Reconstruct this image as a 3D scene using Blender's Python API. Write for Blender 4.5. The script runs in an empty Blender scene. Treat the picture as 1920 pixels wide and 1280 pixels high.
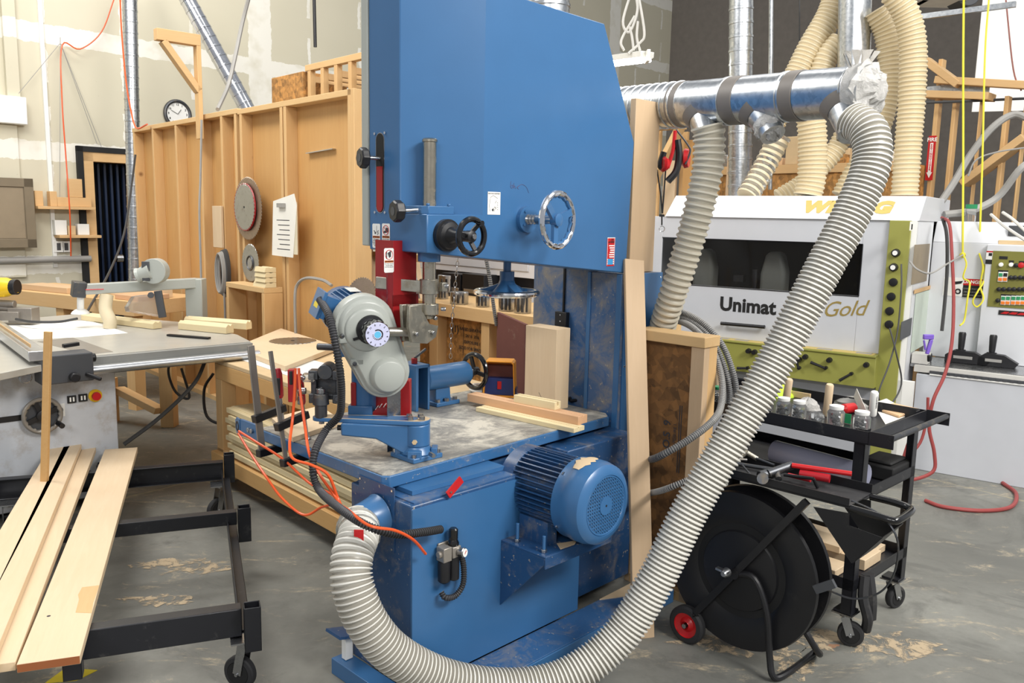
import bpy, bmesh, math, random
from math import sin, cos, pi, radians, sqrt, atan2
from mathutils import Vector, Matrix
random.seed(7)
SC = bpy.context.scene
COL = SC.collection
V = Vector
# ---------------------------------------------------------------- camera model
FP = 1560.; H = 1.65; PT = radians(8.5); RL = radians(1.2)
_F = V((0, cos(PT), -sin(PT))); _R0 = V((1, 0, 0)); _U0 = V((0, sin(PT), cos(PT)))
_R = _R0*cos(RL)+_U0*sin(RL); _U = _U0*cos(RL)-_R0*sin(RL)
def ray(x, y): return _F+_R*((x-960)/FP)-_U*((y-640)/FP)
def pz(x, y, z=0.):
    r = ray(x, y); t = (z-H)/r.z; return V((r.x*t, r.y*t, z))
def D(x, y, d):
    r = ray(x, y); t = d/r.y; return V((r.x*t, d, H+r.z*t))
class Fr:
    def __init__(s, ox, oy, az):
        s.o = V((ox, oy, 0)); A = radians(az); s.rz = pi/2-A
        s.e1 = V((sin(A), cos(A), 0)); s.e2 = V((-cos(A), sin(A), 0))
    def loc(s, P):
        d = V(P)-s.o; return V((d.dot(s.e1), d.dot(s.e2), P[2]))
    def w(s, a, b, z=0): return s.o+s.e1*a+s.e2*b+V((0, 0, z))
    def z(s, x, y, c): return s.loc(pz(x, y, c))
    def a(s, x, y, c): return s._p(x, y, s.e1, c)
    def b(s, x, y, c): return s._p(x, y, s.e2, c)
    def d(s, x, y, Y): return s.loc(D(x, y, Y))
    def _p(s, x, y, e, c):
        r = ray(x, y); t = (c+s.o.dot(e))/r.dot(e); return s.loc(V((r.x*t, r.y*t, H+r.z*t)))
WF = Fr(0, 0, 90)          # world axes
# ---------------------------------------------------------------- mesh builder
def rotTo(d, up=V((0, 0, 1))):
    d = V(d).normalized(); up = V(up)
    if abs(d.dot(up)) > .999: up = V((0, 1, 0))
    x = up.cross(d).normalized(); y = d.cross(x)
    return Matrix((x, y, d)).transposed()
def spline(pts, n=8):
    P = [V(p) for p in pts]
    if len(P) < 3: return P
    out = []
    for i in range(len(P)-1):
        p0 = P[i-1] if i else P[0]*2-P[1]; p1 = P[i]; p2 = P[i+1]; p3 = P[i+2] if i+2 < len(P) else P[-1]*2-P[-2]
        for k in range(n):
            t = k/n
            out.append(.5*((2*p1)+(p2-p0)*t+(2*p0-5*p1+4*p2-p3)*t*t+(3*p1-p0-3*p2+p3)*t**3))
    out.append(P[-1]); return out
def resample(P, step):
    L = [0]
    for i in range(1, len(P)): L.append(L[-1]+(P[i]-P[i-1]).length)
    n = max(2, int(L[-1]/step)); out = []; j = 0
    for k in range(n+1):
        s = L[-1]*k/n
        while j < len(L)-2 and L[j+1] < s: j += 1
        u = (s-L[j])/max(1e-9, L[j+1]-L[j]); out.append(P[j].lerp(P[j+1], min(1, max(0, u))))
    return out
class MB:
    def __init__(s, m=None): s.bm = bmesh.new(); s.ms = []; s.ci = 0; s.X = Matrix(); s.m(m) if m else None
    def m(s, name):
        if name not in s.ms: s.ms.append(name)
        s.ci = s.ms.index(name); return s
    def fr(s, M): s.X = M; return s
    def v(s, p): return s.bm.verts.new(s.X @ V(p))
    def f(s, vs, mi=None):
        try: q = s.bm.faces.new(vs); q.material_index = s.ci if mi is None else mi; return q
        except ValueError: return None
    def box(s, x0, x1, y0, y1, z0, z1):
        v = [s.v((x, y, z)) for x in (x0, x1) for y in (y0, y1) for z in (z0, z1)]
        for i in ((0, 1, 3, 2), (4, 6, 7, 5), (0, 4, 5, 1), (2, 3, 7, 6), (0, 2, 6, 4), (1, 5, 7, 3)): s.f([v[j] for j in i])
        return s
    def cb(s, c, sx, sy, sz, R=None):
        X = s.X; T = Matrix.Translation(V(c))
        if R is not None: T = T @ (R.to_4x4() if len(R) == 3 else R)
        s.X = X @ T; s.box(-sx/2, sx/2, -sy/2, sy/2, -sz/2, sz/2); s.X = X; return s
    def bar(s, p, q, w, h, up=V((0, 0, 1))):
        p = V(p); q = V(q); return s.cb((p+q)/2, w, h, (q-p).length, rotTo(q-p, up))
    def rings(s, R, cap=(1, 1), mi=None):
        rs = [[s.v(p) for p in r] for r in R]; n = len(rs[0])
        for i in range(len(rs)-1):
            k = mi[i] if mi else None
            for j in range(n): s.f((rs[i][j], rs[i][(j+1) % n], rs[i+1][(j+1) % n], rs[i+1][j]), k)
        if cap[0]: s.f(rs[0][::-1], mi[0] if mi else None)
        if cap[1]: s.f(rs[-1], mi[-1] if mi else None)
        return s
    def lathe(s, p, d, prof, n=24, cap=(1, 1), up=V((0, 0, 1)), sq=1.):
        R = rotTo(d, up); p = V(p); rr = []
        for t, r in prof:
            r = max(r, 1e-4)
            rr.append([p+R @ V((r*cos(2*pi*j/n), r*sq*sin(2*pi*j/n), t)) for j in range(n)])
        return s.rings(rr, cap)
    def cyl(s, p, q, r, r2=None, n=20):
        p = V(p); q = V(q); return s.lathe(p, q-p, [(0, r), ((q-p).length, r if r2 is None else r2)], n)
    def tube(s, pts, r, n=8, k=6, sm=True, cap=(1, 1), closed=False):
        P = spline(pts, k) if sm else [V(p) for p in pts]
        return s.sweep(P, [r]*len(P), n, cap)
    def sweep(s, P, rad, n=8, cap=(1, 1), mi=None):
        T = [(P[min(i+1, len(P)-1)]-P[max(i-1, 0)]).normalized() for i in range(len(P))]
        u = rotTo(T[0]) @ V((1, 0, 0)); rr = []
        for i, p in enumerate(P):
            u = (u-T[i]*u.dot(T[i])).normalized(); w = T[i].cross(u)
            rr.append([p+(u*cos(2*pi*j/n)+w*sin(2*pi*j/n))*rad[i] for j in range(n)])
        return s.rings(rr, cap, mi)
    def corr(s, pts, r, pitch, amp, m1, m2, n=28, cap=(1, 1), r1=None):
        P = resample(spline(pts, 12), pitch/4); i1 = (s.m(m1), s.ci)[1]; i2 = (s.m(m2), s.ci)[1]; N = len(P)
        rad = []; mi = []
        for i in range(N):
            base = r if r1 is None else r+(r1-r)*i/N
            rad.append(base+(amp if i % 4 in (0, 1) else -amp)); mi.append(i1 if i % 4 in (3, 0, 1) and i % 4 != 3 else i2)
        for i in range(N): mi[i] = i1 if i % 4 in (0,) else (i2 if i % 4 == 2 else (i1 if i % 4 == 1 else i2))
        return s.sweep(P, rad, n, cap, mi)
    def prism(s, poly, pl, lo, hi):
        def P(u, w, t): return {'xy': (u, w, t), 'xz': (u, t, w), 'yz': (t, u, w)}[pl]
        A = [s.v(P(u, w, lo)) for u, w in poly]; B = [s.v(P(u, w, hi)) for u, w in poly]; n = len(A)
        s.f(A[::-1]); s.f(B)
        for i in range(n): s.f((A[i], A[(i+1) % n], B[(i+1) % n], B[i]))
        return s
    def torus(s, c, ax, R, r, n=32, k=10, wav=0, wn=8):
        M = rotTo(ax); c = V(c); P = []
        vs = []
        for i in range(n):
            a = 2*pi*i/n; ring = []
            for j in range(k):
                b = 2*pi*j/k; rr = r+(wav*cos(wn*a) if cos(b) < 0 else 0)
                ring.append(s.v(c+M @ V(((R+rr*cos(b))*cos(a), (R+rr*cos(b))*sin(a), r*sin(b)))))
            vs.append(ring)
        for i in range(n):
            for j in range(k): s.f((vs[i][j], vs[(i+1) % n][j], vs[(i+1) % n][(j+1) % k], vs[i][(j+1) % k]))
        return s
    def sphere(s, c, r, n=14, sz=1.):
        R = [(-r*sz*cos(pi*i/8), r*sin(pi*i/8)) for i in range(9)]
        return s.lathe(V(c), (0, 0, 1), R, n)
    def text(s, st, size, M, ext=.0006, off=0., shear=0., al='CENTER', sp=1.):
        cu = bpy.data.curves.new('t', 'FONT'); cu.body = st; cu.size = size; cu.extrude = ext; cu.offset = off; cu.shear = shear
        cu.align_x = al; cu.align_y = 'CENTER'; cu.resolution_u = 3; cu.space_character = sp
        o = bpy.data.objects.new('t', cu); COL.objects.link(o)
        dg = bpy.context.evaluated_depsgraph_get(); me = bpy.data.meshes.new_from_object(o.evaluated_get(dg))
        n0 = len(s.bm.verts); nf = len(s.bm.faces); s.bm.from_mesh(me)
        s.bm.verts.ensure_lookup_table(); s.bm.faces.ensure_lookup_table()
        for v in s.bm.verts[n0:]: v.co = s.X @ (M @ v.co)
        for f_ in s.bm.faces[nf:]: f_.material_index = s.ci
        bpy.data.objects.remove(o); bpy.data.curves.remove(cu); bpy.data.meshes.remove(me); return s
    def build(s, name, parent=None, bev=0., seg=2, smooth=True, sharp=35):
        bmesh.ops.recalc_face_normals(s.bm, faces=s.bm.faces[:])
        me = bpy.data.meshes.new(name); s.bm.to_mesh(me); s.bm.free()
        if smooth: me.shade_smooth(); me.set_sharp_from_angle(angle=radians(sharp))
        for n in s.ms: me.materials.append(MAT(n))
        o = bpy.data.objects.new(name, me); COL.objects.link(o)
        if parent is not None: o.parent = parent
        if bev:
            b = o.modifiers.new('bevel', 'BEVEL'); b.width = bev; b.segments = seg; b.limit_method = 'ANGLE'; b.angle_limit = radians(40)
        return o
def XF(o, rx, ry, rz):           # matrix from origin and three axes
    M = Matrix((V(rx), V(ry), V(rz))).transposed().to_4x4(); M.translation = V(o); return M
def tag(o, label, cat, group=None):
    o['label'] = label; o['category'] = cat
    if group: o['group'] = group
    return o
def thing(name, label, cat, fr=None, loc=(0, 0, 0), group=None):
    """Empty at the base of the thing; children are written in the local axes of frame fr moved to loc."""
    o = bpy.data.objects.new(name, None); COL.objects.link(o); o.empty_display_size = .1
    f = fr or WF
    o.location = f.w(*loc) if fr else V(loc); o.rotation_euler = (0, 0, f.rz if fr else 0)
    return tag(o, label, cat, group)
def solo(name, label, cat, mb, fr=None, loc=(0, 0, 0), group=None, bev=0., seg=2):
    """single mesh thing; verts of mb are in the frame's axes relative to loc"""
    o = mb.build(name, None, bev, seg); f = fr or WF
    o.location = f.w(*loc) if fr else V(loc); o.rotation_euler = (0, 0, f.rz if fr else 0)
    return tag(o, label, cat, group)
def struct(name, mb, fr=None, loc=(0, 0, 0), bev=0., kind='structure'):
    o = mb.build(name, None, bev); f = fr or WF
    o.location = f.w(*loc) if fr else V(loc); o.rotation_euler = (0, 0, f.rz if fr else 0); o['kind'] = kind; return o
def setlab(o, l): o['label'] = l; return o
def dup(root, label, group=None, loc=None, rot=None):
    kids = {}
    for o in bpy.data.objects:
        if o.parent: kids.setdefault(o.parent, []).append(o)
    def cp(o, par):
        c = o.copy(); COL.objects.link(c)
        if par is not None: c.parent = par
        for k in kids.get(o, []): cp(k, c)
        return c
    r = cp(root, None)
    if loc is not None: r.location = loc
    if rot is not None: r.rotation_euler = rot
    r['label'] = label
    if group: r['group'] = group
    return r
# ---------------------------------------------------------------- materials
def s2l(c):
    return tuple(((x/255)/12.92 if x/255 <= .04045 else ((x/255+.055)/1.055)**2.4) for x in c)
_MC = {}
class NT:
    def __init__(s, name):
        s.mt = bpy.data.materials.new(name); s.mt.use_nodes = True; s.t = s.mt.node_tree; s.n = s.t.nodes; s.l = s.t.links
        s.b = s.n['Principled BSDF']; s.co = s.n.new('ShaderNodeTexCoord').outputs['Object']
    def map(s, sc=(1, 1, 1), rot=(0, 0, 0), loc=(0, 0, 0), src=None):
        m = s.n.new('ShaderNodeMapping'); m.inputs['Scale'].default_value = sc; m.inputs['Rotation'].default_value = rot; m.inputs['Location'].default_value = loc
        s.l.new(src or s.co, m.inputs['Vector']); return m.outputs[0]
    def noise(s, vec, scale, det=3, rough=.5, dist=0.):
        n = s.n.new('ShaderNodeTexNoise'); n.inputs['Scale'].default_value = scale; n.inputs['Detail'].default_value = det
        n.inputs['Roughness'].default_value = rough; n.inputs['Distortion'].default_value = dist; s.l.new(vec, n.inputs['Vector']); return n.outputs['Fac']
    def ramp(s, fac, stops):
        r = s.n.new('ShaderNodeValToRGB'); e = r.color_ramp.elements
        while len(e) < len(stops): e.new(.5)
        for i, (p, c) in enumerate(stops):
            e[i].position = p; e[i].color = (*c, 1) if len(c) == 3 else c
        s.l.new(fac, r.inputs[0]); return r.outputs[0]
    def step(s, fac, a, b): return s.ramp(fac, [(a, (0, 0, 0)), (b, (1, 1, 1))])
    def mix(s, f, a, b, mode='MIX'):
        m = s.n.new('ShaderNodeMix'); m.data_type = 'RGBA'; m.blend_type = mode
        for k, v in ((0, f), (6, a), (7, b)):
            if isinstance(v, (int, float)): m.inputs[k].default_value = v
            elif isinstance(v, tuple): m.inputs[k].default_value = (*v, 1)
            else: s.l.new(v, m.inputs[k])
        return m.outputs[2]
    def math(s, op, a, b=0., c=0.):
        m = s.n.new('ShaderNodeMath'); m.operation = op
        for i, v in enumerate((a, b, c)):
            if isinstance(v, (int, float)): m.inputs[i].default_value = v
            else: s.l.new(v, m.inputs[i])
        return m.outputs[0]
    def xyz(s, src=None):
        x = s.n.new('ShaderNodeSeparateXYZ'); s.l.new(src or s.co, x.inputs[0]); return x.outputs
    def col(s, c): 
        if isinstance(c, tuple): s.b.inputs['Base Color'].default_value = (*c, 1)
        else: s.l.new(c, s.b.inputs['Base Color'])
    def rough(s, r):
        if isinstance(r, (int, float)): s.b.inputs['Roughness'].default_value = r
        else: s.l.new(r, s.b.inputs['Roughness'])
    def bump(s, h, st=.3, d=.002):
        b = s.n.new('ShaderNodeBump'); b.inputs['Strength'].default_value = st; b.inputs['Distance'].default_value = d
        s.l.new(h, b.inputs['Height']); s.l.new(b.outputs[0], s.b.inputs['Normal'])
def paint(c, rough=.4, metal=0., dust=0., dc=(190, 178, 155), dsc=6., spec=.5, coat=0., var=.06, bump=0.):
    def g(k):
        c0 = s2l(c); k.b.inputs['Metallic'].default_value = metal; k.b.inputs['Specular IOR Level'].default_value = spec
        if coat: k.b.inputs['Coat Weight'].default_value = coat; k.b.inputs['Coat Roughness'].default_value = .15
        nz = k.noise(k.co, 9., 4)
        a = k.mix(nz, tuple(x*(1-var*2) for x in c0), tuple(min(1, x*(1+var*2)) for x in c0))
        if dust:
            d = k.step(k.noise(k.co, dsc, 8, .7), .62-dust*.25, .82-dust*.1)
            a = k.mix(k.math('MULTIPLY', d, min(1, .35+dust)), a, s2l(dc))
        k.col(a); k.rough(rough)
        if bump: k.bump(k.noise(k.co, 220, 2), bump, .001)
    return g
def wood(c1, c2, ax='x', sc=1., rough=.6, knots=0., dark=None):
    def g(k):
        S = {'x': (1.2, 14, 14), 'y': (14, 1.2, 14), 'z': (14, 14, 1.2)}[ax]
        m = k.map(tuple(q*sc for q in S)); n1 = k.noise(m, 3., 6, .6, 1.2)
        m2 = k.map(tuple(q*sc*5 for q in S)); n2 = k.noise(m2, 4., 3, .6)
        a = k.mix(n1, s2l(c1), s2l(c2)); a = k.mix(k.math('MULTIPLY', n2, .35), a, tuple(q*.72 for q in s2l(c1)))
        big = k.noise(k.co, 2.2, 2); a = k.mix(k.math('MULTIPLY', k.step(big, .45, .7), .3), a, s2l(c2))
        if knots:
            v = k.n.new('ShaderNodeTexVoronoi'); v.inputs['Scale'].default_value = 2.3
            k.l.new(k.map((1, 1, 1) if ax != 'x' else (.6, 1.6, 1.6)), v.inputs['Vector'])
            kn = k.ramp(v.outputs['Distance'], [(.02, (1, 1, 1)), (.06+knots*.02, (0, 0, 0))])
            a = k.mix(k.math('MULTIPLY', kn, .8), a, s2l(dark or (110, 66, 30)))
        k.col(a); k.rough(rough); k.bump(n2, .15, .001)
    return g
def osb(c=(176, 128, 70), mark=False):
    def g(k):
        v = k.n.new('ShaderNodeTexVoronoi'); v.inputs['Scale'].default_value = 1.; v.inputs['Randomness'].default_value = 1
        k.l.new(k.map((18, 42, 30), (.3, .5, .4)), v.inputs['Vector'])
        v2 = k.n.new('ShaderNodeTexVoronoi'); k.l.new(k.map((45, 16, 24), (.2, .9, .7)), v2.inputs['Vector']); v2.inputs['Scale'].default_value = 1.
        a = k.ramp(v.outputs['Color'], [(0, s2l(tuple(x*.62 for x in c))), (.5, s2l(c)), (1, s2l(tuple(min(255, x*1.25) for x in c)))])
        b = k.ramp(v2.outputs['Color'], [(0, s2l(tuple(x*.55 for x in c))), (.6, s2l(c)), (1, s2l(tuple(min(255, x*1.3) for x in c)))])
        k.col(k.mix(.5, a, b)); k.rough(.7); k.bump(v.outputs['Distance'], .3, .002)
    return g
def metal(c=(190, 192, 195), rough=.25, dirt=0., br=0.):
    def g(k):
        k.b.inputs['Metallic'].default_value = 1.; a = s2l(c)
        n = k.noise(k.co, 14., 6, .65)
        a2 = k.mix(n, tuple(x*.8 for x in a), tuple(min(1, x*1.15) for x in a))
        if dirt:
            d = k.step(k.noise(k.map((1, 1, 1), loc=(3, 1, 2)), 22., 8, .7), .58-dirt*.2, .72-dirt*.1)
            a2 = k.mix(k.math('MULTIPLY', d, .75), a2, s2l((120, 108, 88)))
            k.l.new(k.math('SUBTRACT', 1., k.math('MULTIPLY', d, .6)), k.b.inputs['Metallic'])
        k.col(a2); k.rough(k.math('ADD', k.math('MULTIPLY', n, .2), rough-.1))
    return g
def galv(spiral=0.):
    def g(k):
        k.b.inputs['Metallic'].default_value = 1.
        v = k.n.new('ShaderNodeTexVoronoi'); v.inputs['Scale'].default_value = 60; k.l.new(k.co, v.inputs['Vector'])
        k.col(k.ramp(v.outputs['Color'], [(0, s2l((165, 170, 176))), (1, s2l((205, 208, 210)))]))
        k.rough(k.math('ADD', k.math('MULTIPLY', k.noise(k.co, 8, 4), .22), .2))
    return g
def plastic(c, rough=.35, trans=0., alpha=1., ior=1.45):
    def g(k):
        k.col(s2l(c)); k.rough(rough); k.b.inputs['Transmission Weight'].default_value = trans; k.b.inputs['Alpha'].default_value = alpha; k.b.inputs['IOR'].default_value = ior
    return g
def emit(c, st):
    def g(k): k.b.inputs['Emission Color'].default_value = (*s2l(c), 1); k.b.inputs['Emission Strength'].default_value = st; k.col(s2l(c))
    return g
def floor_mat(k):
    n1 = k.noise(k.co, .9, 5, .6, .4); n2 = k.noise(k.co, 6., 8, .7); n3 = k.noise(k.co, 45., 4)
    a = k.ramp(n1, [(.3, s2l((98, 98, 93))), (.5, s2l((118, 118, 112))), (.7, s2l((146, 146, 139)))])
    a = k.mix(k.math('MULTIPLY', k.step(n2, .35, .65), .4), a, s2l((105, 104, 98)))
    a = k.mix(k.math('MULTIPLY', n3, .2), a, s2l((90, 90, 85)))
    # old pale patches and dark traffic stains
    st = k.step(k.noise(k.map((1, 1, 1), loc=(5, 3, 0)), 1.3, 8, .72, 1.5), .52, .62)
    a = k.mix(k.math('MULTIPLY', st, .55), a, s2l((84, 84, 80)))
    # sawdust streaks: long thin
    d1 = k.step(k.noise(k.map((1.6, 3.6, 1), (0, 0, .5)), 1.5, 10, .8, .9), .55, .63)
    fine = k.step(k.noise(k.co, 30, 6, .7), .35, .62)
    a = k.mix(k.math('MULTIPLY', k.math('MULTIPLY', d1, fine), .75), a, s2l((196, 180, 150)))
    # cracks
    v = k.n.new('ShaderNodeTexVoronoi'); v.feature = 'DISTANCE_TO_EDGE'; v.inputs['Scale'].default_value = .3
    wob = k.n.new('ShaderNodeVectorMath'); wob.operation = 'ADD'; nn = k.n.new('ShaderNodeTexNoise'); nn.inputs['Scale'].default_value = 5.; nn.inputs['Detail'].default_value = 5
    k.l.new(k.co, nn.inputs['Vector']); sc = k.n.new('ShaderNodeVectorMath'); sc.operation = 'SCALE'; sc.inputs['Scale'].default_value = .14
    k.l.new(nn.outputs['Color'], sc.inputs[0]); k.l.new(k.co, wob.inputs[0]); k.l.new(sc.outputs[0], wob.inputs[1]); k.l.new(wob.outputs[0], v.inputs['Vector'])
    cr = k.ramp(v.outputs['Distance'], [(.001, (1, 1, 1)), (.003, (0, 0, 0))])
    a = k.mix(k.math('MULTIPLY', cr, .55), a, s2l((178, 166, 130)))
    # orange chalk
    oc = k.step(k.noise(k.map((1, 1, 1), loc=(9, 9, 0)), 2.6, 4, .6, 2.), .715, .73)
    a = k.mix(k.math('MULTIPLY', oc, .5), a, s2l((190, 120, 70)))
    k.col(a); k.rough(k.math('ADD', k.math('MULTIPLY', n2, .35), .38)); k.bump(n2, .12, .002)
def drywall(k):
    x, y, z = k.xyz()
    n = k.noise(k.co, 1.2, 4); nf = k.noise(k.co, 7., 5, .6)
    a = k.mix(n, s2l((196, 190, 168)), s2l((208, 202, 182)))
    j = k.math('MULTIPLY', k.math('SUBTRACT', nf, .5), .09)
    def band(src, per, off, w):
        m = k.math('ABSOLUTE', k.math('SUBTRACT', k.math('MODULO', k.math('ADD', k.math('ADD', src, j), 100*per-off), per), per/2))
        return k.math('LESS_THAN', k.math('SUBTRACT', per/2, m), w)
    hb = band(z, 1.22, DW_Z0, .1)
    vs = k.math('MULTIPLY', band(x, .81, .2, .022), k.math('LESS_THAN', k.math('ABSOLUTE', k.math('SUBTRACT', k.math('MODULO', k.math('ADD', z, 122-DW_Z0+.61), 1.22), .61)), .5))
    ds = k.math('LESS_THAN', k.math('MODULO', k.math('ADD', z, 50.1), .61), .36)
    vs = k.math('MULTIPLY', vs, ds)
    vb = band(x, 3.66, 1.1, .16)
    m = k.math('MINIMUM', 1., k.math('ADD', k.math('ADD', hb, vs), vb)); soft = k.math('MULTIPLY', m, k.step(k.noise(k.co, 3.5, 3), .2, .5))
    a = k.mix(k.math('MULTIPLY', soft, .8), a, s2l((236, 234, 226)))
    sp = k.ramp(k.noise(k.co, 40, 2), [(.74, (0, 0, 0)), (.76, (1, 1, 1))])
    a = k.mix(k.math('MULTIPLY', sp, .25), a, s2l((120, 110, 95)))
    k.col(a); k.rough(.85)
def table_mat(k):
    n = k.noise(k.co, 5., 9, .72, .6); n2 = k.noise(k.map((1.5, 4, 1), (0, 0, .6)), 4., 6, .7)
    a = k.ramp(n, [(.33, s2l((104, 104, 104))), (.48, s2l((146, 144, 138))), (.6, s2l((206, 201, 188)))])
    a = k.mix(k.math('MULTIPLY', k.step(n2, .5, .7), .5), a, s2l((205, 200, 188)))
    k.b.inputs['Metallic'].default_value = .25; k.col(a); k.rough(.5)
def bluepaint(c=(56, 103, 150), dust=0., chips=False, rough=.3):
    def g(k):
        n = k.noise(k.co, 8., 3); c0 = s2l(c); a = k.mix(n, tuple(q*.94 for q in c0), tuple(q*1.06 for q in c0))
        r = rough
        if dust:
            d = k.step(k.noise(k.co, 7., 10, .75, .5), .56-.12*dust, .82-.15*dust)
            a = k.mix(k.math('MULTIPLY', d, .75), a, s2l((150, 140, 120)))
            fl = k.step(k.noise(k.co, 60., 3, .6), .66, .7); a = k.mix(k.math('MULTIPLY', fl, .7), a, s2l((185, 172, 145)))
            r = k.math('ADD', k.math('MULTIPLY', d, .35), rough)
        if chips:
            ch = k.step(k.noise(k.map((4, 4, 14)), 2.2, 8, .7, 1.), .655, .665); a = k.mix(ch, a, s2l((96, 62, 50)))
        k.col(a); k.rough(r); k.b.inputs['Specular IOR Level'].default_value = .6
        k.bump(k.noise(k.co, 260, 2), .12, .0006)
    return g
def duct_wrap(k):
    k.col(s2l((240, 238, 234))); k.rough(.2); k.b.inputs['Transmission Weight'].default_value = .35; k.b.inputs['IOR'].default_value = 1.2
    k.bump(k.noise(k.co, 30, 6, .7, 2.), .9, .012)
DW_Z0 = .3
def sawfloor(k):
    x, y, z = k.xyz(); k.col(s2l((196, 176, 146))); k.rough(.95)
    f = k.step(k.noise(k.co, 14., 8, .75, .6), .47, .56)
    k.l.new(k.math('MULTIPLY', f, .85), k.b.inputs['Alpha'])
DEFS = {
 'sawfloor': sawfloor,
 'floor': floor_mat, 'drywall': drywall, 'tabletop': table_mat,
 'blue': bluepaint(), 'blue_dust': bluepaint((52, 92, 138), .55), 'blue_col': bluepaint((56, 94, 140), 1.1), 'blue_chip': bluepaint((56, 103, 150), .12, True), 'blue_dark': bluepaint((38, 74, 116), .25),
 'red': paint((150, 24, 28), .4, dust=.15), 'redbright': paint((190, 30, 34), .35), 'redtool': paint((170, 30, 40), .35),
 'black': paint((24, 24, 27), .42, dust=.06, dc=(90, 86, 80)), 'blackgloss': paint((14, 14, 16), .16, coat=.4), 'blackmat': paint((22, 22, 23), .75), 'rubber': paint((40, 40, 42), .7, dust=.15, dc=(120, 115, 105)),
 'cartblack': paint((30, 31, 36), .38, dust=.12, dc=(110, 108, 105), dsc=14), 'darkgrey': paint((70, 72, 76), .5), 'cond': paint((58, 58, 62), .5, dust=.1),
 'greycover': paint((168, 172, 166), .32, var=.03, bump=.1), 'machine': paint((214, 216, 220), .35, var=.015), 'machine2': paint((196, 199, 205), .42, var=.02), 'mgrey': paint((165, 168, 175), .5, var=.02),
 'olive': paint((148, 148, 74), .45, var=.03), 'olivedark': paint((120, 118, 52), .5), 'white': paint((236, 236, 232), .5, var=.01), 'paper': paint((232, 230, 222), .8, var=.02), 'paperold': paint((214, 205, 180), .8),
 'chrome': metal((225, 226, 230), .1), 'steel': metal((175, 176, 178), .28), 'steeldirty': metal((176, 172, 160), .35, .55), 'blade': metal((176, 176, 172), .32, .25), 'bladerust': metal((170, 150, 132), .45, .6), 'alu': metal((205, 207, 210), .35), 'post': metal((190, 182, 165), .22, .3),
 'iron': metal((96, 98, 102), .45, .2), 'galv': galv(), 'tape': paint((118, 112, 106), .5), 'foil': metal((215, 217, 222), .16),
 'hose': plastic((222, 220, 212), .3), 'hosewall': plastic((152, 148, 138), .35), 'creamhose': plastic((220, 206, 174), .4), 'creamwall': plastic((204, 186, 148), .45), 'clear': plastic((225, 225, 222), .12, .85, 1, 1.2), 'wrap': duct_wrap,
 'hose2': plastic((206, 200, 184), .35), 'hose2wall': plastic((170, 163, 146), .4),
 'glass': plastic((30, 28, 24), .05, 0., .3, 1.45), 'glassjar': plastic((238, 240, 240), .06, .9, 1, 1.25),
 'orange': paint((226, 88, 36), .35, var=.02), 'orangebin': paint((226, 150, 40), .4), 'orangelab': paint((230, 120, 30), .6), 'yellow': paint((222, 200, 50), .5), 'yellowtool': paint((232, 190, 30), .4), 'purple': paint((120, 92, 190), .4), 'green': paint((40, 140, 90), .5), 'hivis': paint((196, 226, 60), .7), 'bluelab': paint((60, 150, 205), .5), 'bluebin': paint((30, 50, 110), .5),
 'dustfilm': paint((196, 208, 194), .35), 'film': plastic((150, 152, 172), .25), 'dial': paint((206, 208, 236), .4), 'cyan': emit((90, 190, 235), .0) if False else paint((100, 190, 232), .4),
 'stud': wood((220, 184, 132), (206, 162, 106), 'z', 1., knots=.5), 'studh': wood((224, 190, 140), (208, 168, 112), 'y', 1., knots=.4), 'ply': wood((212, 168, 108), (194, 144, 84), 'z', .5, knots=.15), 'studx': wood((222, 186, 136), (206, 164, 110), 'x', 1., knots=.4),
 'maple': wood((232, 210, 178), (218, 190, 152), 'x', .8), 'maplez': wood((226, 204, 172), (208, 180, 144), 'z', .7), 'mapley': wood((232, 210, 178), (218, 190, 152), 'y', .8), 'beech': wood((220, 178, 140), (206, 160, 120), 'x', 1.), 'pale': wood((232, 216, 176), (222, 202, 156), 'x', 1.),
 'paley': wood((232, 216, 176), (222, 202, 156), 'y', 1.), 'alder': wood((216, 186, 150), (202, 168, 128), 'x', .6), 'alderz': wood((210, 182, 148), (196, 166, 130), 'z', .6), 'endgrain': paint((150, 88, 48), .7), 'pine': wood((216, 176, 118), (200, 152, 92), 'y', 1., knots=.5),
 'osb': osb(), 'osbdark': osb((128, 90, 50)), 'mdf': paint((204, 178, 138), .7), 'sandbrown': paint((104, 62, 56), .85, dust=.15),
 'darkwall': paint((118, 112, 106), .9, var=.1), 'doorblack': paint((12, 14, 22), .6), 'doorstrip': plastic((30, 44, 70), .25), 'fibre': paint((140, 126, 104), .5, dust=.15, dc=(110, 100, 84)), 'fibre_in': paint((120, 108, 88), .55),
 'lamp': emit((255, 250, 235), 14.), 'lampbody': paint((230, 230, 224), .4), 'cable': paint((60, 60, 60), .6), 'cablegrey': paint((150, 148, 144), .5), 'cablewhite': paint((206, 204, 198), .5), 'cablebrown': paint((150, 96, 90), .5), 'airred': paint((150, 64, 62), .5), 'yellowcord': paint((224, 214, 60), .5),
 'tswhite': paint((196, 200, 206), .45, dust=.5, dc=(150, 132, 108), dsc=5), 'tstop': paint((188, 186, 178), .35, metal=.3, dust=.3, dsc=3), 'tsgrey': paint((146, 146, 142), .5, dust=.2), 'cast': paint((150, 144, 136), .4, metal=.5, dust=.2), 'ink': paint((60, 60, 64), .7), 'marker': paint((90, 70, 100), .7), 'gold': paint((196, 172, 92), .45), 'golddark': paint((150, 130, 70), .45), 'sawdust': paint((206, 182, 148), .95, bump=.6), 'skin': paint((216, 180, 140), .8),
}
def MAT(n):
    if n not in _MC:
        k = NT(n); DEFS[n](k); _MC[n] = k.mt
    return _MC[n]
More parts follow.
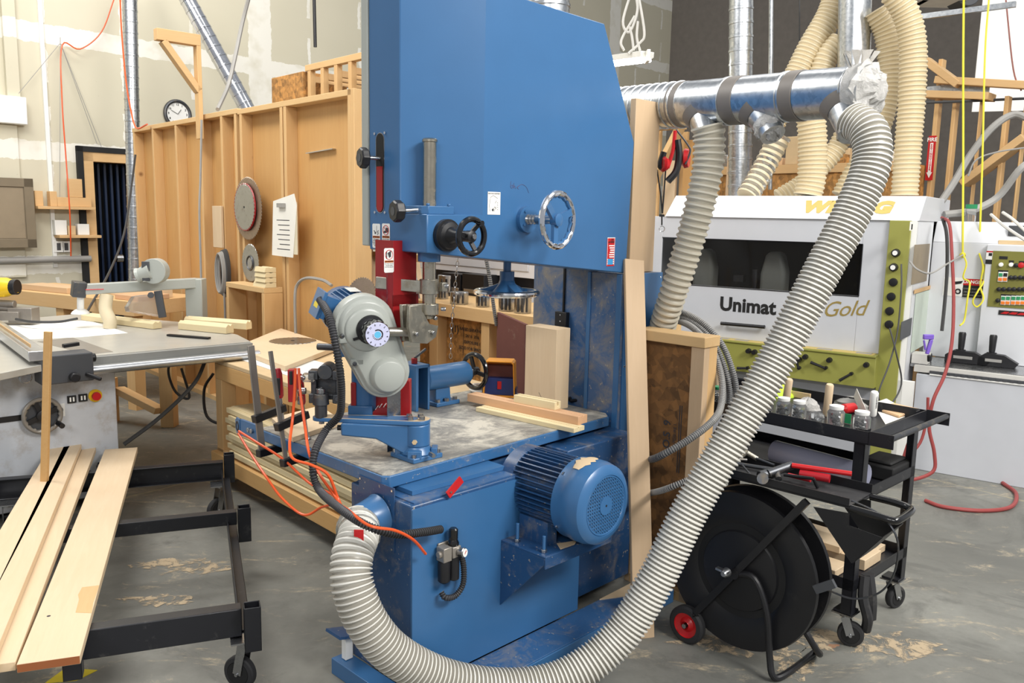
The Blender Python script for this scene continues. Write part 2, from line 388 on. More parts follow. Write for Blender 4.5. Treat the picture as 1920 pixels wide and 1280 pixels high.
# ---------------------------------------------------------------- camera + light
cam = bpy.data.cameras.new('camera'); co = bpy.data.objects.new('camera', cam); COL.objects.link(co); SC.camera = co
cam.sensor_width = 36; cam.lens = 36*FP/1920; cam.clip_start = .05; cam.clip_end = 100
M = Matrix((_R, _U, -_F)).transposed().to_4x4(); M.translation = V((0, 0, H)); co.matrix_world = M
SC.view_settings.view_transform = 'Standard'; SC.view_settings.look = 'None'; SC.view_settings.gamma = 1; SC.view_settings.use_curve_mapping = False
SC.view_settings.exposure = 0.32
wd = bpy.data.worlds.new('world'); SC.world = wd; wd.use_nodes = True
wd.node_tree.nodes['Background'].inputs[0].default_value = (.92, .95, 1, 1); wd.node_tree.nodes['Background'].inputs[1].default_value = .36
def boltparts(parent, pts, ax, r=.008, h=.008, n=6, mt='steel', name='bolt'):
    for p in pts: MB(mt).cyl(V(p), V(p)+V(ax).normalized()*h, r, n=n).build(name, parent)
def area(name, loc, tgt, sx, sy, p, c=(1, .97, .92)):
    l = bpy.data.lights.new(name, 'AREA'); l.shape = 'RECTANGLE'; l.size = sx; l.size_y = sy; l.energy = p; l.color = c
    o = bpy.data.objects.new(name, l); COL.objects.link(o); o.location = loc
    o.rotation_euler = (V(tgt)-V(loc)).to_track_quat('-Z', 'Y').to_euler(); return o
# ================================================================ SETTING
DW_Z0 = 1.03
_c = D(333, 212, 10.2); B = Fr(_c.x, _c.y, 44)
DA0 = B.b(169, 400, 0)[0]; DA1 = B.b(262, 400, 0)[0]; DZ = B.b(190, 297, 0)[2]
def b_px(x, y): return B.b(x, y, 0)
aC = B.b(1247, 300, 0)[0]
m = MB('floor'); m.box(-9, 16, -2, 24, -.1, 0); struct('floor', m)
m = MB('drywall'); m.box(-7, DA0, 0, .12, 0, 7); m.box(DA1, aC, 0, .12, 0, 7); m.box(DA0, DA1, 0, .12, DZ, 7); struct('wall_back', m, B)
_c = B.w(aC, 0); R_ = Fr(_c.x, _c.y, 134)
m = MB('darkwall'); m.box(0, 12, 0, .12, 0, 7); struct('wall_right', m, R_)
# door opening with dark strip curtain
m = MB('studx'); m.box(DA0-.06, DA0+.045, -.05, .14, 0, DZ+.06).box(DA1-.07, DA1+.06, -.05, .14, 0, DZ+.06).box(DA0-.06, DA1+.06, -.05, .14, DZ-.04, DZ+.06)
m.m('blackmat').box(DA0-.12, DA0-.06, -.06, .1, 0, DZ+.12).box(DA0-.12, DA1+.1, -.06, .1, DZ+.06, DZ+.12)
dr = struct('door_1', m, B)
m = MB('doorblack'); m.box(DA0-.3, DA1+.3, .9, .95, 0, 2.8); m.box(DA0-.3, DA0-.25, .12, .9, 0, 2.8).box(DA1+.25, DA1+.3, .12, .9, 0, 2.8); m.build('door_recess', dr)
m = MB('doorstrip')
for i in range(6):
    a = DA0+.1+i*(DA1-DA0-.2)/5; m.box(a-.012, a+.012, .16, .2, 0, DZ-.05)
m.build('strip_curtain', dr)
# white boxed-out trim at the far left of the back wall
p0 = b_px(-10, 470); p1 = b_px(46, 232); p2 = b_px(0, 190)
m = MB('white'); m.box(p0[0]-1, p1[0], -.12, 0, p1[2]-.02, p1[2]+.26); m.m('drywall').box(p0[0]-1, p1[0]-.08, -.04, 0, .9, p1[2]-.02); struct('trim_1', m, B, bev=.01)
a1 = b_px(25, 120)[0]; a2 = b_px(80, 120)[0]
m = MB('drywall'); m.box(a1-.09, a1+.03, -.06, 0, b_px(25, 190)[2], 7); struct('trim_2', m, B)
m = MB('white'); m.box(a2-.02, a2+.02, -.03, 0, 1, 7); struct('trim_3', m, B)
# ================================================================ LIGHT
area('light_a', (-3.4, 4.2, 5.6), (-2.4, 6.6, 0), 3.5, 1.2, 190)
area('light_b', (3.6, .2, 4.6), (.3, 3.4, 1.2), 2.6, 1.0, 270)
area('light_c', (4.6, 3.2, 5.6), (2.6, 5.6, .6), 3., 1.4, 115)
area('light_d', (-3.4, 7.4, 6.4), (-4.2, 9.6, 1.2), 4., 1.2, 130)
area('light_e', (2.6, 7.6, 6.2), (2.6, 8.6, 0), 4., 1.4, 80)
area('light_f', (-1.4, -4.6, 4.6), (0, 3, 1.8), 3.4, .7, 150, (1, .98, .95))
# ================================================================ BANDSAW
_c = pz(722, 893, .78); S = Fr(_c.x, _c.y, 44.5)
saw = thing('bandsaw', 'large blue industrial resaw bandsaw standing in the middle of the workshop', 'bandsaw', S)
def handwheel(m, c, ax, R, r, spokes=3, hub=.02, mr='blackgloss', ms='black', dish=0., sr=.009, ang=.3, wav=0):
    ax = V(ax).normalized(); c = V(c); M = rotTo(ax); m.m(mr); m.torus(c, ax, R, r, 48, 10, wav, 18)
    m.m(ms); m.lathe(c-ax*(dish+.012), ax, [(0, hub*.9), (.006, hub), (.03, hub), (.034, hub*.6)], 20)
    for i in range(spokes):
        a = ang+2*pi*i/spokes; d = M @ V((cos(a), sin(a), 0))
        m.bar(c-ax*dish+d*hub*.7, c+d*(R-r*.3), sr*2.4, sr*1.3, ax)
    return m
def bolts(m, pts, ax, r=.008, h=.008, n=6, mt='steel'):
    m.m(mt)
    for p in pts: m.cyl(V(p), V(p)+V(ax).normalized()*h, r, n=n)
    return m
# base and foot
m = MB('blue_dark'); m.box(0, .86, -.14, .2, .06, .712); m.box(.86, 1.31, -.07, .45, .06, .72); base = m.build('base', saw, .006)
m = MB('blue'); m.box(.0, .86, -.147, -.139, .07, .70); m.m('blue_dust').box(.02, .84, -.13, .19, .712, .716); m.build('base_panel', base)
m = MB('blue'); m.box(.06, .5, -.07, .18, .717, .732); m.build('table_trunnion', saw)
m = MB('blue'); m.box(-.07, 1.33, -.3, -.14, 0, .06); m.box(-.07, -.0, -.14, .23, 0, .06); m.m('blue_dust'); m.box(-.06, 1.32, -.295, -.145, .06, .064); fr0 = m.build('foot_rail', saw, .004); m = MB('sawdust'); m.prism([(1.0, -.15), (1.1, -.2), (1.22, -.22), (1.3, -.16), (1.28, -.145)], 'xy', .064, .069); m.build('sawdust_heap', fr0)
m = MB('blue_dark'); m.cb((-.035, .19, .16), .11, .09, .01, Matrix.Rotation(.25, 3, 'Y')); m.m('white').box(-.045, -.015, .175, .2, .063, .155); m.build('corner_bracket', saw)
# column and belt cabinet
m = MB('blue_col'); m.box(1.35, 1.66, .2, .60, .06, 1.47); m.m('blackmat'); m.box(1.342, 1.35, .395, .405, .8, 1.42); m.m('black').box(1.325, 1.35, .365, .435, 1.12, 1.21); bolts(m, [(1.325, .4, 1.135+.03*i) for i in range(3)], (-1, 0, 0), .004, .003); m.build('column', saw, .006)
m = MB('blue_col'); m.box(1.31, 1.585, .03, .225, .60, 1.413); m.m('blue'); m.box(1.325, 1.60, .02, .03, .60, 1.413); m.box(1.304, 1.31, .03, .06, .60, 1.413).box(1.304, 1.31, .205, .225, .60, 1.413)
bolts(m, [(1.335, .024, z) for z in (.63, 1.0, 1.39)]+[(1.585, .024, z) for z in (1.0, 1.39)], (0, -1, 0), .006, .005, 8, 'chrome'); m.build('belt_cabinet', saw, .004)
# upper head
ZG = 1.654
def hb(a): return 1.522-(a-.2)*.094
m = MB('blue')
lo = [(.2, .03), (1.33, .03), (1.33, .36), (.2, .36)]
pts = [(.2, hb(.2)), (1.33, hb(1.33)), (1.352, 1.98), (1.12, 2.42), (.2, 2.45)]
# body built from cross-section: lower rectangular prism, upper chamfered prism
v = {}
def P_(a, b, z): return m.v((a, b, z))
A0 = P_(.2, .03, hb(.2)); A1 = P_(.2, .03, ZG); C0 = P_(.46, .03, ZG); C1 = P_(.46, .03, 2.44); E1 = P_(.2, .18, 2.44); E0 = P_(.2, .18, ZG)
G0 = P_(1.33, .03, hb(1.33)); G1 = P_(1.352, .03, 1.98); G2 = P_(1.12, .03, 2.43)
a0 = P_(.2, .36, hb(.2)); a1 = P_(.2, .36, 2.44); g0 = P_(1.33, .36, hb(1.33)); g1 = P_(1.352, .36, 1.98); g2 = P_(1.12, .36, 2.43)
m.f([A0, A1, C0, C1, G2, G1, G0]); m.f([A0, a0, a1, E1, E0, A1]); m.f([E0, E1, C1, C0]); m.f([A1, E0, C0]); m.f([C1, E1, a1, g2, G2]); m.f([G2, g2, g1, G1]); m.f([G1, g1, g0, G0]); m.f([A0, G0, g0, a0]); m.f([a0, g0, g1, g2, a1])
head = m.build('head_housing', saw, .004, sharp=15)
m = MB('greycover'); m.prism([(.195, 1.535), (1.34, 1.43), (1.36, 1.99), (1.13, 2.44), (.195, 2.46)], 'xz', .362, .40); m.build('front_door', saw, .003)
# slot with red plate behind
z0 = S.a(712, 398, .2)[2]; z1 = S.a(712, 250, .2)[2]; bs = S.a(713, 320, .2)[1]
def stadium(c, hw, zlo, zhi, n=8): return [(c+hw*cos(t), zhi-hw+hw*sin(t)) for t in [pi*i/n for i in range(n+1)]]+[(c+hw*cos(t), zlo+hw+hw*sin(t)) for t in [pi+pi*i/n for i in range(n+1)]]
m = MB('blackmat'); m.prism(stadium(bs, .022, z0, z1), 'yz', .1975, .201); m.m('steel'); m.prism(stadium(bs, .025, z0-.003, z1+.003), 'yz', .1985, .2005)
m.m('red'); zm = S.a(712, 312, .2)[2]; m.prism([(y, min(z, zm)) for y, z in stadium(bs, .0175, z0+.002, z1)], 'yz', .196, .199)
bolts(m, [(.199, bs+s*.03, z) for s in (-1, 1) for z in (z0, z1)], (-1, 0, 0), .005, .003, 10, 'chrome'); m.build('guard_slot', saw)
def knob(m, c, ax, R=.034, L=.03):
    ax = V(ax).normalized(); M = rotTo(ax); m.m('black'); pr = []
    n = 32; rr = []
    for t, s_ in ((0, .86), (.15, .98), (.5, 1), (.85, .98), (1, .86)):
        rr.append([V(c)+M @ V((R*s_*(1+.045*cos(8*2*pi*j/n))*cos(2*pi*j/n), R*s_*(1+.045*cos(8*2*pi*j/n))*sin(2*pi*j/n), t*L)) for j in range(n)])
    m.rings(rr); m.m('darkgrey'); m.cyl(V(c)+ax*L, V(c)+ax*(L+.001), R*.42, n=16); return m
kz = S.a(712, 297, .2)
m = MB('steel'); m.cyl((.2, bs, kz[2]), (.15, bs+.01, kz[2]), .007); knob(m, (.165, bs+.03, kz[2]), (-1, .25, 0), .036, .03); m.build('lock_knob', saw)
# guide post
pa, pb = .269, .1
m = MB('post'); m.lathe((pa, pb, 1.30), (0, 0, 1), [(0, .0235), (.6, .0235), (.602, .027), (.61, .027), (.614, .022)], 32); post = m.build('guide_post', saw)
m = MB('blue'); m.prism([(.215, .04), (.33, .04), (.34, .075), (.34, .15), (.2, .15), (.2, .06)], 'xy', ZG, ZG+.028); bolts(m, [(.225, .055, ZG+.028), (.32, .055, ZG+.028), (.31, .12, ZG+.028)], (0, 0, 1), .007, .009, 6, 'blue')
m.build('post_flange', saw, .002); MB('blue').cyl((pa, pb, hb(.26)-.028), (pa, pb, hb(.26)+.01), .04, n=28).build('post_bushing', saw)
m = MB('chrome'); m.cyl((.215, .075, ZG+.014), (.13, .085, ZG+.008), .008); knob(m, (.137, .087, ZG+.008), (-1, .2, -.02), .036, .034); m.build('clamp_knob', saw)
# black handwheel (guide raise)
hp = S.b(835, 441, .03)
m = MB('black'); m.cyl((hp[0], .03, hp[2]), (hp[0], .012, hp[2]), .056, n=36); m.lathe((hp[0], .012, hp[2]), (0, -1, 0), [(0, .05), (.012, .045), (.016, .03), (.04, .02), (.1, .018)], 28)
bolts(m, [(hp[0]+.035, .012, hp[2]-.022), (hp[0]-.02, .012, hp[2]+.035)], (0, -1, 0), .007, .006)
handwheel(m, (hp[0], -.105, hp[2]), (0, -1, 0), .058, .0105, 3, .02, 'blackgloss', 'black', .014, .006, .9); m.m('steel').cyl((hp[0], -.105, hp[2]), (hp[0], -.121, hp[2]), .009)
m.m('blackgloss').cyl((hp[0]+.028, -.11, hp[2]+.045), (hp[0]+.028, -.128, hp[2]+.045), .009); m.build('guide_handwheel', saw)
# chrome handwheel (tracking)
hp = S.b(985, 411, .03)
m = MB('blue'); m.cyl((hp[0], .03, hp[2]), (hp[0], .012, hp[2]), .05, n=32); bolts(m, [(hp[0]-.02, .012, hp[2]+.03), (hp[0]+.03, .012, hp[2]-.01), (hp[0]-.025, .012, hp[2]-.02)], (0, -1, 0), .006, .005, 6, 'blue')
m.m('steel'); m.lathe((hp[0], .012, hp[2]), (0, -1, 0), [(0, .02)]+[(.008+.008*i, .019 if i % 2 else .015) for i in range(6)]+[(.13, .014)], 16)
handwheel(m, (hp[0]+.01, -.125, hp[2]), (.1, -1, 0), .098, .0115, 3, .024, 'chrome', 'blue', .01, .011, .35, .003); m.m('blue').torus((hp[0]+.01, -.121, hp[2]), (.1, -1, 0), .09, .008, 48, 8, .003, 18)
m.build('tracking_handwheel', saw)
# blade tension wheel below head, axis vertical
tw = S.b(950, 548, .2)
m = MB('blue'); m.cyl((tw[0], .2, hb(tw[0])+.02), (tw[0], .2, tw[2]+.04), .016); m.cyl((tw[0], .2, tw[2]+.085), (tw[0], .2, tw[2]+.045), .03)
m.lathe((tw[0], .2, tw[2]+.05), (0, 0, -1), [(0, .03), (.012, .034), (.05, .07), (.052, .06), (.03, .02)], 28)
for i in range(3):
    a = .2+2*pi*i/3; m.bar((tw[0]+.03*cos(a), .2+.03*sin(a), tw[2]+.03), (tw[0]+.11*cos(a), .2+.11*sin(a), tw[2]), .03, .014)
m.torus((tw[0], .2, tw[2]), (0, 0, 1), .112, .01, 44, 8, .003, 18); m.m('chrome').torus((tw[0], .2, tw[2]), (0, 0, 1), .124, .0125, 48, 10); m.build('tension_handwheel', saw)
# blade guard (red channel) and blade
gL = S.b(707, 500, .26); gR = S.b(775, 500, .17)
m = MB('red'); gz = S.b(730, 640, .2)[2]
m.box(gL[0], gL[0]+.006, .17, .27, gz+.05, 1.56); m.box(gL[0], gR[0]+.01, .165, .171, gz+.13, 1.56)
m.prism([(gL[0], gz), (gL[0]+.08, gz), (gL[0]+.08, gz+.1), (gR[0]+.02, gz+.1), (gR[0]+.02, gz+.17), (gL[0], gz+.17)], 'xz', .165, .171); m.build('blade_guard', saw)
m = MB('steel'); m.box(gL[0]+.0, gL[0]+.06, .2, .202, .79, 1.52); m.build('saw_blade', saw)
# guard clamp arms
c1 = S.a(806, 535, pa); c2 = S.a(806, 579, pa)
m = MB('steeldirty'); m.cyl((pa, pb, c1[2]-.03), (pa, pb, c1[2]+.022), .034, n=24); m.bar((pa-.01, pb, c1[2]-.006), (gL[0]-.02, .24, c1[2]+.006), .042, .014, V((0, 0, 1)).cross(V((1, -1, 0))))
m.box(pa+.02, pa+.045, pb-.05, pb-.03, c1[2]-.02, c1[2]+.012); bolts(m, [(pa+.03, pb-.04, c1[2])], (1, -.8, 0), .009, .02, 6); m.build('guard_arm', saw, .002)
m = MB('steeldirty'); m.cyl((pa, pb, c2[2]-.02), (pa, pb, c2[2]+.018), .035, n=24); m.cyl((pa, pb, c2[2]-.035), (pa, pb, c2[2]-.02), .024)
m.box(pa-.09, pa-.01, pb-.005, pb+.02, c2[2]-.02, c2[2]+.02)
m.prism([(pa-.11, c2[2]+.02), (pa-.07, c2[2]+.02), (pa-.02, c2[2]-.05), (pa+.02, c2[2]-.06), (pa+.01, c2[2]-.1), (pa-.03, c2[2]-.12), (pa-.1, c2[2]-.11), (pa-.115, c2[2]-.05)], 'xz', pb-.03, pb-.015)
m.prism([(pa-.11, c2[2]+.02), (pa-.07, c2[2]+.02), (pa-.02, c2[2]-.05), (pa+.02, c2[2]-.06), (pa+.01, c2[2]-.1), (pa-.03, c2[2]-.12), (pa-.1, c2[2]-.11)], 'xz', pb+.015, pb+.03)
m.cyl((pa-.2, pb+.05, c2[2]-.07), (pa-.06, pb, c2[2]-.08), .016, n=18); bolts(m, [(pa-.085, pb-.03, c2[2]-.08), (pa-.01, pb-.03, c2[2]-.082), (pa+.0, pb-.03, c2[2]-.03)], (0, -1, 0), .008, .012); bolts(m, [(pa+.03, pb-.03, c2[2])], (1, -.8, 0), .008, .018); m.build('blade_guide_block', saw, .002)
# table
m = MB('blue_chip'); m.prism([(0, .02), (.02, 0), (1.27, .045), (1.31, .09), (1.31, .86), (.0, .86)], 'xy', .733, .776)
tb = m.build('table', saw, .004); m = MB('tabletop'); m.prism([(.006, .024), (.023, .006), (1.266, .051), (1.303, .092), (1.303, .854), (.006, .854)], 'xy', .776, .7795); m.build('table_surface', tb)
# motor
mA, mZ = .61, .655
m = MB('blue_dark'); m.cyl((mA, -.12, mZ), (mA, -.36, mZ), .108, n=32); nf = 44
for i in range(nf):
    a = 2*pi*i/nf; d = V((cos(a), 0, sin(a)))
    m.bar(V((mA, -.11, mZ))+d*.12, V((mA, -.35, mZ))+d*.12, .0045, .034, d)
m.cyl((mA, -.06, mZ), (mA, -.12, mZ), .137, n=32); m.cyl((mA, -.06, mZ), (mA, .1, mZ-.02), .04)
m.box(mA-.12, mA-.07, -.3, -.16, mZ-.165, mZ-.08).box(mA+.07, mA+.12, -.3, -.16, mZ-.165, mZ-.08); motor = m.build('motor', saw)
m = MB('blue'); m.lathe((mA, -.33, mZ), (0, -1, 0), [(0, .14), (.004, .147), (.045, .148), (.05, .151), (.085, .151), (.12, .143), (.133, .128), (.136, .11), (.130, .108), (.130, .1)], 48, (0, 0))
bolts(m, [(mA+.146*cos(t), -.345, mZ+.146*sin(t)) for t in (2.3, 3.7, 5.4, .6)], (0, -1, 0), .007, .006, 6); fc = m.build('fan_cover', motor)
m = MB('blue'); N = 17; R0 = .104; g = 2*R0/N
for i in range(N+1):
    o = -R0+i*g; L = sqrt(max(0, R0*R0-o*o))
    if L > .01: m.box(mA+o-.0028, mA+o+.0028, -.464, -.460, mZ-L, mZ+L); m.box(mA-L, mA+L, -.464, -.460, mZ+o-.0028, mZ+o+.0028)
m.cyl((mA, -.459, mZ), (mA, -.466, mZ), .034, n=24); m.torus((mA, -.462, mZ), (0, 1, 0), .105, .004, 40, 6); m.m('blackmat').cyl((mA, -.466, mZ), (mA, -.467, mZ), .004); gr = m.build('fan_grille', fc)
m = MB('sandbrown'); m.m('mdf'); m.cyl((mA, -.45, mZ), (mA, -.454, mZ), .104, n=40); m.build('fan', fc)
m = MB('blue'); m.lathe((mA, -.415, mZ), (0, -1, 0), [(0, .02), (.02, .018)], 16); m.build('fan_hub', fc)
m = MB('sawdust')
rr = []
for i in range(7):
    t = 1.55+.45*(i/6)
    rr.append((t, .1515))
M0 = []
for i in range(9):
    t = 1.35+.75*i/8; w = (.012+.018*sin(pi*i/8))*(1+.25*sin(i*2.7))
    M0.append([V((mA+.1518*cos(t), -.385-w, mZ+.1518*sin(t))), V((mA+.1518*cos(t), -.385+w, mZ+.1518*sin(t))), V((mA+.154*cos(t), -.385+w*.6, mZ+.154*sin(t))), V((mA+.154*cos(t), -.385-w*.6, mZ+.154*sin(t)))])
m.rings(M0); m.build('sawdust_patch', fc)
# motor shelf
zs = mZ-.165
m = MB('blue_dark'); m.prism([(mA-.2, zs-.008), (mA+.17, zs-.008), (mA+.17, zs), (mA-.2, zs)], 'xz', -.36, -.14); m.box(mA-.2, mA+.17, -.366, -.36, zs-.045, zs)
m.prism([(-.14, zs-.008), (-.14, zs-.26), (-.36, zs-.03), (-.36, zs-.008)], 'yz', mA-.2, mA-.192)
bolts(m, [(mA-.17, -.33, zs), (mA-.17, -.2, zs), (mA-.095, -.28, zs+.02), (mA+.1, -.28, zs+.02)], (0, 0, 1), .012, .012, 6)
m.m('blue').cyl((mA-.17, -.33, zs), (mA-.17, -.33, zs+.06), .006).cyl((mA-.17, -.2, zs), (mA-.17, -.2, zs+.07), .006)
m.m('sawdust').prism([(mA-.11, -.355), (mA-.04, -.36), (mA+.0, -.34), (mA-.05, -.325), (mA-.08, -.31)], 'xy', zs, zs+.003); m.build('motor_shelf', saw, .0015)
# dust port on left end
pp = S.a(712, 965, 0)
m = MB('blue_dark'); m.box(-.004, 0, pp[1]-.085, pp[1]+.115, pp[2]-.11, pp[2]+.115); bolts(m, [(-.004, pp[1]+y, pp[2]+z) for y in (-.075, .105) for z in (-.1, .105)], (-1, 0, 0), .004, .003, 8, 'chrome')
m.m('blue').lathe((-.004, pp[1], pp[2]), (-1, .0, -.1), [(0, .075), (.004, .072), (.05, .064), (.085, .06)], 36); port = m.build('dust_port', saw)
# red tag under table
rt = S.b(850, 912, -.145)
m = MB('redbright'); m.cb((rt[0], -.152, rt[2]), .075, .006, .028, Matrix.Rotation(-.62, 3, 'Y')); bolts(m, [(rt[0]-.02, -.155, rt[2]-.012)], (0, -1, 0), .004, .003); m.build('interlock_tag', saw)
# air regulator
ar = S.b(832, 1035, -.147); ra, rz = ar[0], ar[2]
m = MB('cast'); m.cb((ra-.022, -.175, rz+.01), .036, .04, .05).cb((ra+.018, -.175, rz+.01), .036, .04, .04).cyl((ra-.05, -.175, rz+.012), (ra+.045, -.175, rz+.012), .012); m.box(ra-.03, ra+.03, -.155, -.147, rz-.01, rz+.04)
reg = m.build('air_regulator', saw, .003)
m = MB('black'); m.lathe((ra-.022, -.175, rz-.015), (0, 0, -1), [(0, .02), (.01, .022), (.07, .021), (.078, .012)], 12).lathe((ra+.02, -.175, rz-.01), (0, 0, -1), [(0, .02), (.01, .021), (.08, .02), (.086, .01)], 12); m.build('filter_bowl', reg)
m = MB('blackgloss'); m.lathe((ra+.018, -.175, rz+.03), (0, 0, 1), [(0, .019), (.008, .02), (.02, .015), (.024, .016), (.055, .016), (.06, .011)], 20); m.build('regulator_knob', reg)
m = MB('steel'); m.lathe((ra+.028, -.195, rz+.008), (.25, -1, .1), [(0, .016), (.02, .017), (.022, .015)], 24); m.m('white').lathe((ra+.0335, -.2175, rz+.0105), (.25, -1, .1), [(0, .014), (.0012, .014)], 24); m.m('redbright'); m.cb((ra+.0342, -.2195, rz+.012), .002, .001, .014, Matrix.Rotation(.6, 3, 'Y')); m.build('pressure_gauge', reg)
m = MB('cond'); p = [(ra+.05, -.175, rz+.0), (ra+.062, -.18, rz-.06), (ra+.055, -.185, rz-.12), (ra+.02, -.185, rz-.15), (ra-.02, -.18, rz-.145), (ra-.025, -.165, rz-.13)]
m.corr(p, .0095, .008, .0012, 'cond', 'blackmat', 10); m.build('loop_hose', reg)
# stickers
def sticker_warn(m, X, w, h, kind, lines):
    m.fr(X); m.m('white'); m.prism([(-w/2, -h/2+.004), (-w/2+.004, -h/2), (w/2-.004, -h/2), (w/2, -h/2+.004), (w/2, h/2-.004), (w/2-.004, h/2), (-w/2+.004, h/2), (-w/2, h/2-.004)], 'xy', 0, .0008)
    m.m('orangelab'); m.box(-w*.45, w*.45, -h*.09, h*.0, .0008, .0011); m.m('blackmat'); m.text('WARNING', w*.17, Matrix.Translation((w*.05, -h*.045, .0013)), .0001, .0003)
    m.prism([(-w*.43, -h*.08), (-w*.3, -h*.08), (-w*.365, -h*.015)], 'xy', .0011, .0014)
    for i, s_ in enumerate(lines): m.text(s_, w*.12, Matrix.Translation((0, -h*(.14+i*.067), .0011)), .0001)
    if kind == 0:
        m.m('ink'); m.bar((w*.06, h*.12, .0012), (w*.06, h*.42, .0012), .0012, .0004); m.cb((w*.22, h*.14, .0012), w*.2, .0015, .0006, Matrix.Rotation(.5, 3, 'Z')); m.cb((w*.22, h*.2, .0012), w*.26, .0015, .0006, Matrix.Rotation(.5, 3, 'Z')); m.cb((w*.22, h*.08, .0012), w*.26, .0015, .0006, Matrix.Rotation(.5, 3, 'Z'))
        m.bar((-w*.3, h*.22, .0012), (-w*.05, h*.12, .0012), .003, .0004); m.cyl((-w*.12, h*.12, .0009), (-w*.12, h*.12, .0013), w*.09, n=12)
    elif kind == 1:
        m.m('ink'); m.prism([(-w*.3, h*.1), (w*.05, h*.12), (w*.3, h*.16), (w*.3, h*.32), (-w*.0, h*.34), (-w*.05, h*.22), (-w*.28, h*.18)], 'xy', .0009, .0012)
        m.m('redbright'); m.torus((0, h*.23, .0012), (0, 0, 1), w*.36, .0012, 28, 5); m.bar((-w*.25, h*.36, .0013), (w*.25, h*.1, .0013), .002, .0006)
    else:
        m.m('ink'); m.prism([(-w*.3, h*.06), (-w*.2, h*.06), (-w*.2, h*.4), (-w*.3, h*.36)], 'xy', .0009, .0012); m.prism([(-w*.15, h*.3), (w*.2, h*.4), (w*.2, h*.15), (0, h*.1)], 'xy', .0009, .0012)
        m.m('redbright'); m.torus((0, h*.23, .0012), (0, 0, 1), w*.38, .0012, 28, 5)
    m.fr(Matrix()); return m
left = lambda b, z, a=.2: XF((a-.0005, b, z), (0, -1, 0), (0, 0, 1), (-1, 0, 0))
back = lambda a, z, b=.03: XF((a, b-.0005, z), (1, 0, 0), (0, 0, 1), (0, -1, 0))
q1 = S.a(706, 442, .2); q2 = S.a(724, 442, .2)
sticker_warn(MB(), left(q1[1], q1[2]), .047, .088, 0, ['DISCONNECT', 'POWER BEFORE', 'CHANGING BLADE', 'OR SERVICING', 'MACHINE']).build('warning_label', saw, smooth=False)
sticker_warn(MB(), left(q2[1], q2[2]), .047, .088, 1, ['DO NOT MAKE', 'ADJUSTMENTS', 'WHILE BLADE', 'IS MOVING']).build('warning_label', saw, smooth=False)
q3 = S.a(727, 488, gL[0])
sticker_warn(MB(), back(S.b(729, 488, .165)[0], S.b(729, 488, .165)[2], .165), .042, .085, 2, ['DO NOT PLACE', 'HANDS NEAR', 'MOVING BLADE']).build('warning_label', saw, smooth=False)
q = S.b(926, 381, .03); m = MB(); m.fr(back(q[0], q[2])); w, h = .064, .082
m.m('paper').box(-w/2, w/2, -h/2, h/2, 0, .0006); m.m('ink'); m.text('BAND TRACK ADJUSTMENT', .0048, Matrix.Translation((0, h*.42, .0008)), .0001, .0002)
for a_, b_ in (((-.02, .02), (-.005, .028)), ((-.005, .028), (.018, .018)), ((-.02, .018), (-.024, -.01)), ((-.024, -.01), (-.02, -.03)), ((.005, 0), (.012, .01)), ((-.008, -.028), (.004, -.012)), ((.0, -.03), (.01, -.012)), ((.004, -.014), (.012, -.02))): m.bar((*a_, .0008), (*b_, .0008), .0012, .0004)
m.cyl((-.006, -.024, .0006), (-.006, -.024, .001), .005, n=12); [m.text('lbs', .005, Matrix.Translation((.018, .002-.008*i, .0008)), .0001) for i in range(4)]
m.fr(Matrix()); m.build('instruction_label', saw, smooth=False)
q = S.b(1145, 472, .03); m = MB(); m.fr(back(q[0], q[2])); w, h = .054, .122
m.m('redbright').box(-w/2, w/2, -h/2, h/2, 0, .0006); m.m('white'); [m.box(x0, x1, -h*.47, h*.47, .0006, .0009) for x0, x1 in ((-w*.46, -w*.43), (w*.43, w*.46))]
m.m('white').box(-w/2, w/2, h*.475, h*.5, .0006, .0009); m.m('blackmat')
for i, (x0, x1, y0, y1) in enumerate(((-.36, -.24, .31, .37), (-.2, -.08, .31, .4), (-.04, .1, .31, .41), (.12, .24, .31, .43), (.27, .4, .31, .4), (-.05, .3, .43, .45))): m.prism([(w*x0, h*y0), (w*x1, h*y0), (w*(x1-.02), h*y1), (w*(x0+.05), h*y1)], 'xy', .0006, .001)
m.m('white'); [m.box(w*v_, w*.44, h*(.195-.078*i), h*(.235-.078*i), .0006, .0009) for i, v_ in enumerate((-.27, -.18, -.1, -.14, -.22, -.18))]
m.m('bluelab'); m.box(-w*.36, w*.3, -h*.45, -h*.24, .0006, .001); m.m('white'); [m.box(x0, x1, -h*(.29+.07*i), -h*(.25+.07*i), .001, .0012) for i in range(3) for x0, x1 in ((-w*.46, -w*.38), (w*.3, w*.42))]
m.fr(Matrix()); m.build('maker_label', saw, smooth=False)
# pen scribble
q = S.b(962, 350, .03); m = MB('marker'); m.fr(back(q[0], q[2]))
m.tube([(-.012, .02, 0), (-.014, .0, 0), (-.006, -.006, 0), (-.002, .006, 0), (-.012, .002, 0)], .0007, 4); m.tube([(.004, .014, 0), (.002, -.006, 0), (.008, .004, 0), (.012, -.008, 0)], .0007, 4); m.tube([(.02, -.002, 0), (.045, .01, 0), (.07, .002, 0), (.085, -.02, 0)], .0007, 4); m.tube([(.03, .004, 0), (.02, -.002, 0), (.03, -.008, 0)], .0007, 4)
m.fr(Matrix()); m.build('pen_scribble', saw)
